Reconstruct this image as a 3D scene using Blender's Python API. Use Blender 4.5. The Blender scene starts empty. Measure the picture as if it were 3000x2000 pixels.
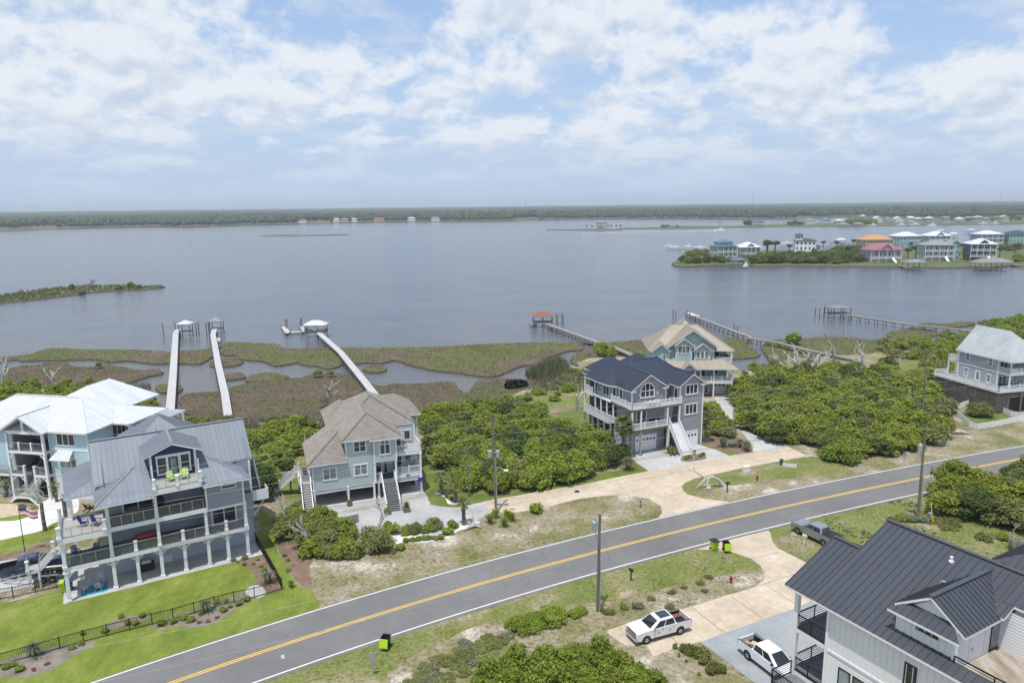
import bpy, math, random
import numpy as np
from mathutils import Vector, Matrix
from mathutils.geometry import tessellate_polygon
SC = bpy.context.scene
COL = SC.collection
RNG = random.Random(7)
NP = np.random.default_rng(11)
# ------------------------------------------------------------------ camera
CAM_H = 38.0            # the drone hovers 38 m above the street
FPX = 2082.0            # focal length in pixels of the 3000 px wide photograph
ROLL = math.atan(32 / 3000.0)
PITCH = math.atan(400 / FPX)
cam = bpy.data.cameras.new('camera')
cam.sensor_fit = 'HORIZONTAL'
cam.sensor_width = 36.0
cam.lens = 36.0 * FPX / 3000.0
cam.clip_start = 0.5
cam.clip_end = 60000.0
camo = bpy.data.objects.new('camera', cam)
COL.objects.link(camo)
_c, _s = math.cos(ROLL), math.sin(ROLL)
_cp, _sp = math.cos(PITCH), math.sin(PITCH)
_X, _U, _F = Vector((1, 0, 0)), Vector((0, _sp, _cp)), Vector((0, _cp, -_sp))
_r, _u = _X * _c - _U * _s, _X * _s + _U * _c
camo.matrix_world = Matrix(((_r.x, _u.x, -_F.x, 0), (_r.y, _u.y, -_F.y, 0), (_r.z, _u.z, -_F.z, CAM_H), (0, 0, 0, 1)))
SC.camera = camo
# ------------------------------------------------------------------ sun, sky, exposure
SUN_EL, SUN_AZ = math.radians(73), math.radians(204)   # azimuth clockwise from +Y: behind the camera, to the left
sund = bpy.data.lights.new('sun', 'SUN')
sund.energy = 3.3
sund.angle = math.radians(0.53)
sund.color = (1.0, 0.955, 0.88)
suno = bpy.data.objects.new('sun', sund)
COL.objects.link(suno)
_sd = Vector((math.sin(SUN_AZ) * math.cos(SUN_EL), math.cos(SUN_AZ) * math.cos(SUN_EL), math.sin(SUN_EL)))
suno.rotation_euler = _sd.to_track_quat('Z', 'Y').to_euler()
suno.location = _sd * 500
W = bpy.data.worlds.new('World')
SC.world = W
W.use_nodes = True
SKY_STRENGTH = 0.14
def build_world():
 nt = W.node_tree
 N, L = nt.nodes, nt.links
 N.clear()
 out = N.new('ShaderNodeOutputWorld')
 bg = N.new('ShaderNodeBackground')
 bg.inputs['Strength'].default_value = SKY_STRENGTH
 L.new(bg.outputs[0], out.inputs[0])
 sky = N.new('ShaderNodeTexSky')
 sky.sky_type = 'NISHITA'
 sky.sun_disc = False
 sky.sun_elevation = SUN_EL
 sky.sun_rotation = SUN_AZ
 sky.altitude = 30
 sky.air_density = 1.0
 sky.dust_density = 0.6
 sky.ozone_density = 1.5
 tc = N.new('ShaderNodeTexCoord')
 def M(op, a, b=None, c=None):
  n = N.new('ShaderNodeMath'); n.operation = op
  for i, v in enumerate((a, b, c)):
   if v is None: continue
   if isinstance(v, (int, float)): n.inputs[i].default_value = v
   else: L.new(v, n.inputs[i])
  return n.outputs[0]
 sep = N.new('ShaderNodeSeparateXYZ'); L.new(tc.outputs['Generated'], sep.inputs[0])
 az = M('ARCTAN2', sep.outputs[0], sep.outputs[1])
 el = M('ARCSINE', sep.outputs[2])
 # cloud field: fractal noise over direction, flattened and shrinking towards the horizon as the cloud deck recedes
 elp = M('MAXIMUM', el, 0.0)
 lg = M('LOGARITHM', M('ADD', elp, 0.07), 2.718)
 def coords(kx, ky, dx=0.0, dy=0.0):
  c = N.new('ShaderNodeCombineXYZ')
  L.new(M('MULTIPLY', M('ADD', az, dx), 3.1 * kx), c.inputs[0])
  L.new(M('MULTIPLY', M('LOGARITHM', M('ADD', M('ADD', elp, 0.07), dy), 2.718), ky), c.inputs[1])
  c.inputs[2].default_value = CLOUD_SEED
  return c.outputs[0]
 def fbm(vec, scale, detail, rough, dist=0.0):
  n = N.new('ShaderNodeTexNoise')
  n.inputs['Scale'].default_value = scale
  n.inputs['Detail'].default_value = detail
  n.inputs['Roughness'].default_value = rough
  n.inputs['Distortion'].default_value = dist
  L.new(vec, n.inputs['Vector'])
  return n.outputs['Fac']
 def puffs(vec, scale, det):
  n = fbm(vec, scale, det, .55)
  return M('SUBTRACT', 1.0, M('ABSOLUTE', M('MULTIPLY_ADD', n, 4.0, -2.0)))
 def blobs(lst, dx=0.0, dy=0.0):
  tot = None
  for (bx, by, sx, sy, amp) in lst:
   b_az = math.atan2(bx - 1500, FPX)
   b_el = math.atan((600 - by - (bx - 1500) * 0.0107) / math.hypot(FPX, bx - 1500))
   u = M('DIVIDE', M('SUBTRACT', az, b_az - dx), sx / FPX)
   v = M('DIVIDE', M('SUBTRACT', el, b_el - dy), sy / FPX)
   r2 = M('ADD', M('MULTIPLY', u, u), M('MULTIPLY', v, v))
   g = M('MULTIPLY', M('POWER', 2.718, M('MULTIPLY', r2, -1.0)), amp)
   tot = g if tot is None else M('ADD', tot, g)
  return tot
 def density(dx, dy, det):
  big = fbm(coords(.55, .42, dx, dy), 3.0, 1.0, .5)
  fine = fbm(coords(.62, .70, dx, dy), 6.0, det, .60, .1)
  pf = puffs(coords(.66, .70, dx, dy), 8.5, det * .4)
  return M('ADD', M('ADD', M('MULTIPLY', big, .40), M('MULTIPLY', fine, .75)), M('MULTIPLY', pf, .12))
 bl = blobs(CLOUD_BLOBS)
 d0 = density(0, 0, 8.0); d1 = density(-.008, .016, 5.0)
 dens = M('ADD', d0, bl)
 cov = N.new('ShaderNodeMapRange'); cov.interpolation_type = 'SMOOTHSTEP'
 L.new(dens, cov.inputs[0])
 cov.inputs[1].default_value = CLOUD_T0; cov.inputs[2].default_value = CLOUD_T1
 relief = M('ADD', M('SUBTRACT', d0, d1), M('SUBTRACT', bl, blobs(CLOUD_BLOBS, 0.0, .022)))
 lit = N.new('ShaderNodeMapRange'); lit.interpolation_type = 'SMOOTHSTEP'
 L.new(M('ADD', M('MULTIPLY', relief, 1.0), M('MULTIPLY', M('SUBTRACT', CLOUD_T1, dens), .50)), lit.inputs[0])
 lit.inputs[1].default_value = -0.15; lit.inputs[2].default_value = 0.07
 ccol = N.new('ShaderNodeMixRGB')
 L.new(lit.outputs[0], ccol.inputs[0])
 k = 1.0 / SKY_STRENGTH
 ccol.inputs[1].default_value = (0.49 * k, 0.56 * k, 0.66 * k, 1)
 ccol.inputs[2].default_value = (0.70 * k, 0.73 * k, 0.77 * k, 1)
 # clear-sky colour
 skyc = N.new('ShaderNodeMixRGB'); skyc.blend_type = 'MULTIPLY'; skyc.inputs[0].default_value = 1.0
 L.new(sky.outputs[0], skyc.inputs[1]); skyc.inputs[2].default_value = (1.00, 1.02, 1.06, 1)
 pale = N.new('ShaderNodeMixRGB'); pale.inputs[0].default_value = .62
 L.new(skyc.outputs[0], pale.inputs[1]); pale.inputs[2].default_value = (0.315 * k, 0.44 * k, 0.66 * k, 1)
 low = N.new('ShaderNodeMapRange'); L.new(el, low.inputs[0]); low.inputs[1].default_value = .03; low.inputs[2].default_value = .24; low.inputs[3].default_value = .8; low.inputs[4].default_value = 0
 clear = N.new('ShaderNodeMixRGB'); L.new(low.outputs[0], clear.inputs[0]); L.new(pale.outputs[0], clear.inputs[1]); clear.inputs[2].default_value = (0.40 * k, 0.505 * k, 0.665 * k, 1)
 veil = N.new('ShaderNodeMapRange'); veil.interpolation_type = 'SMOOTHSTEP'
 L.new(fbm(coords(.42, 1.0), 6.5, 7.0, .62, .2), veil.inputs[0]); veil.inputs[1].default_value = .44; veil.inputs[2].default_value = .68; veil.inputs[4].default_value = .62
 vm = N.new('ShaderNodeMixRGB'); L.new(veil.outputs[0], vm.inputs[0]); L.new(clear.outputs[0], vm.inputs[1]); vm.inputs[2].default_value = (0.56 * k, 0.61 * k, 0.69 * k, 1)
 mix = N.new('ShaderNodeMixRGB')
 L.new(M('MULTIPLY', cov.outputs[0], 0.9), mix.inputs[0])
 L.new(vm.outputs[0], mix.inputs[1]); L.new(ccol.outputs[0], mix.inputs[2])
 # haze band low over the horizon
 hz = N.new('ShaderNodeMapRange'); hz.interpolation_type = 'SMOOTHSTEP'
 L.new(el, hz.inputs[0]); hz.inputs[1].default_value = 0.0; hz.inputs[2].default_value = 0.125
 hz.inputs[3].default_value = 0.9; hz.inputs[4].default_value = 0.0
 mix2 = N.new('ShaderNodeMixRGB')
 L.new(hz.outputs[0], mix2.inputs[0]); L.new(mix.outputs[0], mix2.inputs[1])
 mix2.inputs[2].default_value = (0.425 * k, 0.525 * k, 0.685 * k, 1)
 L.new(mix2.outputs[0], bg.inputs[0])
CLOUD_SEED = 14.6
CLOUD_T0, CLOUD_T1 = 0.62, 0.80
# (photo x, photo y of the direction, spreads, amount): the cumulus banks and the blue gaps between them
CLOUD_BLOBS = [(250, 60, 620, 170, .19), (1700, 110, 380, 160, .15), (2330, 170, 300, 110, .14), (750, 290, 420, 80, .09), (2850, 250, 240, 80, .10),
    (1140, 95, 190, 95, -.20), (2680, 70, 130, 80, -.17), (1640, 250, 80, 50, -.14), (2090, 20, 110, 60, -.14), (1300, 400, 700, 60, .05)]
build_world()
W.cycles.sampling_method = 'MANUAL'; W.cycles.sample_map_resolution = 512
SC.view_settings.view_transform = 'Standard'
SC.view_settings.look = 'None'
SC.view_settings.exposure = 0.3
SC.view_settings.gamma = 1.0
SC.view_settings.use_curve_mapping = False
SC.render.engine = 'CYCLES'
SC.cycles.use_denoising = True
SC.cycles.max_bounces = 6
SC.cycles.diffuse_bounces = 2
SC.cycles.glossy_bounces = 3
SC.cycles.transparent_max_bounces = 8
SC.cycles.volume_bounces = 0
SC.cycles.caustics_reflective = False
SC.cycles.caustics_refractive = False
# ------------------------------------------------------------------ from a pixel of the photograph to a place on level ground
def ray(px, py):
 x, y = (px - 1500) / FPX, (1000 - py) / FPX
 X, Y = x * _c + y * _s, -x * _s + y * _c
 return (X, _cp + Y * _sp, Y * _cp - _sp)
def G(px, py, z=0.0):
 d = ray(px, py)
 t = (z - CAM_H) / d[2]
 return Vector((d[0] * t, d[1] * t, z))
def zoom(x0, y0, x1, w):
 k = (x1 - x0) / w
 return lambda u, v: (x0 + u * k, y0 + v * k)
D_ = zoom(0, 0, 3000, 2352)
Z1b = zoom(0, 1140, 260, 1132); Z2 = zoom(150, 1180, 850, 1770); Z2c = zoom(480, 1350, 860, 1386); Z3 = zoom(800, 1120, 1350, 1960)
Z4 = zoom(1650, 920, 2250, 1960); Z5 = zoom(1860, 930, 2180, 2007); Z6 = zoom(2100, 920, 3000, 2352); Z6b = zoom(2720, 930, 3000, 1254)
Z7 = zoom(2250, 1480, 3000, 2262); Z8 = zoom(1750, 1480, 2350, 1809); Z9 = zoom(1000, 1500, 1800, 2352); ZA = zoom(0, 1650, 1000, 2352)
ZT = zoom(0, 1350, 240, 941); ZP = zoom(1180, 1180, 1900, 2352); ZR = zoom(2000, 1230, 2700, 2352); ZQ = zoom(2400, 1300, 3000, 2352)
ZM = zoom(400, 900, 1100, 2352); ZF = zoom(0, 980, 800, 2352); ZV = zoom(1500, 880, 2200, 2352); ZW = zoom(2300, 860, 3000, 2352)
ZB = zoom(780, 1400, 1240, 2352); FL = zoom(0, 550, 1500, 2352); FM = zoom(1500, 550, 2300, 2352); FR = zoom(2200, 550, 3000, 2352)
def PX(zm, *pts): return [zm(*p) for p in pts]
# ------------------------------------------------------------------ objects
def tag(o, label=None, cat=None, group=None, kind=None):
 if label: o['label'] = label
 if cat: o['category'] = cat
 if group: o['group'] = group
 if kind: o['kind'] = kind
 return o
def empty(name, loc=(0, 0, 0), rz=0.0, label=None, cat=None, group=None, kind=None):
 o = bpy.data.objects.new(name, None)
 COL.objects.link(o)
 o.location = loc; o.rotation_euler = (0, 0, rz); o.empty_display_size = 0.3
 return tag(o, label, cat, group, kind)
def copy_tree(o, parent=None):
 c = o.copy(); COL.objects.link(c)
 if parent: c.parent = parent
 for ch in list(o.children): copy_tree(ch, c)
 return c
SPLIT = {'post_brace', 'band_board', 'awning_bracket', 'landing_screen', 'eave_return', 'sign_print', 'garage_post', 'porch_parapet', 'half_wall', 'stone_veneer'}
class MB:
 """collects vertices and faces of ONE mesh object"""
 def __init__(s): s.v = []; s.f = []; s.uv = None; s.mi = []
 def poly(s, pts, mi=0):
  b = len(s.v); s.v.extend([tuple(p) for p in pts]); s.f.append(tuple(range(b, b + len(pts)))); s.mi.append(mi); return s
 def box(s, x0, x1, y0, y1, z0, z1, mi=0):
  b = len(s.v)
  s.v += [(x0, y0, z0), (x1, y0, z0), (x1, y1, z0), (x0, y1, z0), (x0, y0, z1), (x1, y0, z1), (x1, y1, z1), (x0, y1, z1)]
  for q in ((0, 3, 2, 1), (4, 5, 6, 7), (0, 1, 5, 4), (1, 2, 6, 5), (2, 3, 7, 6), (3, 0, 4, 7)):
   s.f.append(tuple(b + i for i in q)); s.mi.append(mi)
  return s
 def beam(s, a, b, w, h=None, up=(0, 0, 1), mi=0):
  """a square bar from a to b"""
  a, b = Vector(a), Vector(b); h = h or w
  d = (b - a)
  if d.length < 1e-6: return s
  d.normalize(); u = Vector(up)
  if abs(d.dot(u)) > 0.98: u = Vector((0, 1, 0)) if abs(d.y) < 0.9 else Vector((1, 0, 0))
  r = d.cross(u).normalized() * (w / 2); u2 = r.cross(d).normalized() * (h / 2)
  k = len(s.v)
  for p in (a, b):
   for q in (-r - u2, r - u2, r + u2, -r + u2): s.v.append(tuple(p + q))
  for q in ((3, 2, 1, 0), (4, 5, 6, 7), (0, 1, 5, 4), (1, 2, 6, 5), (2, 3, 7, 6), (3, 0, 4, 7)):
   s.f.append(tuple(k + i for i in q)); s.mi.append(mi)
  return s
 def tube(s, pts, rad, n=6, mi=0, cap=True):
  pts = [Vector(p) for p in pts]
  if isinstance(rad, (int, float)): rad = [rad] * len(pts)
  k0 = len(s.v); prev = None
  for i, p in enumerate(pts):
   d = (pts[min(i + 1, len(pts) - 1)] - pts[max(i - 1, 0)])
   if d.length < 1e-9: d = Vector((0, 0, 1))
   d.normalize()
   if prev is None:
    ref = Vector((0, 0, 1)) if abs(d.z) < 0.9 else Vector((1, 0, 0))
    r = d.cross(ref).normalized()
   else:
    r = (prev - d * prev.dot(d))
    r = r.normalized() if r.length > 1e-6 else d.orthogonal().normalized()
   prev = r; u = d.cross(r)
   for j in range(n):
    t = 2 * math.pi * j / n
    s.v.append(tuple(p + (r * math.cos(t) + u * math.sin(t)) * rad[i]))
  for i in range(len(pts) - 1):
   for j in range(n):
    a = k0 + i * n + j; b = k0 + i * n + (j + 1) % n
    s.f.append((a, b, b + n, a + n)); s.mi.append(mi)
  if cap:
   s.f.append(tuple(k0 + j for j in range(n))[::-1]); s.mi.append(mi)
   s.f.append(tuple(k0 + (len(pts) - 1) * n + j for j in range(n))); s.mi.append(mi)
  return s
 def lathe(s, prof, n=12, c=(0, 0, 0), mi=0):
  k0 = len(s.v)
  for (r, z) in prof:
   for j in range(n):
    t = 2 * math.pi * j / n
    s.v.append((c[0] + r * math.cos(t), c[1] + r * math.sin(t), c[2] + z))
  for i in range(len(prof) - 1):
   for j in range(n):
    a = k0 + i * n + j; b = k0 + i * n + (j + 1) % n
    s.f.append((a, b, b + n, a + n)); s.mi.append(mi)
  s.f.append(tuple(k0 + j for j in range(n))[::-1]); s.mi.append(mi)
  s.f.append(tuple(k0 + (len(prof) - 1) * n + j for j in range(n))); s.mi.append(mi)
  return s
 def prism(s, pts, off, mi=0, mi_side=None):
  """closed polygon pts extruded by the vector off"""
  off = Vector(off); a = [Vector(p) for p in pts]; b = [p + off for p in a]
  tri = tessellate_polygon([a]); k = len(s.v); n = len(a)
  s.v += [tuple(p) for p in a] + [tuple(p) for p in b]
  for t in tri:
   s.f.append(tuple(k + i for i in t)); s.mi.append(mi)
   s.f.append(tuple(k + n + i for i in reversed(t))); s.mi.append(mi)
  for i in range(n):
   j = (i + 1) % n
   s.f.append((k + i, k + j, k + n + j, k + n + i)); s.mi.append(mi if mi_side is None else mi_side)
  return s
 def add(s, o):
  k = len(s.v); s.v += o.v; s.f += [tuple(i + k for i in f) for f in o.f]; s.mi += o.mi; return s
 def mesh(s, name, mats, smooth=False):
  m = bpy.data.meshes.new(name)
  m.from_pydata(s.v, [], s.f)
  if not isinstance(mats, (list, tuple)): mats = [mats]
  for q in mats: m.materials.append(q)
  if len(mats) > 1: m.polygons.foreach_set('material_index', s.mi)
  if s.uv is not None:
   l = m.uv_layers.new(name='UVMap')
   l.data.foreach_set('uv', np.array(s.uv, dtype=np.float32).ravel())
  if smooth: m.polygons.foreach_set('use_smooth', [True] * len(s.f))
  m.update()
  return m
 def pieces(s):
  """the separate solids collected so far, as builders of their own"""
  par = list(range(len(s.v)))
  def find(i):
   while par[i] != i: par[i] = par[par[i]]; i = par[i]
   return i
  for f in s.f:
   for j in f[1:]: par[find(j)] = find(f[0])
  out = {}
  for f, m in zip(s.f, s.mi):
   q, idx = out.setdefault(find(f[0]), (MB(), {}))
   nf = []
   for j in f:
    if j not in idx: idx[j] = len(q.v); q.v.append(s.v[j])
    nf.append(idx[j])
   q.f.append(tuple(nf)); q.mi.append(m)
  return [q for q, _ in out.values()]
 def build(s, name, mats, parent=None, smooth=False, kind=None):
  if name in SPLIT and kind is None and parent is not None:
   ps = s.pieces()
   if len(ps) > 1:
    o = None
    for q in ps:
     o = bpy.data.objects.new(name, q.mesh(name, mats, smooth)); COL.objects.link(o); o.parent = parent
    return o
  o = bpy.data.objects.new(name, s.mesh(name, mats, smooth))
  COL.objects.link(o)
  if parent: o.parent = parent
  if kind: o['kind'] = kind
  return o
def np_mesh(name, verts, faces, mat, attr=None, smooth=False):
 """fast mesh from numpy: verts (n,3), faces (m,k)"""
 m = bpy.data.meshes.new(name)
 k = faces.shape[1]
 m.vertices.add(len(verts)); m.vertices.foreach_set('co', verts.astype(np.float32).ravel())
 m.loops.add(faces.size); m.loops.foreach_set('vertex_index', faces.astype(np.int32).ravel())
 m.polygons.add(len(faces)); m.polygons.foreach_set('loop_start', np.arange(0, faces.size, k, dtype=np.int32))
 m.polygons.foreach_set('loop_total', np.full(len(faces), k, dtype=np.int32))
 if smooth: m.polygons.foreach_set('use_smooth', np.ones(len(faces), dtype=bool))
 m.update(calc_edges=True)
 m.materials.append(mat)
 return m
def link(name, mesh, parent=None, loc=(0, 0, 0), rz=0.0, sc=1.0):
 o = bpy.data.objects.new(name, mesh); COL.objects.link(o)
 o.location = loc; o.rotation_euler = (0, 0, rz)
 o.scale = (sc, sc, sc) if isinstance(sc, (int, float)) else sc
 if parent: o.parent = parent
 return o
def text_object(name, cu):
 """lettering turned into a mesh"""
 t = bpy.data.objects.new(name, cu); COL.objects.link(t)
 m = bpy.data.meshes.new_from_object(t.evaluated_get(bpy.context.evaluated_depsgraph_get()))
 bpy.data.objects.remove(t)
 o = bpy.data.objects.new(name, m); COL.objects.link(o); return o
# ------------------------------------------------------------------ materials
MATS = {}
def _mat(name):
 m = bpy.data.materials.new(name); m.use_nodes = True
 nt = m.node_tree; nt.nodes.clear()
 out = nt.nodes.new('ShaderNodeOutputMaterial')
 b = nt.nodes.new('ShaderNodeBsdfPrincipled')
 nt.links.new(b.outputs[0], out.inputs[0])
 return m, nt, b
def _noise(nt, scale, detail=4, rough=0.55, coord='Object', sc=(1, 1, 1), rot=0.0, dist=0.0):
 tc = nt.nodes.new('ShaderNodeTexCoord')
 mp = nt.nodes.new('ShaderNodeMapping'); mp.inputs['Scale'].default_value = sc; mp.inputs['Rotation'].default_value = (0, 0, rot)
 if coord == 'World':
  g = nt.nodes.new('ShaderNodeNewGeometry'); nt.links.new(g.outputs['Position'], mp.inputs[0])
 else: nt.links.new(tc.outputs[coord], mp.inputs[0])
 n = nt.nodes.new('ShaderNodeTexNoise')
 n.inputs['Scale'].default_value = scale; n.inputs['Detail'].default_value = detail; n.inputs['Roughness'].default_value = rough
 n.inputs['Distortion'].default_value = dist
 nt.links.new(mp.outputs[0], n.inputs['Vector'])
 return n.outputs['Fac']
def _ramp(nt, fac, stops):
 r = nt.nodes.new('ShaderNodeValToRGB')
 e = r.color_ramp.elements
 while len(e) < len(stops): e.new(0.5)
 for i, (p, c) in enumerate(stops):
  e[i].position = p; e[i].color = (*c, 1) if len(c) == 3 else c
 nt.links.new(fac, r.inputs[0])
 return r.outputs[0]
def _mix(nt, fac, a, b, mode='MIX'):
 m = nt.nodes.new('ShaderNodeMixRGB'); m.blend_type = mode
 for i, v in ((0, fac), (1, a), (2, b)):
  if isinstance(v, (int, float)): m.inputs[i].default_value = v
  elif isinstance(v, tuple): m.inputs[i].default_value = (*v, 1)
  else: nt.links.new(v, m.inputs[i])
 return m.outputs[0]
def _bump(nt, b, h, strength=0.3, dist=0.02):
 n = nt.nodes.new('ShaderNodeBump'); n.inputs['Strength'].default_value = strength; n.inputs['Distance'].default_value = dist
 nt.links.new(h, n.inputs['Height']); nt.links.new(n.outputs[0], b.inputs['Normal'])
def _sc(c, k): return tuple(min(1, x * k) for x in c)
def paint(name, col, rough=0.55, metal=0.0, var=0.08, scale=0.6, coat=0.0, spec=0.5):
 """plain painted or plastic surface with faint weathering"""
 if name in MATS: return MATS[name]
 m, nt, b = _mat(name)
 n = _noise(nt, scale, 5, 0.6, 'World')
 c = _ramp(nt, n, [(0.25, _sc(col, 1 - var)), (0.75, _sc(col, 1 + var))])
 nt.links.new(c, b.inputs['Base Color'])
 b.inputs['Roughness'].default_value = rough; b.inputs['Metallic'].default_value = metal
 b.inputs['Specular IOR Level'].default_value = spec
 if coat: b.inputs['Coat Weight'].default_value = coat; b.inputs['Coat Roughness'].default_value = 0.05
 MATS[name] = m; return m
def mottled(name, stops, scale, rough=0.9, detail=8, coord='World', bump=0.3, bscale=8, bdist=0.03, sc=(1, 1, 1), second=None):
 """ground-like surface: colours along a noise, a second noise mixed over it, fine bump"""
 if name in MATS: return MATS[name]
 m, nt, b = _mat(name)
 n = _noise(nt, scale, detail, 0.65, coord, sc)
 c = _ramp(nt, n, stops)
 if second:
  for (s2, d2, st2, amt) in second:
   n2 = _noise(nt, s2, d2, 0.6, coord, sc)
   c = _mix(nt, amt, c, _ramp(nt, n2, st2), 'MULTIPLY')
 nt.links.new(c, b.inputs['Base Color'])
 b.inputs['Roughness'].default_value = rough; b.inputs['Specular IOR Level'].default_value = 0.2
 _bump(nt, b, _noise(nt, bscale, 4, 0.6, coord), bump, bdist)
 MATS[name] = m; return m
LUM = [(0.3, (.78, .78, .78)), (0.7, (1.15, 1.15, 1.15))]
SPECK = [(0.35, (.55, .55, .55)), (0.62, (1.25, 1.25, 1.25))]
# grounds
GROUND = mottled('sandy_scrub', [(.33, (.13, .14, .05)), (.44, (.20, .19, .085)), (.51, (.265, .23, .145)), (.57, (.30, .26, .19)), (.64, (.50, .45, .37)), (.8, (.58, .53, .45))], .16, bscale=5, detail=12,
    second=[(2.2, 8, SPECK, .8), (9, 3, SPECK, .35)])
VERGE = mottled('roadside_grass', [(.30, (.115, .15, .035)), (.47, (.165, .19, .055)), (.57, (.21, .205, .085)), (.64, (.29, .255, .165)), (.70, (.48, .43, .35)), (.82, (.58, .53, .45))], .22, bscale=6, detail=12,
    second=[(2.6, 8, SPECK, .7), (11, 3, SPECK, .35)])
LAWN = mottled('mown_lawn', [(.30, (.11, .155, .025)), (.5, (.165, .215, .035)), (.7, (.235, .265, .065))], .30, bscale=9, sc=(1, .55, 1), second=[(1.3, 7, LUM, .9), (5, 6, LUM, .7), (14, 3, LUM, .4)])
LAWN2 = mottled('yard_grass', [(.28, (.075, .115, .02)), (.5, (.125, .165, .035)), (.72, (.20, .20, .075))], .35, bscale=9, second=[(3.5, 6, LUM, .9), (14, 3, LUM, .4)])
MULCH = mottled('pine_mulch', [(.3, (.14, .095, .07)), (.55, (.215, .15, .112)), (.75, (.29, .215, .165))], .8, bscale=14, second=[(9, 4, SPECK, .6)])
MULCHG = mottled('grey_mulch', [(.3, (.15, .125, .105)), (.55, (.24, .205, .175)), (.75, (.32, .28, .24))], .8, bscale=14, second=[(9, 4, SPECK, .6)])
GRAVEL = mottled('grey_gravel', [(.3, (.33, .33, .325)), (.5, (.42, .42, .415)), (.7, (.50, .50, .49))], .3, bscale=16, bdist=.04, second=[(9, 4, SPECK, .45), (22, 2, SPECK, .4)])
GRAVELB = mottled('blue_gravel', [(.3, (.245, .27, .285)), (.5, (.31, .335, .345)), (.7, (.37, .39, .395))], .3, bscale=16, bdist=.04, second=[(11, 4, SPECK, .45), (22, 2, SPECK, .4)])
SHELL = mottled('white_pebbles', [(.3, (.55, .53, .49)), (.7, (.74, .72, .67))], .9, bscale=12, second=[(10, 4, LUM, .6)])
TAN = mottled('tan_concrete', [(.28, (.42, .35, .265)), (.5, (.52, .435, .33)), (.72, (.60, .52, .41))], .22, bscale=7, bdist=.008, second=[(1.4, 7, LUM, .7), (14, 3, SPECK, .3)])
CONC = mottled('pale_concrete', [(.28, (.36, .36, .35)), (.5, (.44, .44, .43)), (.72, (.52, .52, .505))], .2, bscale=7, bdist=.006, second=[(1.4, 6, LUM, .35), (16, 2, LUM, .3)])
WCONC = mottled('white_concrete', [(.28, (.52, .51, .49)), (.5, (.61, .60, .575)), (.72, (.68, .67, .645))], .2, bscale=7, bdist=.006, second=[(1.4, 6, LUM, .2)])
ASPH = mottled('asphalt', [(.28, (.145, .141, .139)), (.5, (.175, .171, .169)), (.72, (.21, .205, .20))], .10, rough=.85, bscale=22, bdist=.01, sc=(1, 1, 1), second=[(26, 2, SPECK, .35), (.9, 5, LUM, .3)])
LINEW = mottled('white_road_paint', [(.3, (.66, .66, .65)), (.6, (.80, .80, .79))], 2.0, rough=.6, bscale=20, bdist=.003, second=[(12, 3, LUM, .3)])
LINEY = mottled('yellow_road_paint', [(.3, (.66, .40, .07)), (.6, (.78, .51, .11))], 2.0, rough=.6, bscale=20, bdist=.003, second=[(12, 3, LUM, .3)])
MARSHB = mottled('brown_marsh_floor', [(.34, (.095, .10, .04)), (.44, (.10, .09, .05)), (.54, (.115, .09, .062)), (.66, (.14, .105, .078)), (.8, (.17, .145, .11))], .06, bscale=3, bdist=.15, detail=7, second=[(.5, 7, LUM, .8), (2.5, 5, SPECK, .5)])
MUD = mottled('marsh_mud', [(.3, (.055, .045, .035)), (.7, (.10, .085, .065))], 1.0, bscale=5)
MARSHG = mottled('marsh_floor', [(.36, (.095, .11, .035)), (.46, (.12, .125, .045)), (.52, (.12, .108, .058)), (.58, (.125, .10, .068)), (.74, (.16, .135, .10))], .045, bscale=3, bdist=.15, detail=6, second=[(.5, 7, LUM, .8), (2.5, 5, SPECK, .5)])
FARLAND = mottled('far_shore_sand', [(.35, (.10, .12, .05)), (.55, (.16, .15, .09)), (.7, (.34, .29, .22))], .012, bscale=.3, bdist=.3)
ISLE = mottled('island_grass', [(.3, (.075, .10, .03)), (.55, (.115, .135, .05)), (.75, (.18, .17, .09))], .08, bscale=2, bdist=.1, second=[(.7, 5, LUM, .8)])
STONE = mottled('loose_stone', [(.3, (.30, .28, .25)), (.7, (.55, .52, .47))], 3)
# walls, trim, roofs
WHITE = paint('white_trim', (.78, .79, .80), .5, var=.03)
WHITEV = paint('white_vinyl', (.80, .80, .80), .45, var=.02)
def siding(name, col, rough=.6, var=.06): return paint(name, col, rough, var=var, scale=.35)
S1 = siding('aqua_siding', (.44, .61, .68)); S1W = siding('white_board_siding', (.70, .71, .73))
S2 = siding('slate_siding', (.29, .315, .36)); NAVY = siding('navy_siding', (.018, .035, .085)); S2V = siding('pale_grey_panel', (.50, .54, .59))
S3 = siding('sage_siding', (.44, .51, .49)); S4 = siding('grey_siding', (.29, .29, .315)); S5 = siding('teal_siding', (.36, .49, .49))
S5L = siding('grey_green_siding', (.31, .375, .385)); S6 = siding('dove_siding', (.37, .395, .42)); S7 = siding('warm_white_siding', (.74, .755, .745), var=.03)
def metal_roof(name, col, rough=.42, metal=.0, spec=.5):
 m = paint(name, col, rough, metal, var=.06, scale=.5, spec=spec)
 nt = m.node_tree; b = [n for n in nt.nodes if n.type == 'BSDF_PRINCIPLED'][0]; l = b.inputs['Base Color'].links[0].from_socket
 oi = nt.nodes.new('ShaderNodeObjectInfo')        # each sheet a little lighter or darker, at random
 nt.links.new(_mix(nt, 1.0, l, _ramp(nt, oi.outputs['Random'], [(0, (.94, .94, .94)), (1, (1.05, 1.05, 1.05))]), 'MULTIPLY'), b.inputs['Base Color'])
 return m
R1 = metal_roof('white_metal', (.60, .625, .65), .4); R2 = metal_roof('blue_grey_metal', (.215, .24, .275), .5, .0, .25); R4 = metal_roof('navy_metal', (.032, .042, .066), .38)
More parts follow.
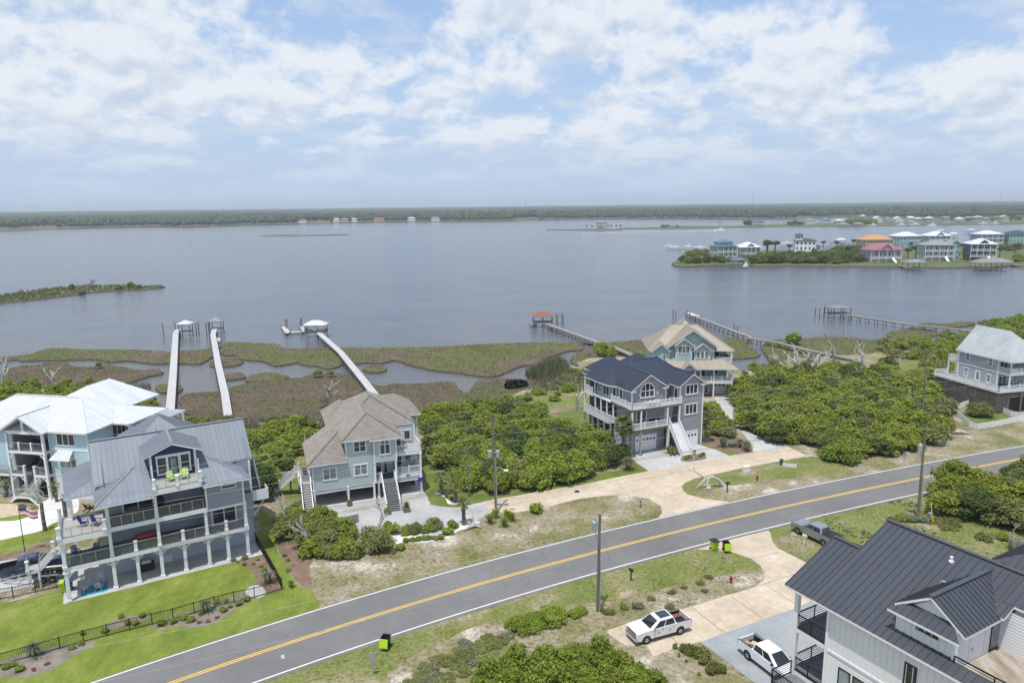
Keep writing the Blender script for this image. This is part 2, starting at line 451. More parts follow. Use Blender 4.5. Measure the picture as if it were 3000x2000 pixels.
R5 = metal_roof('tan_metal', (.345, .30, .245), .5); R7 = metal_roof('charcoal_metal', (.060, .066, .078), .36, .05)
def shingle(name, a, b, c):
 m, nt, bs = _mat(name)
 tc = nt.nodes.new('ShaderNodeTexCoord')
 br = nt.nodes.new('ShaderNodeTexBrick')
 nt.links.new(tc.outputs['UV'], br.inputs['Vector'])
 br.inputs['Scale'].default_value = 1.0; br.inputs['Brick Width'].default_value = .32; br.inputs['Row Height'].default_value = .15
 br.inputs['Mortar Size'].default_value = .006; br.inputs['Bias'].default_value = .0
 br.inputs['Color1'].default_value = (*a, 1); br.inputs['Color2'].default_value = (*b, 1); br.inputs['Mortar'].default_value = (*c, 1)
 n = _ramp(nt, _noise(nt, .5, 6, .6, 'World'), LUM)
 nt.links.new(_mix(nt, .6, br.outputs[0], n, 'MULTIPLY'), bs.inputs['Base Color'])
 bs.inputs['Roughness'].default_value = .9; bs.inputs['Specular IOR Level'].default_value = .15
 _bump(nt, bs, _noise(nt, 18, 3, .6, 'World'), .3, .01)
 MATS[name] = m; return m
SH3 = shingle('brown_shingle', (.225, .20, .175), (.30, .27, .24), (.17, .15, .13))
SH6 = shingle('pale_grey_shingle', (.37, .40, .42), (.46, .49, .51), (.31, .34, .36))
SHR = shingle('red_shingle', (.26, .12, .09), (.33, .17, .13), (.2, .1, .08))
def glass_dark(name, col, rough=.08):
 m, nt, b = _mat(name)
 n = _noise(nt, .7, 3, .5, 'World')
 nt.links.new(_ramp(nt, n, [(.35, _sc(col, .5)), (.65, _sc(col, 1.5))]), b.inputs['Base Color'])
 b.inputs['Roughness'].default_value = rough; b.inputs['Specular IOR Level'].default_value = .8
 MATS[name] = m; return m
GLASS = glass_dark('window_glass', (.045, .05, .055)); GLASSB = glass_dark('curtained_glass', (.21, .24, .245)); GLASSC = glass_dark('car_glass', (.02, .025, .03), .04)
DECK = mottled('grey_decking', [(.3, (.30, .295, .29)), (.7, (.42, .41, .40))], 1.5, bscale=10, bdist=.01, sc=(1, 6, 1))
DECKD = mottled('dark_decking', [(.3, (.13, .135, .145)), (.7, (.20, .205, .215))], 1.5, bscale=10, bdist=.01)
PIERW = mottled('pale_pier_boards', [(.3, (.39, .385, .385)), (.7, (.50, .50, .505))], .8, bscale=8, bdist=.02)
PIERG = mottled('grey_pier_boards', [(.3, (.19, .18, .165)), (.7, (.30, .285, .265))], 1.1, bscale=8, bdist=.02)
WOODG = mottled('weathered_wood', [(.3, (.12, .105, .09)), (.7, (.24, .215, .19))], 2.5, bscale=12, bdist=.02, sc=(1, 1, .25))
WOODB = mottled('brown_wood', [(.3, (.10, .075, .055)), (.7, (.19, .145, .105))], 2.5, bscale=12, bdist=.02)
WOODN = mottled('new_fence_wood', [(.3, (.42, .24, .10)), (.7, (.55, .34, .16))], 2, bscale=12, bdist=.02)
POSTG = mottled('treated_post', [(.3, (.23, .265, .22)), (.7, (.34, .37, .32))], 2, bscale=12, bdist=.01)
DRIFT = mottled('driftwood', [(.3, (.33, .315, .295)), (.7, (.56, .54, .51))], 3, bscale=12, bdist=.03, sc=(1, 1, .3))
BARK = mottled('grey_bark', [(.3, (.10, .09, .08)), (.7, (.22, .20, .18))], 4, bscale=10, bdist=.05)
TWIG = mottled('bare_twigs', [(.3, (.20, .185, .17)), (.7, (.34, .32, .30))], 3, bscale=10)
SKIRT = mottled('grey_brown_slats', [(.3, (.085, .072, .062)), (.5, (.13, .112, .098)), (.7, (.20, .175, .155))], 1.2, bscale=9, sc=(1, 1, 4))
CABLE = paint('cable_rail', (.55, .56, .57), .35, .6); BLACKM = paint('black_metal', (.012, .012, .014), .45); ALU = paint('brushed_aluminium', (.52, .54, .55), .4, .7)
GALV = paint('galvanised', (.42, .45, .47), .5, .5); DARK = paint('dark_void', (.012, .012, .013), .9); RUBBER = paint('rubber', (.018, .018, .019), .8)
CHROME = paint('chrome', (.6, .6, .62), .15, .9)
NAVYP = paint('navy_plastic', (.02, .045, .16), .5); LIME = paint('lime_plastic', (.42, .62, .03), .45); LIMEC = paint('lime_chair', (.48, .68, .22), .5)
BLACKP = paint('black_plastic', (.015, .015, .016), .5); BLUEP = paint('blue_plastic', (.012, .05, .28), .45); GREENP = paint('green_plastic', (.05, .12, .075), .5)
REDP = paint('red_paint', (.30, .025, .04), .45); YELP = paint('yellow_paint', (.75, .55, .02), .5); WIRE = paint('pale_wire', (.33, .34, .32), .6); WIREB = paint('black_wire', (.03, .03, .03), .6)
TURQ = mottled('turquoise_rug', [(.3, (.03, .24, .34)), (.7, (.05, .33, .45))], 2, bscale=12); ORANGE = paint('orange_plastic', (.7, .2, .02), .5)
TERRA = paint('terracotta', (.35, .15, .08), .8); ROOFO = metal_roof('orange_metal', (.50, .24, .10)); ROOFR = metal_roof('rose_metal', (.28, .11, .14)); ROOFN = metal_roof('dark_tile', (.045, .06, .085), .6)
def leaf_mat(name, cols, rough=.55, trans=.25, spec=.25):
 """foliage: colour varies leaf by leaf and plant by plant"""
 m, nt, b = _mat(name)
 g = nt.nodes.new('ShaderNodeNewGeometry'); oi = nt.nodes.new('ShaderNodeObjectInfo')
 a = nt.nodes.new('ShaderNodeMath'); a.operation = 'MULTIPLY_ADD'
 nt.links.new(g.outputs['Random Per Island'], a.inputs[0]); a.inputs[1].default_value = .62
 a2 = nt.nodes.new('ShaderNodeMath'); a2.operation = 'MULTIPLY'; nt.links.new(oi.outputs['Random'], a2.inputs[0]); a2.inputs[1].default_value = .38
 nt.links.new(a2.outputs[0], a.inputs[2])
 n = len(cols)
 c = _ramp(nt, a.outputs[0], [(i / (n - 1), q) for i, q in enumerate(cols)])
 nt.links.new(c, b.inputs['Base Color'])
 b.inputs['Roughness'].default_value = rough; b.inputs['Specular IOR Level'].default_value = spec
 if trans:
  t = nt.nodes.new('ShaderNodeBsdfTranslucent'); nt.links.new(c, t.inputs[0])
  mx = nt.nodes.new('ShaderNodeMixShader'); mx.inputs[0].default_value = trans
  nt.links.new(b.outputs[0], mx.inputs[1]); nt.links.new(t.outputs[0], mx.inputs[2])
  out = [x for x in nt.nodes if x.type == 'OUTPUT_MATERIAL'][0]
  nt.links.new(mx.outputs[0], out.inputs[0])
 MATS[name] = m; return m
LF_THICK = leaf_mat('thicket_leaves', [(.085, .12, .014), (.175, .22, .024), (.255, .30, .036), (.35, .375, .065)], trans=.35)
LF_BRIGHT = leaf_mat('bright_leaves', [(.10, .155, .018), (.18, .25, .03), (.25, .33, .04), (.34, .39, .075)], trans=.35)
LF_OLIVE = leaf_mat('olive_leaves', [(.10, .12, .03), (.165, .185, .05), (.22, .235, .07), (.28, .28, .11)])
LF_DARK = leaf_mat('dark_leaves', [(.045, .072, .018), (.08, .118, .026), (.115, .16, .036), (.16, .205, .055)], trans=.3)
LF_SILVER = leaf_mat('silver_leaves', [(.14, .155, .09), (.20, .215, .13), (.27, .28, .19)])
LF_YEL = leaf_mat('yellow_leaves', [(.30, .24, .02), (.48, .36, .03), (.55, .45, .08)])
LF_GRASS = leaf_mat('tall_grass', [(.10, .12, .05), (.19, .20, .10), (.30, .28, .18)])
LF_MARSH = leaf_mat('marsh_grass', [(.13, .14, .042), (.155, .165, .052), (.18, .185, .065), (.21, .205, .085)], trans=.5)
LF_MARSHB = leaf_mat('brown_marsh_grass', [(.10, .088, .06), (.12, .103, .072), (.145, .122, .085), (.18, .152, .11)], trans=.5)
LF_MARSHP = leaf_mat('pale_marsh_grass', [(.23, .20, .155), (.27, .235, .19), (.31, .275, .23)], trans=.5)
LF_PALM = leaf_mat('palm_fronds', [(.075, .095, .02), (.13, .15, .035), (.22, .22, .07)])
LF_TWIG = leaf_mat('twig_haze', [(.15, .14, .125), (.22, .205, .19), (.30, .285, .27)], trans=0)
LF_FAR = leaf_mat('far_forest', [(.020, .032, .014), (.030, .046, .018), (.045, .066, .024), (.07, .09, .03)], trans=.1)
LF_VERGE = leaf_mat('verge_blades', [(.14, .155, .045), (.19, .20, .07), (.25, .245, .11)], trans=.5)
LF_ROSE = leaf_mat('rose_blooms', [(.26, .08, .07), (.38, .12, .11)])
# ------------------------------------------------------------------ building helpers
def clip_poly(pts, n, d):
 """keep the side n.p >= d of a convex polygon (2-D tuples)"""
 out = []
 for i, a in enumerate(pts):
  b = pts[(i + 1) % len(pts)]
  da, db = n[0] * a[0] + n[1] * a[1] - d, n[0] * b[0] + n[1] * b[1] - d
  if da >= 0: out.append(a)
  if (da >= 0) != (db >= 0):
   t = da / (da - db); out.append((a[0] + (b[0] - a[0]) * t, a[1] + (b[1] - a[1]) * t))
 return out
class Plane:
 """a flat face: origin, u (horizontal along it), v (up the slope), n (outward)"""
 def __init__(s, o, u, v):
  s.o, s.u, s.v = Vector(o), Vector(u).normalized(), Vector(v).normalized()
  s.n = s.u.cross(s.v).normalized()
 def at(s, a, b, d=0.0): return s.o + s.u * a + s.v * b + s.n * d
 def uv(s, p): q = Vector(p) - s.o; return (q.dot(s.u), q.dot(s.v))
def wall_plane(p0, p1, z0=0.0):
 """vertical wall seen from outside with p0 left, p1 right"""
 a, b = Vector((p0[0], p0[1], z0)), Vector((p1[0], p1[1], z0))
 return Plane(a, b - a, (0, 0, 1)), (b - a).length
def roof_frame(pts):
 p = [Vector(q) for q in pts]
 n = Vector((0, 0, 0))
 for i in range(len(p)):
  a, b = p[i], p[(i + 1) % len(p)]
  n += a.cross(b)
 n.normalize()
 if n.z < 0: n = -n
 u = Vector((-n.y, n.x, 0))
 if u.length < 1e-4: u = Vector((1, 0, 0))
 u.normalize()
 v = n.cross(u)
 if v.z < 0: v = -v; u = -u
 return Plane(p[0], u, v)
def lapped(pl, poly, course, lap, name, mat, parent, kind=None, off=0.0):
 """boards or shingle courses: each course tilts out by `lap` at its lower edge"""
 mb = MB(); mb.uv = []
 vs = [q[1] for q in poly]; v0, v1 = min(vs), max(vs)
 k = 0; v = v0
 while v < v1 - 1e-4:
  t = min(v + course, v1)
  c = clip_poly(clip_poly(poly, (0, 1), v), (0, -1), -t)
  if len(c) >= 3:
   pts = [pl.at(a, b, off + lap * (1 - (b - v) / course)) for a, b in c]
   mb.poly(pts); mb.uv += [(a, b) for a, b in c]
   low = sorted([a for a, b in c if b < v + 1e-4])
   if len(low) >= 2:
    l, r = low[0], low[-1]
    mb.poly([pl.at(l, v, off), pl.at(r, v, off), pl.at(r, v, off + lap), pl.at(l, v, off + lap)])
    mb.uv += [(l, v), (r, v), (r, v), (l, v)]
  v = t; k += 1
 return mb.build(name, mat, parent, kind=kind)
def siding_wall(parent, p0, p1, z0, z1, mat, top=None, course=.19, name='wall', lap=.022):
 """lap-sided wall; `top` adds gable points (u, z)"""
 pl, L = wall_plane(p0, p1, 0)
 poly = [(0, z0), (L, z0), (L, z1)] + ([] if not top else list(top)) + [(0, z1)]
 w = lapped(pl, poly, course, lap, name, mat, parent)
 return pl, L
def board_wall(parent, p0, p1, z0, z1, mat, top=None, sp=.4, name='wall', panels=False):
 """board and batten wall: flat sheet with proud vertical battens"""
 pl, L = wall_plane(p0, p1, 0)
 poly = [(0, z0), (L, z0), (L, z1)] + ([] if not top else list(top)) + [(0, z1)]
 if not panels:
  mb = MB(); mb.poly([pl.at(a, b) for a, b in poly])
 else: mb = MB(); mb.poly([pl.at(a, b, -.02) for a, b in poly])
 root = mb.build(name, mat, parent)
 u = 0.0; bt = MB()
 while u < L - .02:
  c = clip_poly(clip_poly(poly, (1, 0), u), (-1, 0), -min(u + sp - (.02 if panels else 0), L))
  if panels and len(c) >= 3:
   MB().prism([pl.at(a, b, -.015) for a, b in c], pl.n * .015).build('panel', mat, root)
  cc = clip_poly(clip_poly(poly, (1, 0), u), (-1, 0), -min(u + .05, L))
  if len(cc) >= 3:
   zz0, zz1 = min(q[1] for q in cc), max(q[1] for q in cc)
   bt.prism([pl.at(u, zz0), pl.at(min(u + .05, L), zz0), pl.at(min(u + .05, L), zz1 - .0), pl.at(u, zz1 - .0)], pl.n * .028)
  u += sp
 bt.build('battens', mat, root, kind='stuff')
 return pl, L
def on_plane(mb, pl, u0, u1, z0, z1, d0, d1, mi=0):
 b = len(mb.v)
 for d in (d0, d1):
  for (a, c) in ((u0, z0), (u1, z0), (u1, z1), (u0, z1)): mb.v.append(tuple(pl.at(a, c, d)))
 for q in ((3, 2, 1, 0), (4, 5, 6, 7), (0, 1, 5, 4), (1, 2, 6, 5), (2, 3, 7, 6), (3, 0, 4, 7)):
  mb.f.append(tuple(b + i for i in q)); mb.mi.append(mi)
 return mb
def window(parent, pl, u, z, w, h, n=1, trim=None, glass=None, t=.11, name='window', rows=1, arch=False, head=True, grid=0):
 """window centred on u with sill at z: trim frame, glass panes with mullions between them"""
 trim = trim or WHITE; glass = glass or GLASS
 d = .055; mb = MB()
 u0, u1 = u - w / 2, u + w / 2
 on_plane(mb, pl, u0 - t, u0, z, z + h, .0, d); on_plane(mb, pl, u1, u1 + t, z, z + h, .0, d)
 on_plane(mb, pl, u0 - t - .03, u1 + t + .03, z - t, z, .0, d + .035)
 if not arch: on_plane(mb, pl, u0 - t - (.04 if head else 0), u1 + t + (.04 if head else 0), z + h, z + h + t, .0, d + (.03 if head else 0))
 pw = w / n
 for i in range(1, n): on_plane(mb, pl, u0 + i * pw - .055, u0 + i * pw + .055, z, z + h, .0, d)
 for r in range(1, rows): on_plane(mb, pl, u0, u1, z + h * r / rows - .03, z + h * r / rows + .03, .0, d - .012)
 if grid:
  for i in range(n):
   for g in range(1, grid): on_plane(mb, pl, u0 + i * pw, u0 + (i + 1) * pw, z + h * g / grid - .012, z + h * g / grid + .012, .0, d - .02)
   on_plane(mb, pl, u0 + (i + .5) * pw - .012, u0 + (i + .5) * pw + .012, z, z + h, .0, d - .025)
 if arch:
  N = 10
  for i in range(N):
   a0, a1 = math.pi * i / N, math.pi * (i + 1) / N
   r0, r1 = w / 2, w / 2 + t
   q = [(u + r0 * math.cos(a0), z + h + r0 * math.sin(a0)), (u + r1 * math.cos(a0), z + h + r1 * math.sin(a0)), (u + r1 * math.cos(a1), z + h + r1 * math.sin(a1)), (u + r0 * math.cos(a1), z + h + r0 * math.sin(a1))]
   mb.prism([pl.at(a, b, 0) for a, b in q], pl.n * d)
  on_plane(mb, pl, u0, u1, z + h - .06, z + h + .06, .0, d - .008)
  for i in range(1, n):
   uu = u0 + i * pw; on_plane(mb, pl, uu - .05, uu + .05, z + h, z + h + math.sqrt(max(0, (w / 2) ** 2 - (uu - u) ** 2)), .0, d - .004)
 f = mb.build(name, trim, parent)
 for i in range(n):
  g = MB(); e = .0
  on_plane(g, pl, u0 + i * pw + e, u0 + (i + 1) * pw - e, z, z + h, .0, .026)
  g.build('pane', glass, f)
 if arch:
  pts = [pl.at(u + w / 2 * math.cos(math.pi * i / 10), z + h + w / 2 * math.sin(math.pi * i / 10), .0) for i in range(11)]
  MB().prism(pts, pl.n * .024).build('arched_pane', glass, f)
 return f
def door(parent, pl, u, z, w, h, mat, glass=None, trim=None, name='door'):
 mb = MB(); t = .1
 on_plane(mb, pl, u - w / 2 - t, u - w / 2, z, z + h + t, 0, .06); on_plane(mb, pl, u + w / 2, u + w / 2 + t, z, z + h + t, 0, .06)
 on_plane(mb, pl, u - w / 2, u + w / 2, z + h, z + h + t, 0, .06)
 f = mb.build(name, trim or WHITE, parent)
 on_plane(MB(), pl, u - w / 2, u + w / 2, z, z + h, 0, .03).build('door_leaf', mat, f)
 if glass: on_plane(MB(), pl, u - w * .32, u + w * .32, z + h * .12, z + h * .92, .03, .04).build('pane', glass, f)
 on_plane(MB(), pl, u + w * .38, u + w * .43, z + h * .42, z + h * .47, .03, .09).build('handle', CHROME, f)
 return f
def garage_door(parent, pl, u, z, w, h, n=6, mat=None):
 mb = MB(); t = .14
 on_plane(mb, pl, u - w / 2 - t, u - w / 2, z, z + h + t, 0, .07); on_plane(mb, pl, u + w / 2, u + w / 2 + t, z, z + h + t, 0, .07)
 on_plane(mb, pl, u - w / 2, u + w / 2, z + h, z + h + t, 0, .07)
 f = mb.build('garage_door', WHITE, parent)
 for i in range(4):
  on_plane(MB(), pl, u - w / 2, u + w / 2, z + h * i / 4 + .012, z + h * (i + 1) / 4 - .012, 0, .035).build('door_panel', mat or WHITEV, f)
 for i in range(n):
  c = u - w / 2 + w * (i + .5) / n
  on_plane(MB(), pl, c - w / n * .28, c + w / n * .28, z + h * .66, z + h * .80, .035, .045).build('pane', GLASS, f)
 return f
def metal_plane(pts, mat, parent, sp=.52, soffit=None, th=.17, slab=True, panels=True, rib=.05):
 """one roof slope: white fascia slab below, a row of standing-seam panels above"""
 pl = roof_frame(pts)
 poly = [pl.uv(p) for p in pts]
 holder = parent
 if slab:
  holder = MB().prism([Vector(p) for p in pts], (0, 0, -th)).build('roof', soffit or WHITE, parent)
 us = [q[0] for q in poly]; u = math.floor(min(us) / sp) * sp
 while u < max(us) - 1e-3:
  c = clip_poly(clip_poly(poly, (1, 0), u), (-1, 0), -(u + sp))
  if len(c) >= 3:
   mb = MB()
   top = [pl.at(a, b, .03) for a, b in c]
   mb.prism(top, -pl.n * .027)
   e = sorted([q[1] for q in c if abs(q[0] - u) < 1e-3])
   if len(e) >= 2 and e[-1] - e[0] > .05:
    mb.beam(pl.at(u + .02, e[0], .03 + rib / 2), pl.at(u + .02, e[-1], .03 + rib / 2), .05, rib, up=pl.n)
   mb.build('roof_panel', mat, holder)
  u += sp
 return holder
def shingle_plane(pts, mat, parent, soffit=None, th=.2):
 pl = roof_frame(pts)
 holder = MB().prism([Vector(p) for p in pts], (0, 0, -th)).build('roof', soffit or WHITE, parent)
 lapped(pl, [pl.uv(p) for p in pts], .15, .016, 'shingles', mat, holder, kind='stuff', off=.012)
 return holder
def ridge_cap(parent, a, b, mat, w=.3):
 a, b = Vector(a), Vector(b)
 MB().beam(a + Vector((0, 0, .05)), b + Vector((0, 0, .05)), w, .07).build('ridge_cap', mat, parent)
def hip(x0, x1, y0, y1, ze, zr, r0, r1, axis='x', yr=None):
 """the slopes of a hip or gable roof: rectangle at eave height ze, ridge at zr from r0 to r1"""
 if axis == 'x':
  m = (y0 + y1) / 2 if yr is None else yr
  A, B = (r0, m, zr), (r1, m, zr)
  out = [[(x0, y0, ze), (x1, y0, ze), B, A], [(x1, y1, ze), (x0, y1, ze), A, B]]
  if r0 > x0 + .05: out.append([(x0, y1, ze), (x0, y0, ze), A])
  if r1 < x1 - .05: out.append([(x1, y0, ze), (x1, y1, ze), B])
  if abs(r1 - r0) < 1e-3: out[0] = out[0][:3]; out[1] = out[1][:3]
 else:
  m = (x0 + x1) / 2 if yr is None else yr
  A, B = (m, r0, zr), (m, r1, zr)
  out = [[(x0, y1, ze), (x0, y0, ze), A, B], [(x1, y0, ze), (x1, y1, ze), B, A]]
  if r0 > y0 + .05: out.append([(x0, y0, ze), (x1, y0, ze), A])
  if r1 < y1 - .05: out.append([(x1, y1, ze), (x0, y1, ze), B])
  if abs(r1 - r0) < 1e-3: out[0] = out[0][:3]; out[1] = out[1][:3]
 return out
def column(parent, x, y, z0, z1, w=.28, mat=None, cap=True, name='column'):
 mb = MB().box(x - w / 2, x + w / 2, y - w / 2, y + w / 2, z0, z1)
 if cap: mb.box(x - w * .68, x + w * .68, y - w * .68, y + w * .68, z0, z0 + .22); mb.box(x - w * .62, x + w * .62, y - w * .62, y + w * .62, z1 - .14, z1 - .002)
 return mb.build(name, mat or WHITE, parent)
def railing(parent, a, b, z, h=1.05, style='white', post=2.4, ends=(True, True), pw=.13, z2=None):
 """railing from a to b (2-D) with its own posts and infill; z2 = height at the far end for stairs"""
 z2 = z if z2 is None else z2
 A, B = Vector((a[0], a[1], z)), Vector((b[0], b[1], z2)); L = (B - A).length; up = Vector((0, 0, 1))
 col = {'white': WHITEV, 'cable': CABLE, 'black': BLACKM}[style]
 mb = MB()
 mb.beam(A + up * h, B + up * h, .09, .07)
 if style != 'cable' : mb.beam(A + up * .1, B + up * .1, .06, .06)
 r = mb.build('railing', col, parent)
 n = max(1, round(L / post))
 for i in range(n + 1):
  if (i == 0 and not ends[0]) or (i == n and not ends[1]): continue
  p = A.lerp(B, i / n)
  q = MB(); w = pw if style == 'white' else .06
  q.box(p.x - w / 2, p.x + w / 2, p.y - w / 2, p.y + w / 2, p.z, p.z + h + (.12 if style == 'white' else 0))
  if style == 'white': q.box(p.x - w * .7, p.x + w * .7, p.y - w * .7, p.y + w * .7, p.z + h + .12, p.z + h + .17)
  q.build('railing_post', col, r)
 f = MB()
 if style == 'white':
  m = int(L / .125)
  for i in range(1, m):
   p = A.lerp(B, i / m); f.box(p.x - .02, p.x + .02, p.y - .02, p.y + .02, p.z + .1, p.z + h)
  f.build('balusters', col, r, kind='stuff')
 else:
  k = 9 if style == 'cable' else 6
  for i in range(1, k):
   zz = up * (h * i / k)
   f.beam(A + zz, B + zz, .014 if style == 'cable' else .028)
  f.build('rail_cables' if style == 'cable' else 'rail_bars', col, r, kind='stuff')
 return r
def deck(parent, x0, x1, y0, y1, z, rim=.4, mat=None, rimmat=None, name='deck'):
 d = MB().box(x0, x1, y0, y1, z - rim, z - .03).build(name, rimmat or WHITE, parent)
 MB().box(x0 + .02, x1 - .02, y0 + .02, y1 - .02, z - .03, z).build('deck_boards', mat or DECK, d)
 return d
def stairs(parent, foot, head, w, n, mat=None, strmat=None, rail='white', rails=(1, 1), name='stairs', riser=None):
 """straight flight from foot (x,y,z) to head, both at the centre line"""
 a, b = Vector(foot), Vector(head); run = Vector((b.x - a.x, b.y - a.y, 0)); L = run.length; d = run.normalized(); s = Vector((d.y, -d.x, 0)) * (w / 2)
 st = MB()
 for k in (-1, 1): st.beam(a + s * k, b + s * k - Vector((0, 0, .12)), .07, .34)
 st.beam(b - s - Vector((0, 0, .16)), b + s - Vector((0, 0, .16)), .07, .28)
 root = st.build(name, strmat or WHITE, parent)
 rise = (b.z - a.z) / n
 ang = math.atan2(d.y, d.x)
 c, q = math.cos(ang), math.sin(ang)
 for i in range(n):
  p = a + d * (L * (i + .5) / n); z = a.z + rise * (i + 1)
  t = MB()
  hw, hl = w / 2 - .04, L / n / 2 + .02
  pts = [p + d * sx * hl + s.normalized() * sy * hw for sx, sy in ((-1, -1), (1, -1), (1, 1), (-1, 1))]
  t.prism([(u.x, u.y, z - .05) for u in pts], (0, 0, .05))
  if riser is None:
   e0, e1 = p - d * (hl - .03) + s.normalized() * hw, p - d * (hl - .03) - s.normalized() * hw
   t.prism([(e0.x, e0.y, z - rise), (e1.x, e1.y, z - rise), (e1.x, e1.y, z - .05), (e0.x, e0.y, z - .05)], (d.x * .02, d.y * .02, 0))
  t.build('step', mat or DECK, root)
 for k, on in zip((-1, 1), rails):
  if on: railing(root, (a + s * k).xy, (b + s * k).xy, a.z + .05, 1.0, rail, 2.6, z2=b.z)
 return root
def brace(mb, x, y, z, dx, dy, s=.7):
 mb.beam((x, y, z - s), (x + dx * s, y + dy * s, z), .12)
def downpipe(parent, x, y, z0, z1): MB().box(x - .05, x + .05, y - .05, y + .05, z0, z1).build('downpipe', WHITE, parent)
def corner(parent, x, y, z0, z1, w=.14): MB().box(x - w / 2, x + w / 2, y - w / 2, y + w / 2, z0, z1).build('corner_board', WHITE, parent)
# ------------------------------------------------------------------ the setting
WATER_Z, MARSH_Z = -1.0, -.62
def catmull(pts, n=5, closed=True):
 P = [Vector(p) for p in pts]; m = len(P); out = []
 for i in range(m if closed else m - 1):
  p1, p2 = P[i], P[(i + 1) % m]
  p0 = P[i - 1] if (closed or i > 0) else p1
  p3 = P[(i + 2) % m] if (closed or i + 2 < m) else p2
  for k in range(n):
   t = k / n
   out.append(.5 * ((2 * p1) + (p2 - p0) * t + (2 * p0 - 5 * p1 + 4 * p2 - p3) * t * t + (3 * p1 - p0 - 3 * p2 + p3) * t ** 3))
 if not closed: out.append(P[-1])
 return out
def wobble(pts, amp, step=1.0):
 """roughen a closed outline with small random steps"""
 out = []
 for i, a in enumerate(pts):
  b = pts[(i + 1) % len(pts)]
  n = max(1, min(40, int((b - a).length / step)))
  for k in range(n):
   p = a.lerp(b, k / n)
   out.append(p + Vector((RNG.uniform(-amp, amp), RNG.uniform(-amp, amp), 0)))
 return out
def sheet(name, pts, z, mat, smooth=True, n=4, amp=0.0, step=.8, label=None, kind='structure', world=False):
 """a flat ground covering outlined by photo pixels"""
 P = [Vector((p[0], p[1], z)) for p in pts] if world else [G(p[0], p[1], 0.0) for p in pts]
 if smooth: P = catmull(P, n)
 if amp: P = wobble(P, amp, step)
 P = [Vector((p.x, p.y, z)) for p in P]
 mb = MB(); mb.v = [tuple(p) for p in P]
 for t in tessellate_polygon([P]): mb.f.append(tuple(t)); mb.mi.append(0)
 o = mb.build(name, mat); o['kind'] = kind
 return o, P
def island(name, pts, z, mat, zb=-1.6, n=4, amp=.25, step=1.2, grow=1.2, world=None):
 P = world if world else [G(p[0], p[1], z) for p in pts]
 P = catmull(P, n)
 if amp: P = wobble(P, amp, step)
 P = [Vector((p.x, p.y, z)) for p in P]
 mb = MB(); mb.v = [tuple(p) for p in P]
 for t in tessellate_polygon([P]): mb.f.append(tuple(t)); mb.mi.append(0)
 area = sum(P[i].x * P[(i + 1) % len(P)].y - P[(i + 1) % len(P)].x * P[i].y for i in range(len(P)))
 sg = 1 if area > 0 else -1
 m = len(P)
 for i in range(m):
  a, b = P[i - 1], P[(i + 1) % m]; d = (b - a); nn = Vector((d.y, -d.x, 0)) * sg
  if nn.length > 1e-6: nn.normalize()
  q = P[i] + nn * grow; mb.v.append((q.x, q.y, zb))
 for i in range(m):
  j = (i + 1) % m; mb.f.append((i, j, m + j, m + i)); mb.mi.append(1)
 o = mb.build(name, [mat, MUD]); o['kind'] = 'structure'
 return o, P
# water: a wide sheet with wind ripples
def build_water():
 m, nt, b = _mat('sound_water')
 n1 = _noise(nt, .006, 4, .6, 'World', (1, 2.2, 1), .5)
 n2 = _noise(nt, .03, 3, .5, 'World', (1, 2.0, 1), .5)
 c = _ramp(nt, _mix(nt, .35, n1, n2), [(.36, (.058, .078, .108)), (.6, (.112, .124, .138))])
 g = nt.nodes.new('ShaderNodeNewGeometry'); sx = nt.nodes.new('ShaderNodeSeparateXYZ'); nt.links.new(g.outputs['Position'], sx.inputs[0])
 mr = nt.nodes.new('ShaderNodeMapRange'); nt.links.new(sx.outputs[1], mr.inputs[0]); mr.inputs[1].default_value = 130; mr.inputs[2].default_value = 230; mr.inputs[3].default_value = .85; mr.inputs[4].default_value = 0
 c = _mix(nt, mr.outputs[0], c, (.115, .105, .09))      # silty shallows
 nt.links.new(c, b.inputs['Base Color'])
 b.inputs['Roughness'].default_value = .16; b.inputs['IOR'].default_value = 1.33; b.inputs['Specular IOR Level'].default_value = .5
 h1 = _noise(nt, .55, 3, .6, 'World', (1, 2.6, 1), -.5)
 h2 = _noise(nt, .16, 4, .65, 'World', (1, 3.2, 1), -.25)
 bs = _ramp(nt, n1, [(.3, (.45, .45, .45)), (.7, (1, 1, 1))])
 bu = nt.nodes.new('ShaderNodeBump'); bu.inputs['Distance'].default_value = .55
 nt.links.new(_mix(nt, .55, h1, h2), bu.inputs['Height']); nt.links.new(_mix(nt, 1.0, bs, (.85, .85, .85), 'MULTIPLY'), bu.inputs['Strength'])
 nt.links.new(bu.outputs[0], b.inputs['Normal'])
 mb = MB(); R = 4000
 mb.poly([(-R, -300, WATER_Z), (R, -300, WATER_Z), (R, 2600, WATER_Z), (-R, 2600, WATER_Z)])
 o = mb.build('water', m); o['kind'] = 'structure'
build_water()
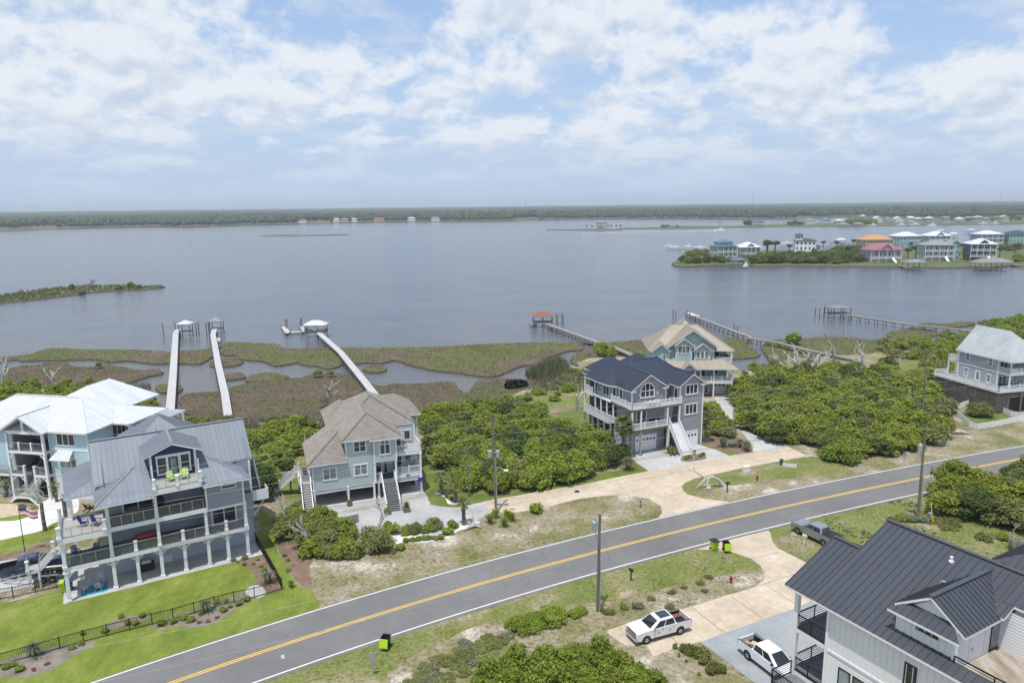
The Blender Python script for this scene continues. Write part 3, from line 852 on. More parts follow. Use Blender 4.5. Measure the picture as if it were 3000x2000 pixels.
# the barrier island: one sheet under everything near the camera, with a muddy bank down to the water
UP = PX(D_, (-900, 1000), (-300, 925), (0, 905), (120, 885), (260, 890), (330, 925), (420, 955), (560, 968), (720, 968), (860, 960), (960, 948), (1050, 935), (1180, 905), (1270, 868), (1330, 832), (1385, 815),
  (1450, 822), (1520, 838), (1690, 850), (1760, 836), (1850, 822), (2000, 812), (2080, 800), (2150, 790), (2230, 768), (2352, 745), (2700, 715))
upw = [G(p[0], p[1], 0) for p in UP] + [Vector((320, 60, 0)), Vector((300, -160, 0)), Vector((-300, -160, 0)), Vector((-260, 30, 0))]
_, GROUND_P = island('ground', None, 0.0, GROUND, zb=-1.7, n=3, amp=.3, step=1.5, grow=2.5, world=upw)
MARSHES = [
 PX(ZF, (-500, 260), (0, 195), (110, 185), (260, 165), (390, 125), (500, 115), (640, 118), (750, 128), (1000, 128), (1200, 131), (1460, 146), (1540, 141), (1650, 131), (1760, 126), (1900, 105), (1830, 185), (1765, 225), (1700, 248), (1560, 243),
 (1460, 242), (1380, 248), (1300, 245), (1190, 230), (1100, 222), (930, 233), (870, 215), (780, 208), (550, 215), (330, 218), (180, 222), (90, 215), (-500, 330)),
 PX(ZM, (800, 412), (870, 352), (960, 340), (1100, 348), (1380, 360), (1430, 398), (1600, 404), (1850, 397), (2352, 395)) + PX(D_, (1000, 796), (1130, 789), (1250, 786), (1330, 787), (1385, 792)) +
 PX(ZV, (700, 420), (690, 478), (560, 492), (430, 530), (330, 570), (320, 622), (240, 638), (150, 630), (60, 652)) + PX(D_, (1165, 852), (1140, 862), (1110, 863), (1060, 856), (1000, 849), (945, 838), (908, 826), (880, 832)) +
 PX(ZM, (2240, 540), (2130, 555), (2050, 540), (1990, 578), (1880, 600), (1790, 577), (1660, 562), (1570, 540), (1500, 553), (1350, 573), (1280, 532), (1150, 516), (990, 506), (970, 490), (970, 462), (880, 470), (820, 445)),
 PX(ZM, (725, 550), (760, 530), (840, 508), (930, 502), (1010, 515), (1040, 535), (1000, 562), (890, 578), (780, 582), (730, 570)),
 PX(ZM, (860, 665), (940, 650), (1010, 637), (1060, 660), (1060, 688), (960, 705), (870, 706)),
 PX(ZM, (1080, 695), (1180, 655), (1330, 642), (1480, 672), (1480, 696), (1350, 716), (1200, 722), (1090, 726)),
 PX(ZM, (200, 772), (250, 754), (390, 752), (435, 780), (435, 818), (330, 826), (230, 830)),
 PX(ZM, (2230, 600), (2290, 572), (2400, 566), (2455, 590), (2430, 625), (2330, 635), (2260, 625)),
 PX(ZF, (-500, 330), (0, 312), (120, 278), (300, 262), (430, 242), (560, 236), (600, 260), (720, 276), (830, 271), (900, 256), (980, 261), (1100, 291), (1230, 299), (1330, 293), (1395, 312), (1390, 335), (1300, 350), (1200, 380), (1130, 405), (1060, 412),
 (980, 402), (900, 417), (700, 500), (500, 520), (100, 520), (-500, 560)),
 PX(ZM, (425, 925), (450, 872), (520, 842), (650, 831), (800, 826), (890, 801), (1000, 766), (1150, 731), (1350, 716), (1480, 702), (1600, 692), (1750, 652), (1900, 647), (2050, 657), (2110, 680), (2180, 715)) +
 PX(D_, (880, 886), (905, 880), (960, 881), (1000, 877), (1040, 876), (1050, 890), (1070, 902), (1085, 888), (1100, 874), (1150, 869), (1205, 871), (1300, 880), (1200, 960), (900, 1000), (600, 1000)) + PX(ZM, (470, 1030), (445, 970)),
 PX(ZV, (690, 502), (760, 470), (830, 448), (960, 412), (1150, 396), (1300, 388), (1500, 420), (1500, 620), (1000, 760), (760, 700), (650, 640), (590, 605), (600, 545)),
 PX(ZV, (-60, 790), (60, 775), (140, 790), (165, 825), (140, 850), (-60, 870)),
 PX(Z4, (1350, 230), (1490, 236), (1600, 228), (1720, 240), (1770, 262), (1760, 290), (1850, 350), (1880, 385), (1840, 408), (1700, 420), (1590, 425), (1400, 430)),
 PX(Z6, (345, 245), (400, 202), (560, 187), (720, 180), (900, 175), (1050, 182), (1190, 195), (1290, 180), (1400, 190), (1500, 280), (1300, 360), (1000, 400), (700, 420), (450, 400), (390, 330), (360, 280)),
 PX(Z6, (1305, 152), (1340, 132), (1500, 102), (1600, 107), (1690, 130), (1690, 158), (1600, 170), (1500, 185), (1350, 180)),
 PX(Z6, (1545, 76), (1620, 66), (1750, 71), (1900, 59), (1970, 61), (1960, 78), (1850, 95), (1760, 100), (1600, 86)),
]
MARSH_P = []
for i, q in enumerate(MARSHES):
 _, P = island('marsh', q, MARSH_Z, MARSHB if i in (7, 8) else MARSHG, zb=-1.5, n=4, amp=.22, step=.9, grow=.45)
 MARSH_P.append(P)
_, MID_P = island('marsh_island', PX(D_, (-220, 690), (0, 677), (80, 667), (150, 659), (240, 655), (300, 657), (378, 657), (340, 663), (240, 668), (150, 678), (60, 689), (-220, 708)), -.5, ISLE, zb=-1.5, n=3, amp=.6, step=3, grow=1.0)
# low land across the water: the island of houses, the strip behind it, the mainland
_, ISL_P = island('far_island', PX(FM, (1385, 655), (1480, 674), (1650, 668), (1900, 659), (2100, 666)) + PX(FR, (0, 672), (300, 667), (600, 671), (900, 674), (1300, 678), (1500, 681), (1700, 685), (1900, 679), (2150, 671), (2352, 664), (3200, 650), (3200, 470), (2352, 470)) +
     PX(FR, (1900, 500), (1300, 500), (800, 520), (300, 535), (0, 540)) + PX(FM, (1900, 550), (1600, 556), (1480, 572), (1450, 600)), -.1, ISLE, zb=-1.6, n=3, amp=.8, step=5, grow=1.6)
island('far_strip', PX(FM, (940, 352), (1280, 349), (1500, 348), (1800, 342), (2100, 336)) + PX(FR, (0, 340), (350, 331), (700, 331), (1050, 326), (1600, 321), (2000, 313), (2352, 311), (3400, 300), (3400, 262), (2352, 268), (1700, 268), (1200, 290), (700, 300), (300, 310)) +
  PX(FM, (2000, 325), (1700, 330), (1460, 326), (1330, 325), (1270, 340), (950, 345)), -.1, ISLE, zb=-1.6, n=2, amp=1.5, step=12, grow=3)
island('house_islet', PX(FM, (300, 361), (500, 357), (640, 353), (900, 352), (950, 356), (900, 361), (620, 363)), -.1, FARLAND, zb=-1.6, n=2, amp=.8, step=8, grow=2)
island('sand_bar', PX(FL, (1190, 220), (1300, 216), (1460, 216), (1600, 212), (1580, 218), (1450, 221), (1240, 223)), -.75, ISLE, zb=-1.4, n=2, amp=.5, step=8, grow=2)
MAIN_SHORE = [G(*p, -.2) for p in PX(FL, (-900, 250), (-300, 212), (0, 199), (150, 192), (480, 182), (720, 178), (860, 180), (1100, 172), (1400, 165), (1700, 158), (2000, 155)) + PX(FM, (0, 283), (250, 275), (800, 266), (1500, 266), (2000, 268)) + PX(FR, (0, 268), (500, 266), (800, 246), (1100, 258), (1700, 258), (2352, 250), (3600, 225))]
mlw = MAIN_SHORE + [Vector((8500, 5200, 0)), Vector((8500, 8800, 0)), Vector((-8500, 8800, 0)), Vector((-8500, 5000, 0))]
mb = MB(); mb.v = [(p.x, p.y, -.2) for p in mlw]
for t in tessellate_polygon([[Vector((p.x, p.y, 0)) for p in mlw]]): mb.f.append(tuple(t)); mb.mi.append(0)
mb.build('mainland', FARLAND)['kind'] = 'structure'
# lawns, beds and drives (each a sheet a few millimetres above the one below)
sheet('lawn', [(-400, 1830), (-200, 1800), (0, 1768), (183, 1731), (340, 1733), (553, 1668), (680, 1640), (745, 1630), (765, 1560), (758, 1490), (790, 1515), (834, 1570), (812, 1600), (833, 1650), (846, 1676), (876, 1714), (905, 1726), (938, 1776), (860, 1806), (700, 1858), (500, 1932), (229, 2014), (60, 2080), (-400, 2240)], .004, LAWN, amp=.08)
sheet('mulch_bed', PX(Z2c, (690, 1080), (800, 1040), (900, 1010), (1000, 985), (1080, 1030), (1140, 1130), (1230, 1260), (1258, 1365), (1130, 1410), (1000, 1400), (930, 1350), (970, 1290), (962, 1220), (900, 1150), (800, 1100)), .010, MULCH, amp=.05)
sheet('mulch_bed', [(812, 1600), (838, 1568), (900, 1570), (930, 1620), (905, 1660), (915, 1718), (880, 1714), (850, 1680), (832, 1648)], .010, MULCH, amp=.1)
sheet('mulch_bed', PX(ZA, (1055, 440), (1060, 410), (1240, 345), (1500, 270), (1690, 195), (1740, 245), (1640, 300), (1540, 370), (1440, 425), (1320, 437), (1200, 432), (1100, 462)), .010, MULCHG, amp=.05)
sheet('mulch_bed', PX(ZA, (-400, 760), (0, 680), (60, 650), (430, 560), (640, 530), (650, 560), (580, 600), (480, 650), (380, 720), (200, 778), (0, 790), (-400, 830)), .010, MULCHG, amp=.05)
sheet('mulch_bed', PX(ZA, (740, 412), (850, 372), (930, 358), (1045, 352), (1045, 375), (900, 420), (760, 450)), .010, MULCHG, amp=.04)
sheet('garden_path', PX(ZA, (1690, 200), (1720, 160), (1790, 150), (1830, 190), (1815, 225), (1750, 238)), .014, CONC)
sheet('yard', PX(ZP, (180, 430), (300, 455), (400, 530), (450, 590), (460, 690), (520, 800), (640, 870), (760, 870), (1000, 850), (1300, 830), (1600, 755), (1850, 685), (2150, 635), (2270, 655), (2352, 652), (1700, 790), (1400, 832), (1100, 887), (900, 917), (760, 947), (650, 972), (500, 1000), (400, 992), (270, 972), (180, 880)), .004, LAWN2, amp=.1, step=1.2)
sheet('yard', PX(ZP, (1430, 190), (1480, 120), (1600, 75), (1740, 55), (1900, 100), (2000, 440), (1880, 470), (1780, 390), (1690, 310), (1560, 285), (1460, 250)), .010, LAWN2, amp=.1)
sheet('mulch_path', PX(ZP, (1370, 190), (1400, 130), (1480, 85), (1600, 50), (1740, 40), (1740, 100), (1560, 130), (1490, 200), (1560, 260), (1700, 290), (1900, 460), (1840, 480), (1680, 350), (1560, 300), (1430, 240)), .006, MULCH, amp=.15)
sheet('yard', [(2130, 1105), (2185, 1110), (2200, 1150), (2152, 1172)], .004, LAWN2, smooth=False)
sheet('yard', PX(Z4, (1270, 1250), (1330, 1240), (1450, 1280), (1600, 1310), (1690, 1330), (1570, 1352), (1430, 1300), (1300, 1255)), .006, LAWN2)
sheet('mulch_bed', PX(Z4, (1300, 1235), (1380, 1200), (1600, 1180), (1720, 1200), (1800, 1270), (1800, 1310), (1690, 1332), (1500, 1290)), .004, MULCH, amp=.1)
sheet('mulch_bed', PX(Z4, (1120, 1392), (1150, 1360), (1240, 1340), (1345, 1350), (1365, 1385), (1210, 1412), (1150, 1408)), .022, MULCH, amp=.04)
sheet('yard', PX(Z4, (640, 1390), (700, 1385), (770, 1425), (815, 1490), (700, 1505), (640, 1470)), .006, LAWN2)
sheet('yard', PX(Z6b, (385, 1310), (560, 1200), (800, 1230), (1000, 1260), (1254, 1290), (1254, 1345), (900, 1385), (645, 1465), (540, 1420)), .006, LAWN2, smooth=False)
sheet('roadside_lawn', PX(ZR, (10, 625), (250, 548), (600, 472), (950, 408), (1245, 358), (1400, 390), (1620, 470), (1500, 520), (1200, 560), (900, 590), (700, 620), (500, 640), (250, 690), (60, 700), (10, 670)), .006, VERGE, amp=.15, step=1)
sheet('gravel_lot', [(930, 1510), (935, 1480), (1090, 1420), (1240, 1430), (1263, 1478), (1302, 1484), (1345, 1487), (1379, 1478), (1414, 1470), (1440, 1499), (1400, 1523), (1340, 1552), (1290, 1562), (1250, 1590), (1150, 1590), (1050, 1560), (960, 1545)], .008, GRAVEL, smooth=False, amp=.12)
sheet('gravel_lot', [(2055, 1880), (2121, 1850), (2247, 1805), (2334, 1776), (2460, 1735), (2800, 1900), (2700, 2100), (2300, 2120), (2212, 1999)], .008, GRAVELB, smooth=False, amp=.05)
sheet('pebble_bed', PX(ZP, (310, 860), (345, 850), (400, 880), (440, 930), (540, 945), (550, 962), (480, 970), (430, 960), (400, 905)), .013, SHELL)
sheet('pebble_bed', PX(Z9, (400, 200), (480, 185), (560, 200), (640, 190), (860, 220), (980, 160), (1060, 90), (1190, 80), (1120, 125), (1000, 165), (880, 235), (640, 262), (540, 262), (470, 270), (480, 240)), .014, SHELL)
def drive(name, pts, z, mat, **k): return sheet(name, pts, z, mat, **k)
drive('side_drive', PX(ZP, (760, 945), (900, 915), (1100, 885), (1400, 830), (1700, 785), (2000, 720), (2352, 650)) + PX(ZR, (300, 375), (600, 330), (1040, 262), (1235, 355), (950, 405), (600, 470), (250, 545), (100, 582), (20, 622), (-8, 650), (0, 690), (50, 730), (200, 770), (450, 802)) +
  [(2130, 1478), (2000, 1510), (1915, 1532), (1930, 1515), (1940, 1500), (1936, 1482), (1902, 1461), (1837, 1448)] + PX(ZP, (1950, 885), (1700, 915), (1350, 1000), (1060, 1055), (840, 1040)), .012, TAN, smooth=False)
drive('house_drive', [(1838, 1338), (1900, 1379), (2000, 1360), (2137, 1335), (2100, 1318), (2045, 1301), (2000, 1290), (1900, 1290), (1840, 1318)], .016, CONC, smooth=False)
drive('house_drive', [(2085, 1150), (2150, 1150), (2151, 1172), (2148, 1197), (2147, 1220), (2157, 1243), (2186, 1266), (2250, 1285), (2309, 1309), (2208, 1323), (2206, 1309), (2172, 1264), (2140, 1242), (2112, 1221), (2103, 1183)], .016, CONC, n=3)
drive('beach_house_drive', PX(Z8, (880, 385), (1100, 320), (1500, 212), (1532, 245), (1545, 320), (1600, 380), (1800, 480)) + [(2420, 1680), (2470, 1720), (2334, 1779)] + PX(Z8, (1500, 992), (1120, 1128), (935, 1197), (700, 1255), (490, 1335), (440, 1240), (250, 1235), (90, 1130), (90, 1100), (270, 1040), (500, 985), (760, 910), (900, 870), (1180, 780), (1400, 710), (1468, 662), (1482, 600), (1440, 530), (1360, 470), (1200, 415), (1000, 392)), .012, TAN, smooth=False)
drive('front_drive', PX(ZT, (-400, 1000), (-100, 925), (0, 910), (270, 850), (470, 800), (600, 720), (830, 615), (900, 560), (900, 430), (800, 400), (580, 430), (400, 480), (452, 540), (400, 600), (300, 650), (150, 685), (0, 690), (-400, 720)), .012, WCONC, n=3)
drive('parking_pad', PX(ZT, (-500, 1250), (0, 1150), (450, 1090), (800, 1020), (1200, 980), (1100, 1250), (740, 1400), (300, 1450), (0, 1510), (-500, 1620)), .012, CONC, smooth=False)
sheet('front_lawn', PX(ZT, (-400, 1010), (-100, 935), (0, 915), (270, 855), (470, 805), (600, 725), (700, 680), (700, 800), (480, 900), (400, 965), (200, 1040), (0, 1080), (-400, 1160)), .008, LAWN, n=3)
sheet('mulch_bed', PX(ZT, (-400, 1160), (0, 1075), (250, 1020), (400, 960), (520, 940), (460, 1060), (240, 1110), (0, 1150), (-400, 1220)), .010, MULCH, n=3)
sheet('front_lawn', PX(ZT, (-300, 480), (0, 480), (100, 470), (300, 500), (400, 495), (450, 535), (400, 598), (300, 645), (150, 682), (0, 687), (-300, 700)), .016, LAWN, n=3)
sheet('shell_bed', PX(ZT, (-300, 500), (0, 490), (150, 490), (330, 520), (355, 555), (250, 610), (100, 640), (0, 655), (-300, 660)), .020, mottled('tan_shell', [(.3, (.40, .33, .22)), (.7, (.55, .47, .34))], 1.2, bscale=12), n=3)
sheet('stony_bed', PX(ZT, (560, 440), (620, 410), (740, 400), (740, 470), (600, 485)), .016, SHELL)
sheet('sandy_yard', [(735, 1345), (780, 1330), (800, 1345), (800, 1375), (770, 1385), (735, 1390)], .004, SHELL, smooth=False)
sheet('mulch_bed', PX(Z3, (20, 950), (100, 895), (200, 890), (230, 960), (180, 985), (80, 975)), .010, MULCHG)
sheet('yard', PX(Z3, (60, 1000), (90, 970), (230, 980), (330, 1080), (330, 1200), (200, 1200), (60, 1100)), .006, LAWN2)
sheet('roadside_lawn', [(600, 2060), (723, 2005), (1000, 1915), (1340, 1809), (1510, 1760), (1750, 1682), (2040, 1602), (2080, 1612), (2150, 1620), (2200, 1640), (2225, 1660), (2100, 1690), (1950, 1720), (1800, 1760), (1700, 1770), (1500, 1810), (1350, 1850), (1200, 1920), (1130, 1990), (1100, 2060)], .004, VERGE, n=4, amp=.3, step=1.5)
sheet('roadside_lawn', [(2260, 1548), (2450, 1493), (2650, 1455), (2800, 1425), (3200, 1350), (3300, 1700), (2900, 1700), (2600, 1640), (2400, 1640), (2330, 1560), (2280, 1580)], .004, VERGE, n=4, amp=.3, step=1.5)
sheet('rough_grass', PX(D_, (1190, 915), (1262, 880), (1325, 845), (1385, 828), (1460, 832), (1505, 848), (1490, 905), (1380, 950), (1290, 965), (1200, 962)), .003, VERGE, amp=.3, step=1.5)
sheet('rough_grass', PX(Z6, (100, 600), (250, 480), (500, 455), (900, 425), (1200, 400), (1420, 330), (1500, 300), (1700, 330), (1680, 520), (1700, 660), (1300, 560), (700, 560)), .003, VERGE, amp=.3, step=1.5)
sheet('rough_grass', PX(D_, (-300, 940), (0, 915), (120, 897), (255, 902), (325, 937), (420, 962), (560, 975), (720, 976), (900, 968), (940, 1010), (700, 1080), (560, 1060), (300, 960), (-300, 1010)), .003, VERGE, amp=.3, step=1.5)
# the road
TOPE = [(-420, 2252), (229.6, 2000), (501.7, 1921.7), (1000, 1764.8), (1350, 1660), (1760, 1570), (2000, 1503.8), (2148.8, 1466.6), (2297.6, 1435), (2446, 1405.6), (2595, 1377), (2700, 1356.5), (3000, 1309), (3500, 1232)]
BOTE = [(60, 2245), (722.8, 2000), (1000, 1911.6), (1340, 1806), (1510, 1757), (1751, 1678.6), (2081.7, 1587.8), (2247.5, 1546.3), (2347, 1523), (2446, 1490), (2693, 1442.8), (2770, 1425.5), (3100, 1355), (3500, 1275)]
def resample(pts, n):
 P = catmull([G(*p) for p in pts], 8, closed=False)
 L = [0]
 for i in range(1, len(P)): L.append(L[-1] + (P[i] - P[i - 1]).length)
 out = []
 for k in range(n):
  t = L[-1] * k / (n - 1); i = max(j for j in range(len(L)) if L[j] <= t + 1e-9); i = min(i, len(P) - 2)
  out.append(P[i].lerp(P[i + 1], (t - L[i]) / max(1e-9, L[i + 1] - L[i])))
 return out
def fit_line(pts, deg=4):
 P = [G(*p) for p in pts]; x = np.array([p.x for p in P]); y = np.array([p.y for p in P])
 return np.polyfit(x / 50, y, deg)
_ct, _cb = fit_line(TOPE), fit_line(BOTE)
XS = np.linspace(-75, 125, 90)
EN = [Vector((x, np.polyval(_ct, x / 50), 0)) for x in XS]     # north edge line
_en = np.array([(p.x, p.y) for p in EN])
_wm = float(np.median([np.min(np.hypot(_en[:, 0] - q.x, _en[:, 1] - q.y)) for q in (G(*p) for p in BOTE[2:11])]))
ES = []                                                           # south edge line: the north one moved across the road
for i, p in enumerate(EN):
 d = (EN[min(i + 1, len(EN) - 1)] - EN[max(i - 1, 0)]).normalized()
 ES.append(p + Vector((d.y, -d.x, 0)) * _wm)
def strip(name, A, B, z, mat):
 mb = MB(); n = len(A)
 mb.v = [(p.x, p.y, z) for p in A] + [(p.x, p.y, z) for p in B]
 mb.f = [(i, n + i, n + i + 1, i + 1) for i in range(n - 1)]; mb.mi = [0] * (n - 1)
 o = mb.build(name, mat); o['kind'] = 'structure'; return o
def lerp_line(t0, off=0.0): return [a.lerp(b, t0) + (b - a).normalized() * off for a, b in zip(EN, ES)]
strip('road', lerp_line(0, -.15), lerp_line(1, .38), .022, ASPH)
strip('edge_line', lerp_line(0, 0.0), lerp_line(0, .13), .027, LINEW)
strip('edge_line', lerp_line(1, -.13), lerp_line(1, 0.0), .027, LINEW)
strip('centre_line', lerp_line(.5, -.20), lerp_line(.5, -.07), .027, LINEY)
strip('centre_line', lerp_line(.5, .07), lerp_line(.5, .20), .027, LINEY)
# the small S sprayed on the lane, expansion joints and the manhole of the side drive
cu = bpy.data.curves.new('lane_mark', 'FONT'); cu.body = 'S'; cu.size = .75; cu.extrude = .002; cu.align_x = 'CENTER'
lm = text_object('lane_mark', cu); lm.location = G(*ZA(1950, 655), 0) + Vector((0, 0, .030)); lm.rotation_euler = (0, 0, .35); lm.data.materials.append(LINEW); lm['kind'] = 'structure'
JOINT = paint('joint_soil', (.16, .15, .09), .9)
def joint(a, b, z, w=.07):
 A, B = G(*a), G(*b); n = Vector((B.y - A.y, A.x - B.x, 0)).normalized() * w / 2
 mb = MB(); P = [A]
 for k in range(1, 8): P.append(A.lerp(B, k / 8) + n * RNG.uniform(-.5, .5))
 P.append(B)
 for i in range(8): mb.poly([(q.x, q.y, z) for q in (P[i] - n, P[i + 1] - n, P[i + 1] + n, P[i] + n)])
 return mb
jm = MB()
for a, b in ((Z8(635, 1145), Z8(720, 1222)), (Z8(835, 900), Z8(1120, 1122)), (Z8(1165, 790), Z8(1465, 1000)), (Z8(1470, 690), Z8(1780, 890)), (Z8(1180, 782), Z8(1800, 590)), (Z8(1360, 470), Z8(1610, 412))): jm.add(joint(a, b, .017))
jm.build('drive_joints', JOINT)['kind'] = 'structure'
jm = MB()
for a, b in ((ZP(1090, 905), ZP(1200, 1000)), (ZP(1370, 840), ZP(1520, 940)), (ZP(1690, 790), ZP(1820, 895)), (ZP(2010, 725), ZP(2150, 860)), (ZP(860, 990), ZP(1200, 940)), (ZR(300, 378), ZR(420, 500)), (ZR(620, 330), ZR(740, 440)), (ZR(880, 290), ZR(1010, 390))): jm.add(joint(a, b, .017, .04))
jm.build('drive_joints', paint('joint_sand', (.38, .31, .23), .9))['kind'] = 'structure'
jm = MB()
for a, b in ((Z9(1690, 330), Z9(1930, 560)), (Z9(2030, 225), Z9(2205, 310)), (Z9(2260, 210), Z9(2310, 420)), (Z9(1395, 600), Z9(1420, 660)), (ZR(350, 905), ZR(420, 940)), (ZQ(700, 270), ZQ(760, 330))): jm.add(joint(a, b, .026, .045))
jm.build('road_cracks', paint('crack_sealer', (.07, .07, .07), .7))['kind'] = 'structure'
mh = MB().lathe([(.38, 0), (.38, .012), (.33, .016), (.0, .016)], 16); mo = mh.build('manhole_cover', BLACKM); mo.location = G(*ZP(1668, 847)) + Vector((0, 0, .012))
tag(mo, 'round dark iron manhole cover in the tan side drive', 'manhole cover')
# ------------------------------------------------------------------ the houses
def house(name, px, yaw, label, z=0.0, xy=None):
 o = G(*px) if px else Vector((xy[0], xy[1], 0))
 return empty(name, (o.x, o.y, z), math.radians(yaw), label, 'house')
def roofs(planes, mat, par, kind='metal', **k):
 for p in planes: (metal_plane if kind == 'metal' else shingle_plane)(p, mat, par, **k)
# --- aqua house with the white metal roof, far left
def house_aqua():
 H = house('beach_house', Z1b(635, 1410), -11, 'three storey aqua beach house with white ribbed metal roof and gabled porch')
 for (a, b, top) in (((.2, 1), (6, 1), 9.35), ((-14, 1), (-5.6, 1), 9.35), ((6, 1), (6, 12), 9.35), ((-14, 12), (-14, 1), 9.35), ((6, 12), (-14, 12), 9.35)):
  siding_wall(H, a, b, 3.3, top, S1); siding_wall(H, a, b, 0, 3.28, S1W, course=.24)
 for a, b in (((-5.6, 1), (-5.6, 4.5)), ((-5.6, 4.5), (.2, 4.5)), ((.2, 4.5), (.2, 1))): board_wall(H, a, b, 0, 9.3, S6, sp=.45)
 for x, y in ((6, 1), (.2, 1), (-5.6, 1)): corner(H, x, y, 0, 9.3)
 MB().box(.2, 6.04, .94, .98, 6.7, 6.95).box(.2, 6.04, .94, .98, 3.2, 3.45).build('band_board', WHITE, H)
 pl, _ = wall_plane((.2, 1), (6, 1))
 window(H, pl, 2.55, 7.5, 2.6, 1.45, 3); window(H, pl, 2.5, 4.35, 2.5, 1.3, 3, glass=GLASSB)
 aw = [(1.05, -.35, 5.75), (4.1, -.35, 5.75), (3.7, .95, 6.75), (1.45, .95, 6.75)]
 a = metal_plane(aw, R1, H, sp=.4, th=.06); a.name = 'window_awning'
 m = MB(); m.beam((1.4, .95, 5.6), (1.4, -.2, 5.75), .08); m.beam((3.75, .95, 5.6), (3.75, -.2, 5.75), .08); m.build('awning_bracket', WHITE, H)
 deck(H, -5.6, .2, .0, 4.5, 6.7, .42, DECKD); deck(H, -5.6, -3.3, .0, 4.5, 3.45, .38, DECKD); deck(H, -1.9, .2, .0, 4.5, 3.45, .38, DECKD); deck(H, -3.3, -1.9, 2.6, 4.5, 3.45, .38, DECKD)
 deck(H, -9.4, -5.62, -.2, 1, 3.45, .38, DECKD); railing(H, (-9.4, -.15), (-5.6, -.15), 3.45, 1.0, 'cable')
 for x in (-5.5, .1):
  column(H, x, .1, 0, 9.4, .3)
 for x in (-3.4, -1.8): column(H, x, .1, 0, 4.6, .26)
 for z in (3.45, 6.7):
  if z > 5:
   railing(H, (-5.4, .08), (0, .08), z, 1.05, 'cable', 1.8)
   for x in (-3.7, -1.8): column(H, x, .08, z, z + 1.15, .2, cap=False, name='railing_post')
  else: railing(H, (-5.4, .08), (-3.4, .08), z, 1.05, 'cable', 1.0); railing(H, (-1.8, .08), (0, .08), z, 1.05, 'cable', 1.0)
 m = MB()
 for (x, s) in ((-5.35, 1), (-3.55, -1), (-1.65, 1), (-.05, -1)):
  m.beam((x, .1, 2.45), (x + s * .6, .1, 3.05), .12)
 for (x, s) in ((-5.35, 1), (-.05, -1)): m.beam((x, .1, 5.6), (x + s * .6, .1, 6.25), .12)
 m.build('post_brace', WHITE, H)
 MB().box(-5.7, .3, -.05, .2, 9.0, 9.42).box(-2.9, -2.6, -.02, .18, 9.42, 11.2).build('gable_beam', WHITE, H)
 MB().prism([(-5.5, 3.4, 9.4), (.1, 3.4, 9.4), (-2.7, 3.4, 11.3)], (0, .05, 0)).build('gable_panel', WOODB, H)
 stairs(H, (-2.6, -.4, .95), (-2.6, 2.7, 3.45), 1.35, 14, DECK, WHITE, 'cable')
 deck(H, -3.5, -1.6, -1.5, -.35, .95, .3); stairs(H, (-.5, -.9, 0), (-1.6, -.9, .95), 1.2, 5, DECK, WHITE, 'cable'); stairs(H, (-4.7, -.9, 0), (-3.5, -.9, .95), 1.2, 5, DECK, WHITE, 'cable')
 railing(H, (-3.5, -1.45), (-1.6, -1.45), .95, 1.0, 'cable')
 roofs(hip(-15, 6.6, .4, 12.4, 9.4, 12.4, -9.7, .8), R1, H); roofs(hip(-6.1, .75, -.6, 5.2, 9.4, 11.55, -.6, 5.2, 'y'), R1, H)
 roofs(hip(0, 9.2, 5.1, 13, 9.38, 10.75, 0, 5.3), R1, H); roofs(hip(-9.5, 2.5, 9.5, 20, 9.3, 12.35, 12.6, 17, 'y'), R1, H)
 ridge_cap(H, (-9.7, 6.4, 12.42), (.8, 6.4, 12.42), R1); ridge_cap(H, (-2.68, -.6, 11.57), (-2.68, 5, 11.57), R1, .25); ridge_cap(H, (.8, 6.4, 12.42), (6.6, .4, 9.42), R1, .25); ridge_cap(H, (5.3, 9.05, 10.77), (9.2, 5.1, 9.4), R1, .2)
 # side porch and pergola
 deck(H, 6.05, 9.0, 5.4, 12.5, 6.7, .4, DECKD); railing(H, (8.9, 5.5), (8.9, 12.5), 6.7, 1.05, 'cable'); railing(H, (6.1, 5.5), (8.9, 5.5), 6.7, 1.05, 'cable')
 for y in (5.5, 8.8, 12.3): column(H, 8.85, y, 0, 9.35, .26)
 m = MB()
 for y in (5.5, 8.8, 12.3): m.beam((8.85, y, 8.5), (8.2, y, 9.2), .12); m.beam((8.85, y + .1, 8.5), (8.85, y + .75, 9.2), .12)
 m.build('post_brace', WHITE, H)
 pl, _ = wall_plane((6, 1), (6, 12)); window(H, pl, 6.2, 6.9, 3.2, 2.0, 4)
 pg = MB().box(9.2, 12.2, 12.3, 12.5, 8.9, 9.15).box(9.2, 12.2, 9.4, 9.6, 8.9, 9.15).build('pergola', WHITE, H)
 for i in range(11): MB().box(9.3 + i * .28, 9.38 + i * .28, 9.0, 12.9, 9.16, 9.32).build('pergola_slat', WHITE, pg)
 for x, y in ((12.0, 12.4), (12.0, 9.5)): column(H, x, y, 0, 8.9, .22)
 deck(H, 9.0, 12.2, 9.3, 12.6, 6.7, .35, DECKD); railing(H, (12.1, 9.4), (12.1, 12.5), 6.7, 1.0, 'cable')
 return H
HA = house_aqua()
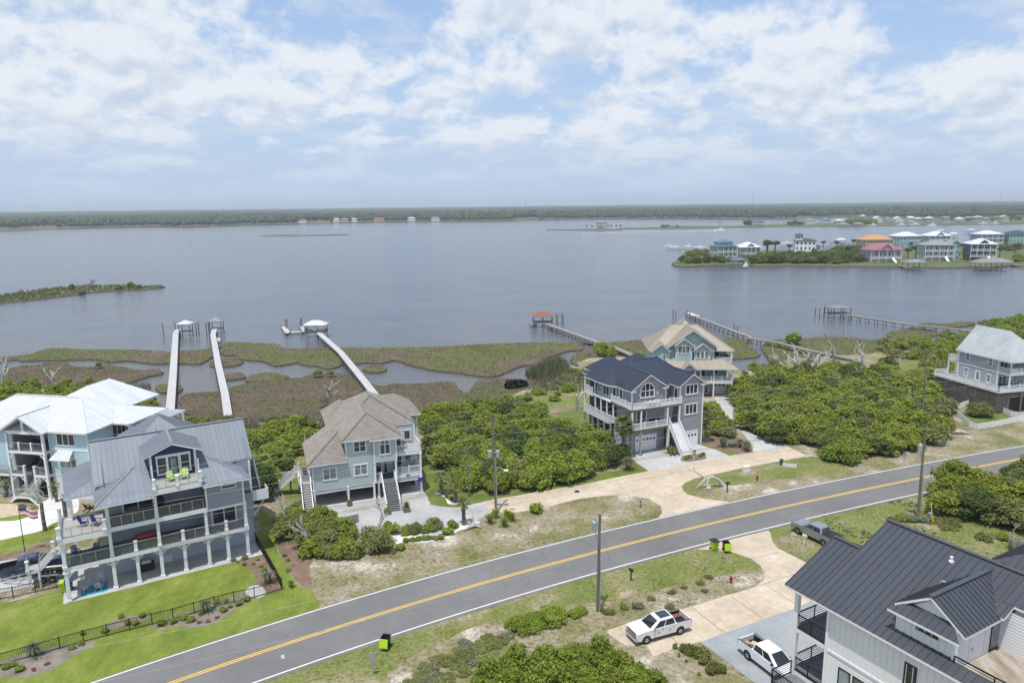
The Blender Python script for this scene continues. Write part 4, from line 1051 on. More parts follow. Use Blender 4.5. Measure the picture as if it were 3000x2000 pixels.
# --- slate house with stacked cable-rail decks
def house_slate():
 H = house('beach_house', Z2(485, 1390), 31, 'large slate grey house with blue grey metal roof and stacked white decks')
 MB().box(-4.6, 14.6, -.1, 9, .002, .05).build('patio_slab', CONC, H)
 board_wall(H, (0, 3.8), (14.3, 3.8), 0.05, 3.25, S2V, sp=.5); board_wall(H, (14.3, 3.6), (14.3, 12), 0, 3.5, S2V, sp=.5); board_wall(H, (0, 12), (0, 3.8), 0, 3.25, S2V, sp=.5)
 MB().box(4.5, 5.6, 3.7, 3.78, .05, .9).build('wall_vent', WHITE, H)
 W1, _ = siding_wall(H, (0, 3.7), (9.15, 3.7), 3.6, 9.2, S2); siding_wall(H, (9.15, 2.4), (14.25, 2.4), 3.6, 6.6, S2); siding_wall(H, (9.15, 3.7), (9.15, 2.4), 3.6, 6.6, S2)
 siding_wall(H, (9.2, .6), (12.95, .6), 6.32, 9.0, S2); siding_wall(H, (12.95, .6), (12.95, 3.7), 6.32, 9.0, S2); siding_wall(H, (9.2, 3.7), (9.2, .6), 6.32, 9.2, S2)
 siding_wall(H, (12.95, 3.6), (14.3, 3.6), 6.3, 10, S2)
 siding_wall(H, (14.3, 3.6), (14.3, 12), 3.5, 9.95, S2, top=[(8.4, 9.95), (4.5, 13.4)])
 siding_wall(H, (0, 12), (0, 3.7), 3.3, 9.95, S2, top=[(8.3, 9.95), (3.9, 13.4)]); siding_wall(H, (14.3, 12), (0, 12), 0, 9.9, S2)
 siding_wall(H, (0, 4.7), (14.2, 4.7), 9, 10.2, NAVY, name='clerestory_wall')
 cp, _ = wall_plane((0, 4.7), (14.2, 4.7)); window(H, cp, 1.2, 9.45, 1.0, .5, 1)
 for x, y, a, b in ((14.3, 3.6, 3.5, 9.9), (12.95, .6, 6.3, 9.0), (9.2, .6, 6.3, 9.0)): corner(H, x, y, a, b, .2)
 f, _ = wall_plane((9.2, .6), (12.95, .6)); window(H, f, 2.3, 8.35, 1.3, .28, 1, glass=GLASS)
 wl, _ = wall_plane((9.15, 2.4), (14.25, 2.4)); window(H, wl, 1.9, 3.75, 2.3, 1.95, 2, t=.18)
 window(H, W1, 2.9, 6.8, 2.7, 1.85, 2, t=.22); window(H, W1, 7.2, 8.0, 2.0, .6, 1)
 for u in (.8, 5.6, 8.6): on_plane(MB(), W1, u, u + .3, 5.3, 5.55, 0, .04).build('wall_light', WHITE, H)
 # decks, columns, rails
 deck(H, -4.2, 13.2, .2, 3.75, 3.58, .42, DECKD); deck(H, -.2, 9.15, .2, 3.75, 6.75, .5, DECKD); deck(H, -4.35, -.2, -.25, 5.5, 6.75, .5, DECK)
 MB().box(9.1, 13.15, .45, .9, 6.12, 6.34).build('beam', WHITE, H)
 for x in (0, 2.15, 4.35, 6.6, 8.95, 10.9, 12.95): column(H, x, .5, .05, 3.16, .32)
 for x in (0, 4.35, 8.95, 12.95): column(H, x, .45, 3.58, 6.26, .3)
 for x in (0, 4.35): column(H, x, .45, 6.75, 9.15, .3)
 column(H, -4.05, 0.1, .05, 3.16, .34); column(H, -4.05, 0.1, 3.58, 6.25, .32); column(H, -4.1, 4.6, .05, 6.25, .3)
 column(H, -3.3, 4.3, 6.75, 9.2, .32); column(H, -3.3, 9, 0, 9.2, .3)
 for x in (2.15, 6.6, 10.9): column(H, x, .42, 3.58, 4.75, .28, name='railing_post')
 for x, y in ((-4.2, -.1), (-.35, -.1), (-4.2, 5.3)): column(H, x, y, 6.75, 7.95, .32, name='railing_post')
 m = MB()
 for x in (0, 2.15, 4.35, 6.6, 8.95, 10.9, 12.95):
  for s in (-1, 1):
   if (x, s) in ((12.95, 1),): continue
   m.beam((x, .5, 2.5), (x + s * .65, .5, 3.12), .13)
 m.beam((-4.05, .1, 2.5), (-3.4, .1, 3.12), .13); m.build('post_brace', WHITE, H)
 for a, b in ((-3.9, -.15), (.15, 2.0), (2.3, 4.2), (4.5, 6.45), (6.75, 8.8), (9.1, 10.75), (11.05, 12.8)): railing(H, (a, .42), (b, .42), 3.58, 1.0, 'cable', 1.3)
 for a, b in ((.15, 4.2), (4.5, 8.85)): railing(H, (a, .42), (b, .42), 6.75, 1.0, 'cable', 1.1)
 railing(H, (-4.05, -.12), (-.5, -.12), 6.75, 1.0, 'cable', 1.0); railing(H, (-4.2, 0), (-4.2, 5.2), 6.75, 1.0, 'cable', 1.2); railing(H, (-4.05, .3), (-4.05, 4.5), 3.58, 1.0, 'cable', 1.3)
 # entry steps off the left of the lower deck
 deck(H, -5.0, -4.22, 4.6, 6.2, 3.58, .3, DECK); stairs(H, (-6.5, 5.4, 2.0), (-5.0, 5.4, 3.58), 1.3, 8, DECK, WHITE, 'cable'); deck(H, -7.6, -6.5, 4.7, 6.1, 2.0, .25, DECK); stairs(H, (-7.05, 8.9, 0), (-7.05, 6.1, 2.0), 1.1, 10, DECK, WHITE, 'cable')
 for x, y in ((-7.5, 4.8), (-6.6, 4.8), (-7.5, 6.0), (-6.6, 6.0)): MB().box(x - .09, x + .09, y - .09, y + .09, 0, 1.75).build('landing_post', WHITE, H)
 for x, y, z in ((-7.5, 4.8, 2.0), (-5.1, 4.7, 3.58)): column(H, x, y, z, z + 1.2, .26, name='railing_post')
 # roofs
 lo = [[(-1, -.4, 9.3), (4.25, -.4, 9.3), (4.25, 5.25, 10.85), (2.9, 5.25, 10.85)], [(8.9, -.4, 9.3), (13.6, -.4, 9.3), (9.9, 5.25, 10.85), (8.9, 5.25, 10.85)],
   [(-1, 5.25, 9.3), (-1, -.4, 9.3), (2.9, 5.25, 10.85)], [(13.6, -.4, 9.3), (13.6, 5.25, 9.3), (9.9, 5.25, 10.85)]]
 roofs(lo, R2, H, sp=.5)
 roofs(hip(-.95, 14.8, 4.3, 11.9, 10.0, 13.6, -.95, 14.8), R2, H, sp=.5); ridge_cap(H, (-.95, 8.1, 13.62), (14.8, 8.1, 13.62), R2)
 roofs([[(-3.65, 4, 9.2), (-.1, 4, 9.2), (-.1, 6.6, 10.3)], [(-3.65, 13, 9.2), (-3.65, 4, 9.2), (-.1, 6.6, 10.3), (-.1, 13, 10.3)]], R2, H, sp=.5)
 roofs(hip(2, 11, 12.2, 22, 9.9, 13.1, 16.4, 18, 'y'), R2, H, sp=.5)
 ridge_cap(H, (-1, -.4, 9.33), (2.9, 5.25, 10.88), R2, .18); ridge_cap(H, (13.6, -.4, 9.33), (9.9, 5.25, 10.88), R2, .18)
 MB().box(4.3, 4.36, 5.6, 5.66, 11.3, 12.0).build('roof_vent', ALU, H); MB().lathe([(.05, 0), (.05, .5), (.09, .55), (.02, .7)], 8, (5.6, 8.1, 13.6)).build('roof_vent', ALU, H)
 # dormer with its own balcony
 dk = deck(H, 4.3, 8.85, -.15, 3.05, 9.85, .55, DECK); dk.name = 'dormer_balcony'
 siding_wall(H, (4.45, 3), (8.75, 3), 9.85, 12.6, NAVY, top=[(4.3, 12.6), (2.15, 13.5)], name='dormer_wall')
 siding_wall(H, (4.45, 7.5), (4.45, 3), 9.85, 12.6, NAVY, name='dormer_wall'); siding_wall(H, (8.75, 3), (8.75, 7.5), 9.85, 12.6, NAVY, name='dormer_wall')
 for x in (4.45, 8.75): corner(H, x, 2.98, 9.85, 12.55, .22)
 dp, _ = wall_plane((4.45, 3), (8.75, 3))
 window(H, dp, 1.05, 10.4, .8, 1.75, 1, t=.14, rows=2); window(H, dp, 3.3, 10.4, .8, 1.75, 1, t=.14, rows=2); door(H, dp, 2.15, 9.86, .95, 2.25, NAVY, glass_dark('pale_door_glass', (.25, .29, .31)))
 on_plane(MB(), dp, .5, 3.85, 12.22, 12.40, 0, .07).build('dormer_trim', WHITE, H)
 roofs(hip(3.7, 9.45, 2.4, 8.3, 12.55, 13.72, 2.4, 8.3, 'y'), R2, H, sp=.42); ridge_cap(H, (6.575, 2.4, 13.74), (6.575, 8.2, 13.74), R2, .25)
 for x, y in ((4.4, -.05), (6.55, -.05), (8.75, -.05)): column(H, x, y, 9.85, 11.0, .26, name='railing_post')
 for a, b in ((4.55, 6.4), (6.7, 8.6)): railing(H, (a, -.05), (b, -.05), 9.85, 1.0, 'cable', 1.0)
 for x in (4.38, 8.77):
  railing(H, (x, .1), (x, 2.9), 9.85, 1.0, 'cable', 1.4); MB().box(x - .06, x + .06, .7, .82, 9.85, 12.1).build('balcony_screen_post', WHITE, H)
 # side stair down the right wall
 deck(H, 14.35, 15.8, 8.4, 9.8, 7.4, .25, DECKD); deck(H, 14.35, 16.2, 3.9, 5.4, 5.1, .25, DECKD)
 stairs(H, (15.1, 5.4, 5.1), (15.1, 8.4, 7.4), 1.1, 12, DECKD, WHITE, 'cable')
 MB().box(14.35, 16.22, 3.86, 3.92, 4.85, 6.1).box(16.16, 16.22, 3.92, 5.4, 4.85, 6.1).box(14.35, 15.82, 9.76, 9.82, 7.15, 8.4).box(15.76, 15.82, 8.4, 9.76, 7.15, 8.4).build('landing_screen', WHITE, H)
 m = MB(); m.beam((14.4, 4.6, 2.6), (16.0, 4.6, 4.85), .14); m.build('landing_brace', WHITE, H)
 return H
HS = house_slate()
# --- sage house with the brown shingle roof, centre left
def house_sage():
 H = house('beach_house', Z3(793, 1262), 19.8, 'sage green house on stilts with brown shingle hip roof and front stair')
 MB().box(-4.5, 9.9, -.35, 12, .010, .09).build('carport_slab', CONC, H)
 F, _ = siding_wall(H, (-4.3, 0), (0, 0), 2.35, 5.95, S3); siding_wall(H, (-4.3, 14), (-4.3, 0), 2.35, 5.9, S3)
 M_, _ = siding_wall(H, (0, -.003), (3.45, -.003), 2.35, 8.55, S3); siding_wall(H, (0, 9), (0, 0), 5.8, 8.55, S3)
 B_, _ = siding_wall(H, (3.5, -.5), (6.35, -.5), 5.25, 8.5, S3); siding_wall(H, (3.5, 2), (3.5, -.5), 5.25, 8.5, S3); siding_wall(H, (6.35, -.5), (6.35, 3), 5.25, 8.5, S3)
 E_, _ = siding_wall(H, (3.45, 2.2), (6.35, 2.2), 2.6, 5.3, S3); siding_wall(H, (3.45, 0), (3.45, 2.2), 2.4, 5.3, S3)
 R_, _ = siding_wall(H, (6.35, 3), (9.55, 3), 2.9, 8.6, S3); siding_wall(H, (9.55, 3), (9.55, 8.6), 2.3, 8.6, S3); siding_wall(H, (6.35, 0), (6.35, 3), 5.9, 8.5, S3)
 siding_wall(H, (9.55, 8.6), (11.1, 8.6), 2.3, 8.6, S3); siding_wall(H, (11.1, 8.6), (11.1, 15), 2.3, 8.6, S3); siding_wall(H, (11.1, 15), (-1.2, 15), 2.3, 8.6, S3); siding_wall(H, (-1.2, 15), (-1.2, 9.2), 2.3, 8.0, S3); siding_wall(H, (-1.2, 9.2), (0, 9.2), 5.5, 8.2, S3)
 MB().box(-4.25, 9.5, .05, 14.9, 2.25, 2.34).build('floor_underside', WOODG, H)
 MB().box(-4.2, 9.4, 8, 8.1, .1, 2.25).build('carport_wall', S3, H); MB().box(9.45, 9.55, 3, 8, .1, 2.3).build('side_slats', WHITE, H)
 for x, y, a, b in ((-4.3, 0, 2.3, 5.9), (0, 0, 5.9, 8.5), (3.48, -.5, 5.2, 8.5), (6.35, -.5, 5.2, 8.5), (9.55, 3, 2.9, 8.6), (11.1, 8.6, 2.3, 8.6)): corner(H, x, y, a, b, .16)
 window(H, F, 2.1, 3.7, 1.5, 1.4, 2, t=.15, glass=GLASSB); window(H, M_, 1.75, 3.75, 1.5, 1.3, 2, t=.15, glass=GLASSB); window(H, M_, 1.75, 6.95, 1.4, 1.25, 2, t=.14)
 window(H, B_, 1.4, 6.35, 1.2, 1.3, 2, t=.13, arch=True)
 door(H, E_, .95, 2.62, .9, 2.1, WHITEV, GLASS); window(H, E_, 1.85, 2.7, .4, 1.9, 1, t=.08)
 for z in (2.95, 5.98): door(H, R_, 1.0, z, .9, 2.1, WHITEV, GLASS); window(H, R_, 2.2, z + .75, .75, 1.3, 1); window(H, R_, .15, z + .9, .4, 1.1, 1, t=.06)
 rp, _ = wall_plane((9.55, 8.6), (11.1, 8.6)); window(H, rp, .75, 7.0, .5, .6, 1)
 # carport posts and the slatted skirts above the openings
 for x in (-4.25, 0, 3.35, 3.95, 9.6): column(H, x, 0, .09, 2.4, .24)
 for x, y in ((-4.2, 5), (0, 5), (4, 5), (.1, 2.8)): column(H, x, y, .09, 2.3, .22)
 sk = MB()
 for a, b, z0, z1 in ((-4.1, 3.3, 1.98, 2.36), (6.5, 9.5, 2.05, 2.55)):
  x = a
  while x < b: sk.box(x, x + .045, -.03, .01, z0, z1); x += .10
  sk.box(a - .05, b + .05, -.05, .03, z0 - .07, z0)
 sk.build('slatted_skirt', WHITE, H, kind='stuff')
 # porches on the right
 deck(H, 6.3, 9.75, -.05, 3, 2.95, .38); deck(H, 6.4, 9.85, -.05, 3, 5.98, .38); deck(H, 3.45, 6.3, -.15, 2.2, 2.62, .3, DECKD)
 for z in (2.95, 5.98): railing(H, (6.45, 0), (9.65, 0), z, 1.0, 'white', 1.7); railing(H, (9.7, 0), (9.7, 3), z, 1.0, 'white', 1.6)
 railing(H, (3.5, -.1), (4.2, -.1), 2.62, 1.0); railing(H, (6.05, -.1), (6.3, -.1), 2.62, 1.0)
 column(H, 9.65, .05, 0.05, 5.6, .24); column(H, 6.35, 0, 2.62, 5.6, .22); column(H, 3.5, -.4, 2.62, 5.25, .22); column(H, 6.25, -.4, 2.62, 5.25, .22)
 stairs(H, (5.05, -4.55, 0.01), (5.25, -.2, 2.62), 1.75, 15, DECKD, WHITE, 'white')
 cu = bpy.data.curves.new('house_number', 'FONT'); cu.body = '801'; cu.size = .42; cu.extrude = .015; cu.align_x = 'CENTER'
 t = text_object('house_number', cu); t.parent = H; t.location = (7.95, -.075, 2.62); t.rotation_euler = (math.pi / 2, 0, 0); t.data.materials.append(BLACKM)
 # roof: brown shingle hips
 s = .615
 P = [[(-4.9, -.5, 5.97), (.05, -.5, 5.97), (.05, 3.87, 8.66), (-.53, 3.87, 8.66)], [(-4.9, 9.2, 5.97), (-4.9, -.5, 5.97), (-.53, 3.87, 8.66), (-.53, 9.2, 8.66)],
   [(-.54, 7.67, 8.66), (-.54, -.5, 8.66), (3.25, 3.29, 10.99), (3.25, 7.67, 10.99)], [(-.54, 16.6, 8.66), (-.54, 7.67, 8.66), (3.25, 7.67, 10.99), (4.6, 9.02, 11.82), (4.6, 11.5, 11.82)],
   [(-1.6, 16.7, 8.0), (-1.6, 9.2, 8.0), (-.54, 9.2, 8.66), (-.54, 16.7, 8.66)], [(-.54, -.5, 8.66), (7.04, -.5, 8.66), (3.25, 3.29, 10.99)],
   [(7.04, -.5, 8.66), (7.04, 3.9, 8.66), (3.25, 7.67, 10.99), (3.25, 3.29, 10.99)], [(6.9, 3.88, 8.66), (9.9, 3.88, 8.66), (4.6, 9.02, 11.82), (3.25, 7.67, 10.99)],
   [(9.9, 3.88, 8.66), (9.9, 16.4, 8.66), (4.6, 11.5, 11.82), (4.6, 9.02, 11.82)], [(9.9, 16.6, 8.66), (-.54, 16.6, 8.66), (4.6, 11.5, 11.82)]]
 roofs(P, SH3, H, 'shingle'); roofs(hip(-1.6, 3.6, 11.3, 17.4, 8.0, 10.1, 13.6, 15, 'y'), SH3, H, 'shingle'); roofs(hip(2.95, 7.1, -1.0, 3.2, 8.5, 9.8, 1.1, 1.1, 'y'), SH3, H, 'shingle')
 roofs(hip(2, 11.7, 8.1, 16.2, 8.64, 10.9, 2, 8.6), SH3, H, 'shingle')
 CAPS = paint('shingle_cap', (.19, .17, .15), .9)
 for a, b in (((-4.9, -.5, 5.99), (-.53, 3.87, 8.68)), ((-.54, -.5, 8.68), (3.25, 3.29, 11.0)), ((7.04, -.5, 8.68), (3.25, 3.29, 11.0)), ((3.25, 3.29, 11), (3.25, 7.67, 11)), ((3.25, 7.67, 11), (4.6, 9.02, 11.84)), ((9.9, 3.88, 8.68), (4.6, 9.02, 11.84)), ((4.6, 9.02, 11.84), (4.6, 11.5, 11.84))): ridge_cap(H, a, b, CAPS, .26)
 MB().lathe([(.06, 0), (.06, .3)], 8, (1.2, 8.6, 9.7)).build('roof_vent', WHITE, H)
 # left side platform with three air-conditioning units and steps
 deck(H, -6.0, -4.35, 1.2, 6.2, 3.05, .3); railing(H, (-5.95, 1.2), (-5.95, 3.0), 3.05, 1.0)
 stairs(H, (-5.2, -2.4, 0), (-5.2, 1.2, 3.05), 1.2, 14, DECK, WHITE, 'white'); stairs(H, (-8.6, 6.9, .4), (-6.0, 5.6, 3.05), 1.2, 13, DECK, WHITE, 'white')
 for x, y in ((-5.8, 1.4), (-5.8, 6.0), (-4.6, 6.0), (-6.9, 6.3)): MB().box(x - .1, x + .1, y - .1, y + .1, 0, 2.8).build('platform_post', WOODG, H)
 return H
HG = house_sage()
# --- grey house with the navy standing-seam roof, right of centre
def house_navy_roof():
 H = house('beach_house', Z4(1315, 1242), 24, 'grey lap sided house with navy metal roof and long white balconies')
 A, _ = siding_wall(H, (-4.4, 0), (0, 0), 0, 10.1, S4, top=[(4.4, 10.1), (2.2, 11.75)]); siding_wall(H, (0, 0), (0, 12), 0, 10.1, S4); siding_wall(H, (-4.4, 4), (-4.4, 0), 0, 10.1, S4)
 B, _ = siding_wall(H, (-12.4, 1.3), (-6.2, 1.3), 2.9, 9.95, S4, top=[(6.2, 9.95), (3.0, 12.0)]); siding_wall(H, (-12.4, 5.5), (-12.4, 1.3), 4.2, 9.95, S4); siding_wall(H, (-6.2, 1.3), (-6.2, 4), 4.2, 9.95, S4)
 B0, _ = siding_wall(H, (-13, 1.31), (-6.2, 1.31), 0, 2.9, S4); siding_wall(H, (0, 13), (-13, 13), 0, 9.9, S4)
 C, _ = siding_wall(H, (-6.2, 2.8), (-4.4, 2.8), 0, 9.95, S4)
 MB().box(-5.9, -4.5, 2.72, 2.78, 4.3, 7.0).build('stone_veneer', STONE, H)
 MB().box(-13.05, -12.95, 1.25, 5.2, 0, 3.9).box(-13.05, -9, 5.1, 5.2, 0, 3.9).build('garage_side_wall', WHITEV, H)
 for x, y, a, b in ((0, 0, 0, 10), (-4.4, 0, 0, 10), (-12.4, 1.3, 4.3, 9.9), (-6.2, 1.3, 4.3, 9.9)): corner(H, x, y, a, b, .2)
 window(H, A, 2.2, 8.65, 2.1, 1.4, 3, t=.17); window(H, A, 2.2, 5.4, 2.1, 1.5, 3, t=.17); garage_door(H, A, 2.3, .05, 2.5, 2.4, 4)
 window(H, B, 2.8, 8.72, 2.3, .95, 3, t=.16, arch=True); window(H, B, 1.8, 4.6, 1.6, 1.9, 2, t=.14); garage_door(H, B0, 3.3, .05, 3.7, 2.45, 6)
 for u in (1.2, 4.6): on_plane(MB(), B, u, u + .14, 9.0, 9.35, 0, .12).build('wall_light', WHITE, H)
 window(H, C, .75, 8.4, 1.2, 1.1, 2); door(H, C, 1.15, 4.32, .9, 2.15, BLACKP, GLASS)
 door(H, wall_plane((-4.4, 4), (-4.4, 0))[0], 3.0, 7.5, .85, 2.1, WHITEV, GLASS)
 # front balconies
 deck(H, -13.6, -4.42, -.55, 1.28, 7.45, .32, DECK, WOODB); deck(H, -13.4, -6.9, -.55, 1.28, 4.22, .36, DECK, WOODB); deck(H, -6.9, -4.45, -.2, 2.75, 4.22, .3, DECK)
 railing(H, (-13.5, -.5), (-4.45, -.5), 7.45, 1.0, 'white', 2.3); railing(H, (-13.3, -.5), (-7.0, -.5), 4.22, 1.0, 'white', 2.1); railing(H, (-4.5, -.5), (-4.5, -.02), 7.45, 1.0, ends=(False, False))
 deck(H, -13.6, -12.42, 1.3, 5.5, 7.45, .32, DECK, WOODB); railing(H, (-13.5, -.5), (-13.5, 5.4), 7.45, 1.0, 'white', 2.0)
 for x, lo in ((-13.45, POSTG), (-11.85, POSTG)): column(H, x, -.45, 0, 3.86, .24, lo, False); column(H, x, -.45, 4.22, 7.1, .22, WHITE, False)
 for x in (-7.0, -4.75): column(H, x, -.45, 4.22 if x < -6 else 0, 7.1, .22, WHITE, False)
 column(H, -6.6, -.2, 0, 3.9, .34, WHITE)
 m = MB()
 for x in (-13.45, -11.85):
  for s in (-1, 1): m.beam((x, -.45, 3.2), (x + s * .55, -.45, 3.85), .12)
 m.build('post_brace', POSTG, H)
 # left side porches on tall posts
 MB().box(-14.1, -9, 4.6, 13.4, .02, .12).build('porch_slab', CONC, H)
 deck(H, -14.05, -9, 5.2, 13.2, 4.22, .36, DECKD, WHITE)
 for y in (4.9, 6.8, 8.6, 10.4, 13.0): column(H, -13.9, y, .1, 3.86, .26, POSTG, False); column(H, -13.42 if y < 11 else -13.9, y, 4.22, 7.12, .2, WHITE, False)
 railing(H, (-13.95, 5), (-13.95, 13.1), 4.22, 1.0, 'white', 1.9); railing(H, (-13.3, -.5), (-13.9, 4.9), 4.22, 1.0, 'white', 2.5, ends=(False, False))
 deck(H, -14.05, -9, 10.4, 13.2, 7.45, .34, DECK, WHITE); railing(H, (-13.95, 10.5), (-13.95, 13.1), 7.45, 1.0, 'white', 1.3); railing(H, (-13.95, 13.1), (-10, 13.1), 7.45, 1.0)
 column(H, -13.9, 13.0, 7.45, 9.7, .2, WHITE, False); column(H, -13.4, 10.6, 7.45, 9.8, .2, WHITE, False)
 MB().box(-13.55, -9, 5.2, 10.95, 7.1, 7.38).build('bay_floor', WHITE, H)
 O = [(-12.4, 5.3), (-13.2, 6.1), (-13.3, 8.6), (-13.2, 10.3), (-12.3, 10.9)]
 for i in range(4):
  p, L = siding_wall(H, O[i + 1], O[i], 7.4, 9.9, S4, name='bay_wall')
  if L > 1.3: window(H, p, L / 2, 8.0, L * .62, 1.4, 2)
  else: window(H, p, L / 2, 8.0, .45, 1.4, 1)
 door(H, wall_plane((-12.4, 5.5), (-12.4, 1.3))[0], 1.2, 7.5, .9, 2.1, WHITEV, GLASS)
 # stair
 stairs(H, (-5.55, -3.5, .02), (-5.55, -.2, 4.22), 1.75, 20, WHITE, WHITE, 'white')
 # roofs
 R = R4
 roofs(hip(-4.85, .45, -.45, 8, 10.1, 11.9, -.45, 8, 'y'), R, H); roofs(hip(-12.85, -5.85, .85, 9, 9.95, 12.25, .85, 9, 'y'), R, H); roofs(hip(-13, .4, 2.1, 15.5, 9.93, 12.8, -7.5, -2.6), R, H)
 roofs(hip(-6, 1, 10, 18, 9.9, 12.4, 13.8, 15, 'y'), R, H); roofs(hip(-11, -4, 10, 18.5, 9.9, 12.2, 15, 16, 'y'), R, H)
 O2 = [(-12.0, 4.6), (-12.9, 4.9), (-13.75, 6.2), (-14.0, 8.6), (-14.0, 13.2), (-11, 14)]
 ap = (-10.6, 9.2, 11.35)
 for i in range(5): metal_plane([(*O2[i + 1], 9.9), (*O2[i], 9.9), ap], R, H)
 for a, b in (((-2.2, -.45, 11.92), (-2.2, 5, 11.92)), ((-9.35, .85, 12.27), (-9.35, 7, 12.27)), ((-7.5, 8.8, 12.82), (-2.6, 8.8, 12.82)), ((-7.5, 8.8, 12.82), (-13, 2.1, 9.95)), ((-2.6, 8.8, 12.82), (.4, 2.1, 9.95))): ridge_cap(H, a, b, R, .22)
 # gable returns
 MB().box(-12.85, -11.9, .9, 1.25, 9.72, 9.93).box(-6.9, -5.85, .9, 1.25, 9.72, 9.93).box(-.6, .45, -.4, -.05, 9.88, 10.08).build('eave_return', WHITE, H)
 return H
HN = house_navy_roof()
# --- teal house behind it, tan metal roof
def house_teal():
 H = house('beach_house', Z5(1430, 1470), -3.6, 'teal house with tan metal roof and several small front gables behind trees')
 L0, _ = siding_wall(H, (-8, 2.9), (3.2, 2.9), 0, 6.9, S5L); siding_wall(H, (3.2, 2.9), (3.2, 14), 0, 6.9, S5L); siding_wall(H, (-11.6, 14), (-11.6, 2.9), 0, 8.8, S5)
 siding_wall(H, (-11.6, 2.9), (-8, 2.9), 0, 6.9, S5L)
 U, _ = siding_wall(H, (-8.4, 3.2), (.55, 3.2), 6.6, 9.7, S5, top=[(8.95, 9.7), (4.6, 12.9), (.0, 9.7)]); WL, _ = siding_wall(H, (-11.6, 2.9), (-8.4, 2.9), 6.6, 8.75, S5, top=[(3.2, 8.75), (1.6, 10.15)]); siding_wall(H, (.55, 3.2), (.55, 9), 6.6, 9, S5)
 b1, _ = siding_wall(H, (-7.15, 2.1), (-4.05, 2.1), 6.5, 10.1, S5, top=[(3.1, 10.1), (1.55, 11.4)]); siding_wall(H, (-7.15, 4), (-7.15, 2.1), 6.5, 10.1, S5); siding_wall(H, (-4.05, 2.1), (-4.05, 4), 6.5, 10.1, S5)
 b2, _ = siding_wall(H, (-3.4, 2.4), (-.35, 2.4), 6.9, 9.0, S5, top=[(3.05, 9.0), (1.5, 10.35)]); siding_wall(H, (-3.4, 4), (-3.4, 2.4), 6.9, 9, S5); siding_wall(H, (-.35, 2.4), (-.35, 4), 6.9, 9, S5)
 for x, y, a, b in ((-7.15, 2.1, 6.5, 10), (-4.05, 2.1, 6.5, 10), (-3.4, 2.4, 7, 9), (-.35, 2.4, 7, 9), (.55, 3.2, 6.8, 9.6), (-8.4, 2.9, 6.8, 8.7), (-11.6, 2.9, 6.5, 8.7)): corner(H, x, y, a, b, .13)
 window(H, b1, 1.55, 8.6, 2.1, 1.3, 3, t=.14, grid=3); window(H, b1, 1.55, 10.25, .55, .05, 1, t=.1, arch=True)
 window(H, b2, .75, 7.5, .5, 1.2, 1, grid=3, t=.1); window(H, b2, 1.55, 7.5, .55, 1.35, 1, grid=3, t=.1, arch=True); window(H, b2, 2.35, 7.5, .5, 1.2, 1, grid=3, t=.1)
 window(H, WL, .75, 7.1, .45, .85, 1, t=.1, rows=2); window(H, WL, 2.3, 7.1, .45, .85, 1, t=.1, rows=2)
 rg = MB()
 for i in range(14):
  a0, a1 = 2 * math.pi * i / 14, 2 * math.pi * (i + 1) / 14
  rg.prism([(-7.85 + r * math.cos(a), 3.18, 8.35 + r * math.sin(a)) for r, a in ((.22, a0), (.34, a0), (.34, a1), (.22, a1))], (0, -.06, 0))
 w = rg.build('round_window', WHITE, H); MB().prism([(-7.85 + .22 * math.cos(a * .5236), 3.17, 8.35 + .22 * math.sin(a * .5236)) for a in range(12)], (0, -.03, 0)).build('pane', GLASS, w)
 sp, _ = wall_plane((-11.6, 14), (-11.6, 2.9)); window(H, sp, 6.5, 7.0, .5, 1.4, 1, rows=2); window(H, sp, 2.5, 7.0, .7, 1.5, 1, rows=2)
 # lower porch
 deck(H, -8, 3.75, -.1, 2.88, 3.3, .42, DECK); railing(H, (-2.4, 0), (3.6, 0), 3.3, 1.0, 'white', 1.9); railing(H, (3.65, 0), (3.65, 2.9), 3.3, 1.0)
 for x in (-2.6, .05, 3.6): column(H, x, 0, 0, 2.9, .24, WHITE, False); column(H, x, 0, 3.3, 5.85, .2, WHITE, False)
 MB().box(.0, .1, -.16, -.13, 2.4, 3.0).build('sign_board', YELP, H)
 window(H, L0, 5.0, 4.1, .55, 1.35, 1, rows=2); door(H, L0, 6.6, 3.32, .9, 2.1, S5, GLASS); window(H, L0, 9.0, 4.2, .8, 1.2, 1)
 garage_door(H, L0, 9.9, .02, 2.3, 2.5, 3); door(H, L0, 7.3, .02, .8, 2.05, WHITEV, GLASS)
 roofs([[(-9, -.6, 5.95), (4.6, -.6, 5.95), (2.4, 2.95, 7.2), (-9, 2.95, 7.2)], [(4.6, -.6, 5.95), (4.6, 8, 5.95), (2.4, 6, 7.2), (2.4, 2.95, 7.2)]], R5, H)
 roofs(hip(-6.75, -3.2, -.95, 3, 5.75, 7.05, -.95, 3, 'y'), R5, H); MB().prism([(-6.3, -.55, 5.8), (-3.65, -.55, 5.8), (-4.97, -.55, 6.75)], (0, .05, 0)).build('porch_gable', S5L, H)
 column(H, -6.2, -.5, 0, 5.7, .2, WHITE, False); column(H, -3.7, -.5, 0, 5.7, .2, WHITE, False)
 # upper side porch
 MB().box(.6, 4.3, 3.6, 9, 6.35, 6.6).build('deck', WHITE, H); MB().box(.6, 4.3, 3.6, 3.68, 6.6, 7.3).box(4.22, 4.3, 3.68, 9, 6.6, 7.3).build('porch_parapet', S5, H); MB().box(.6, 4.34, 3.56, 3.72, 7.3, 7.38).build('rail_cap', WHITE, H)
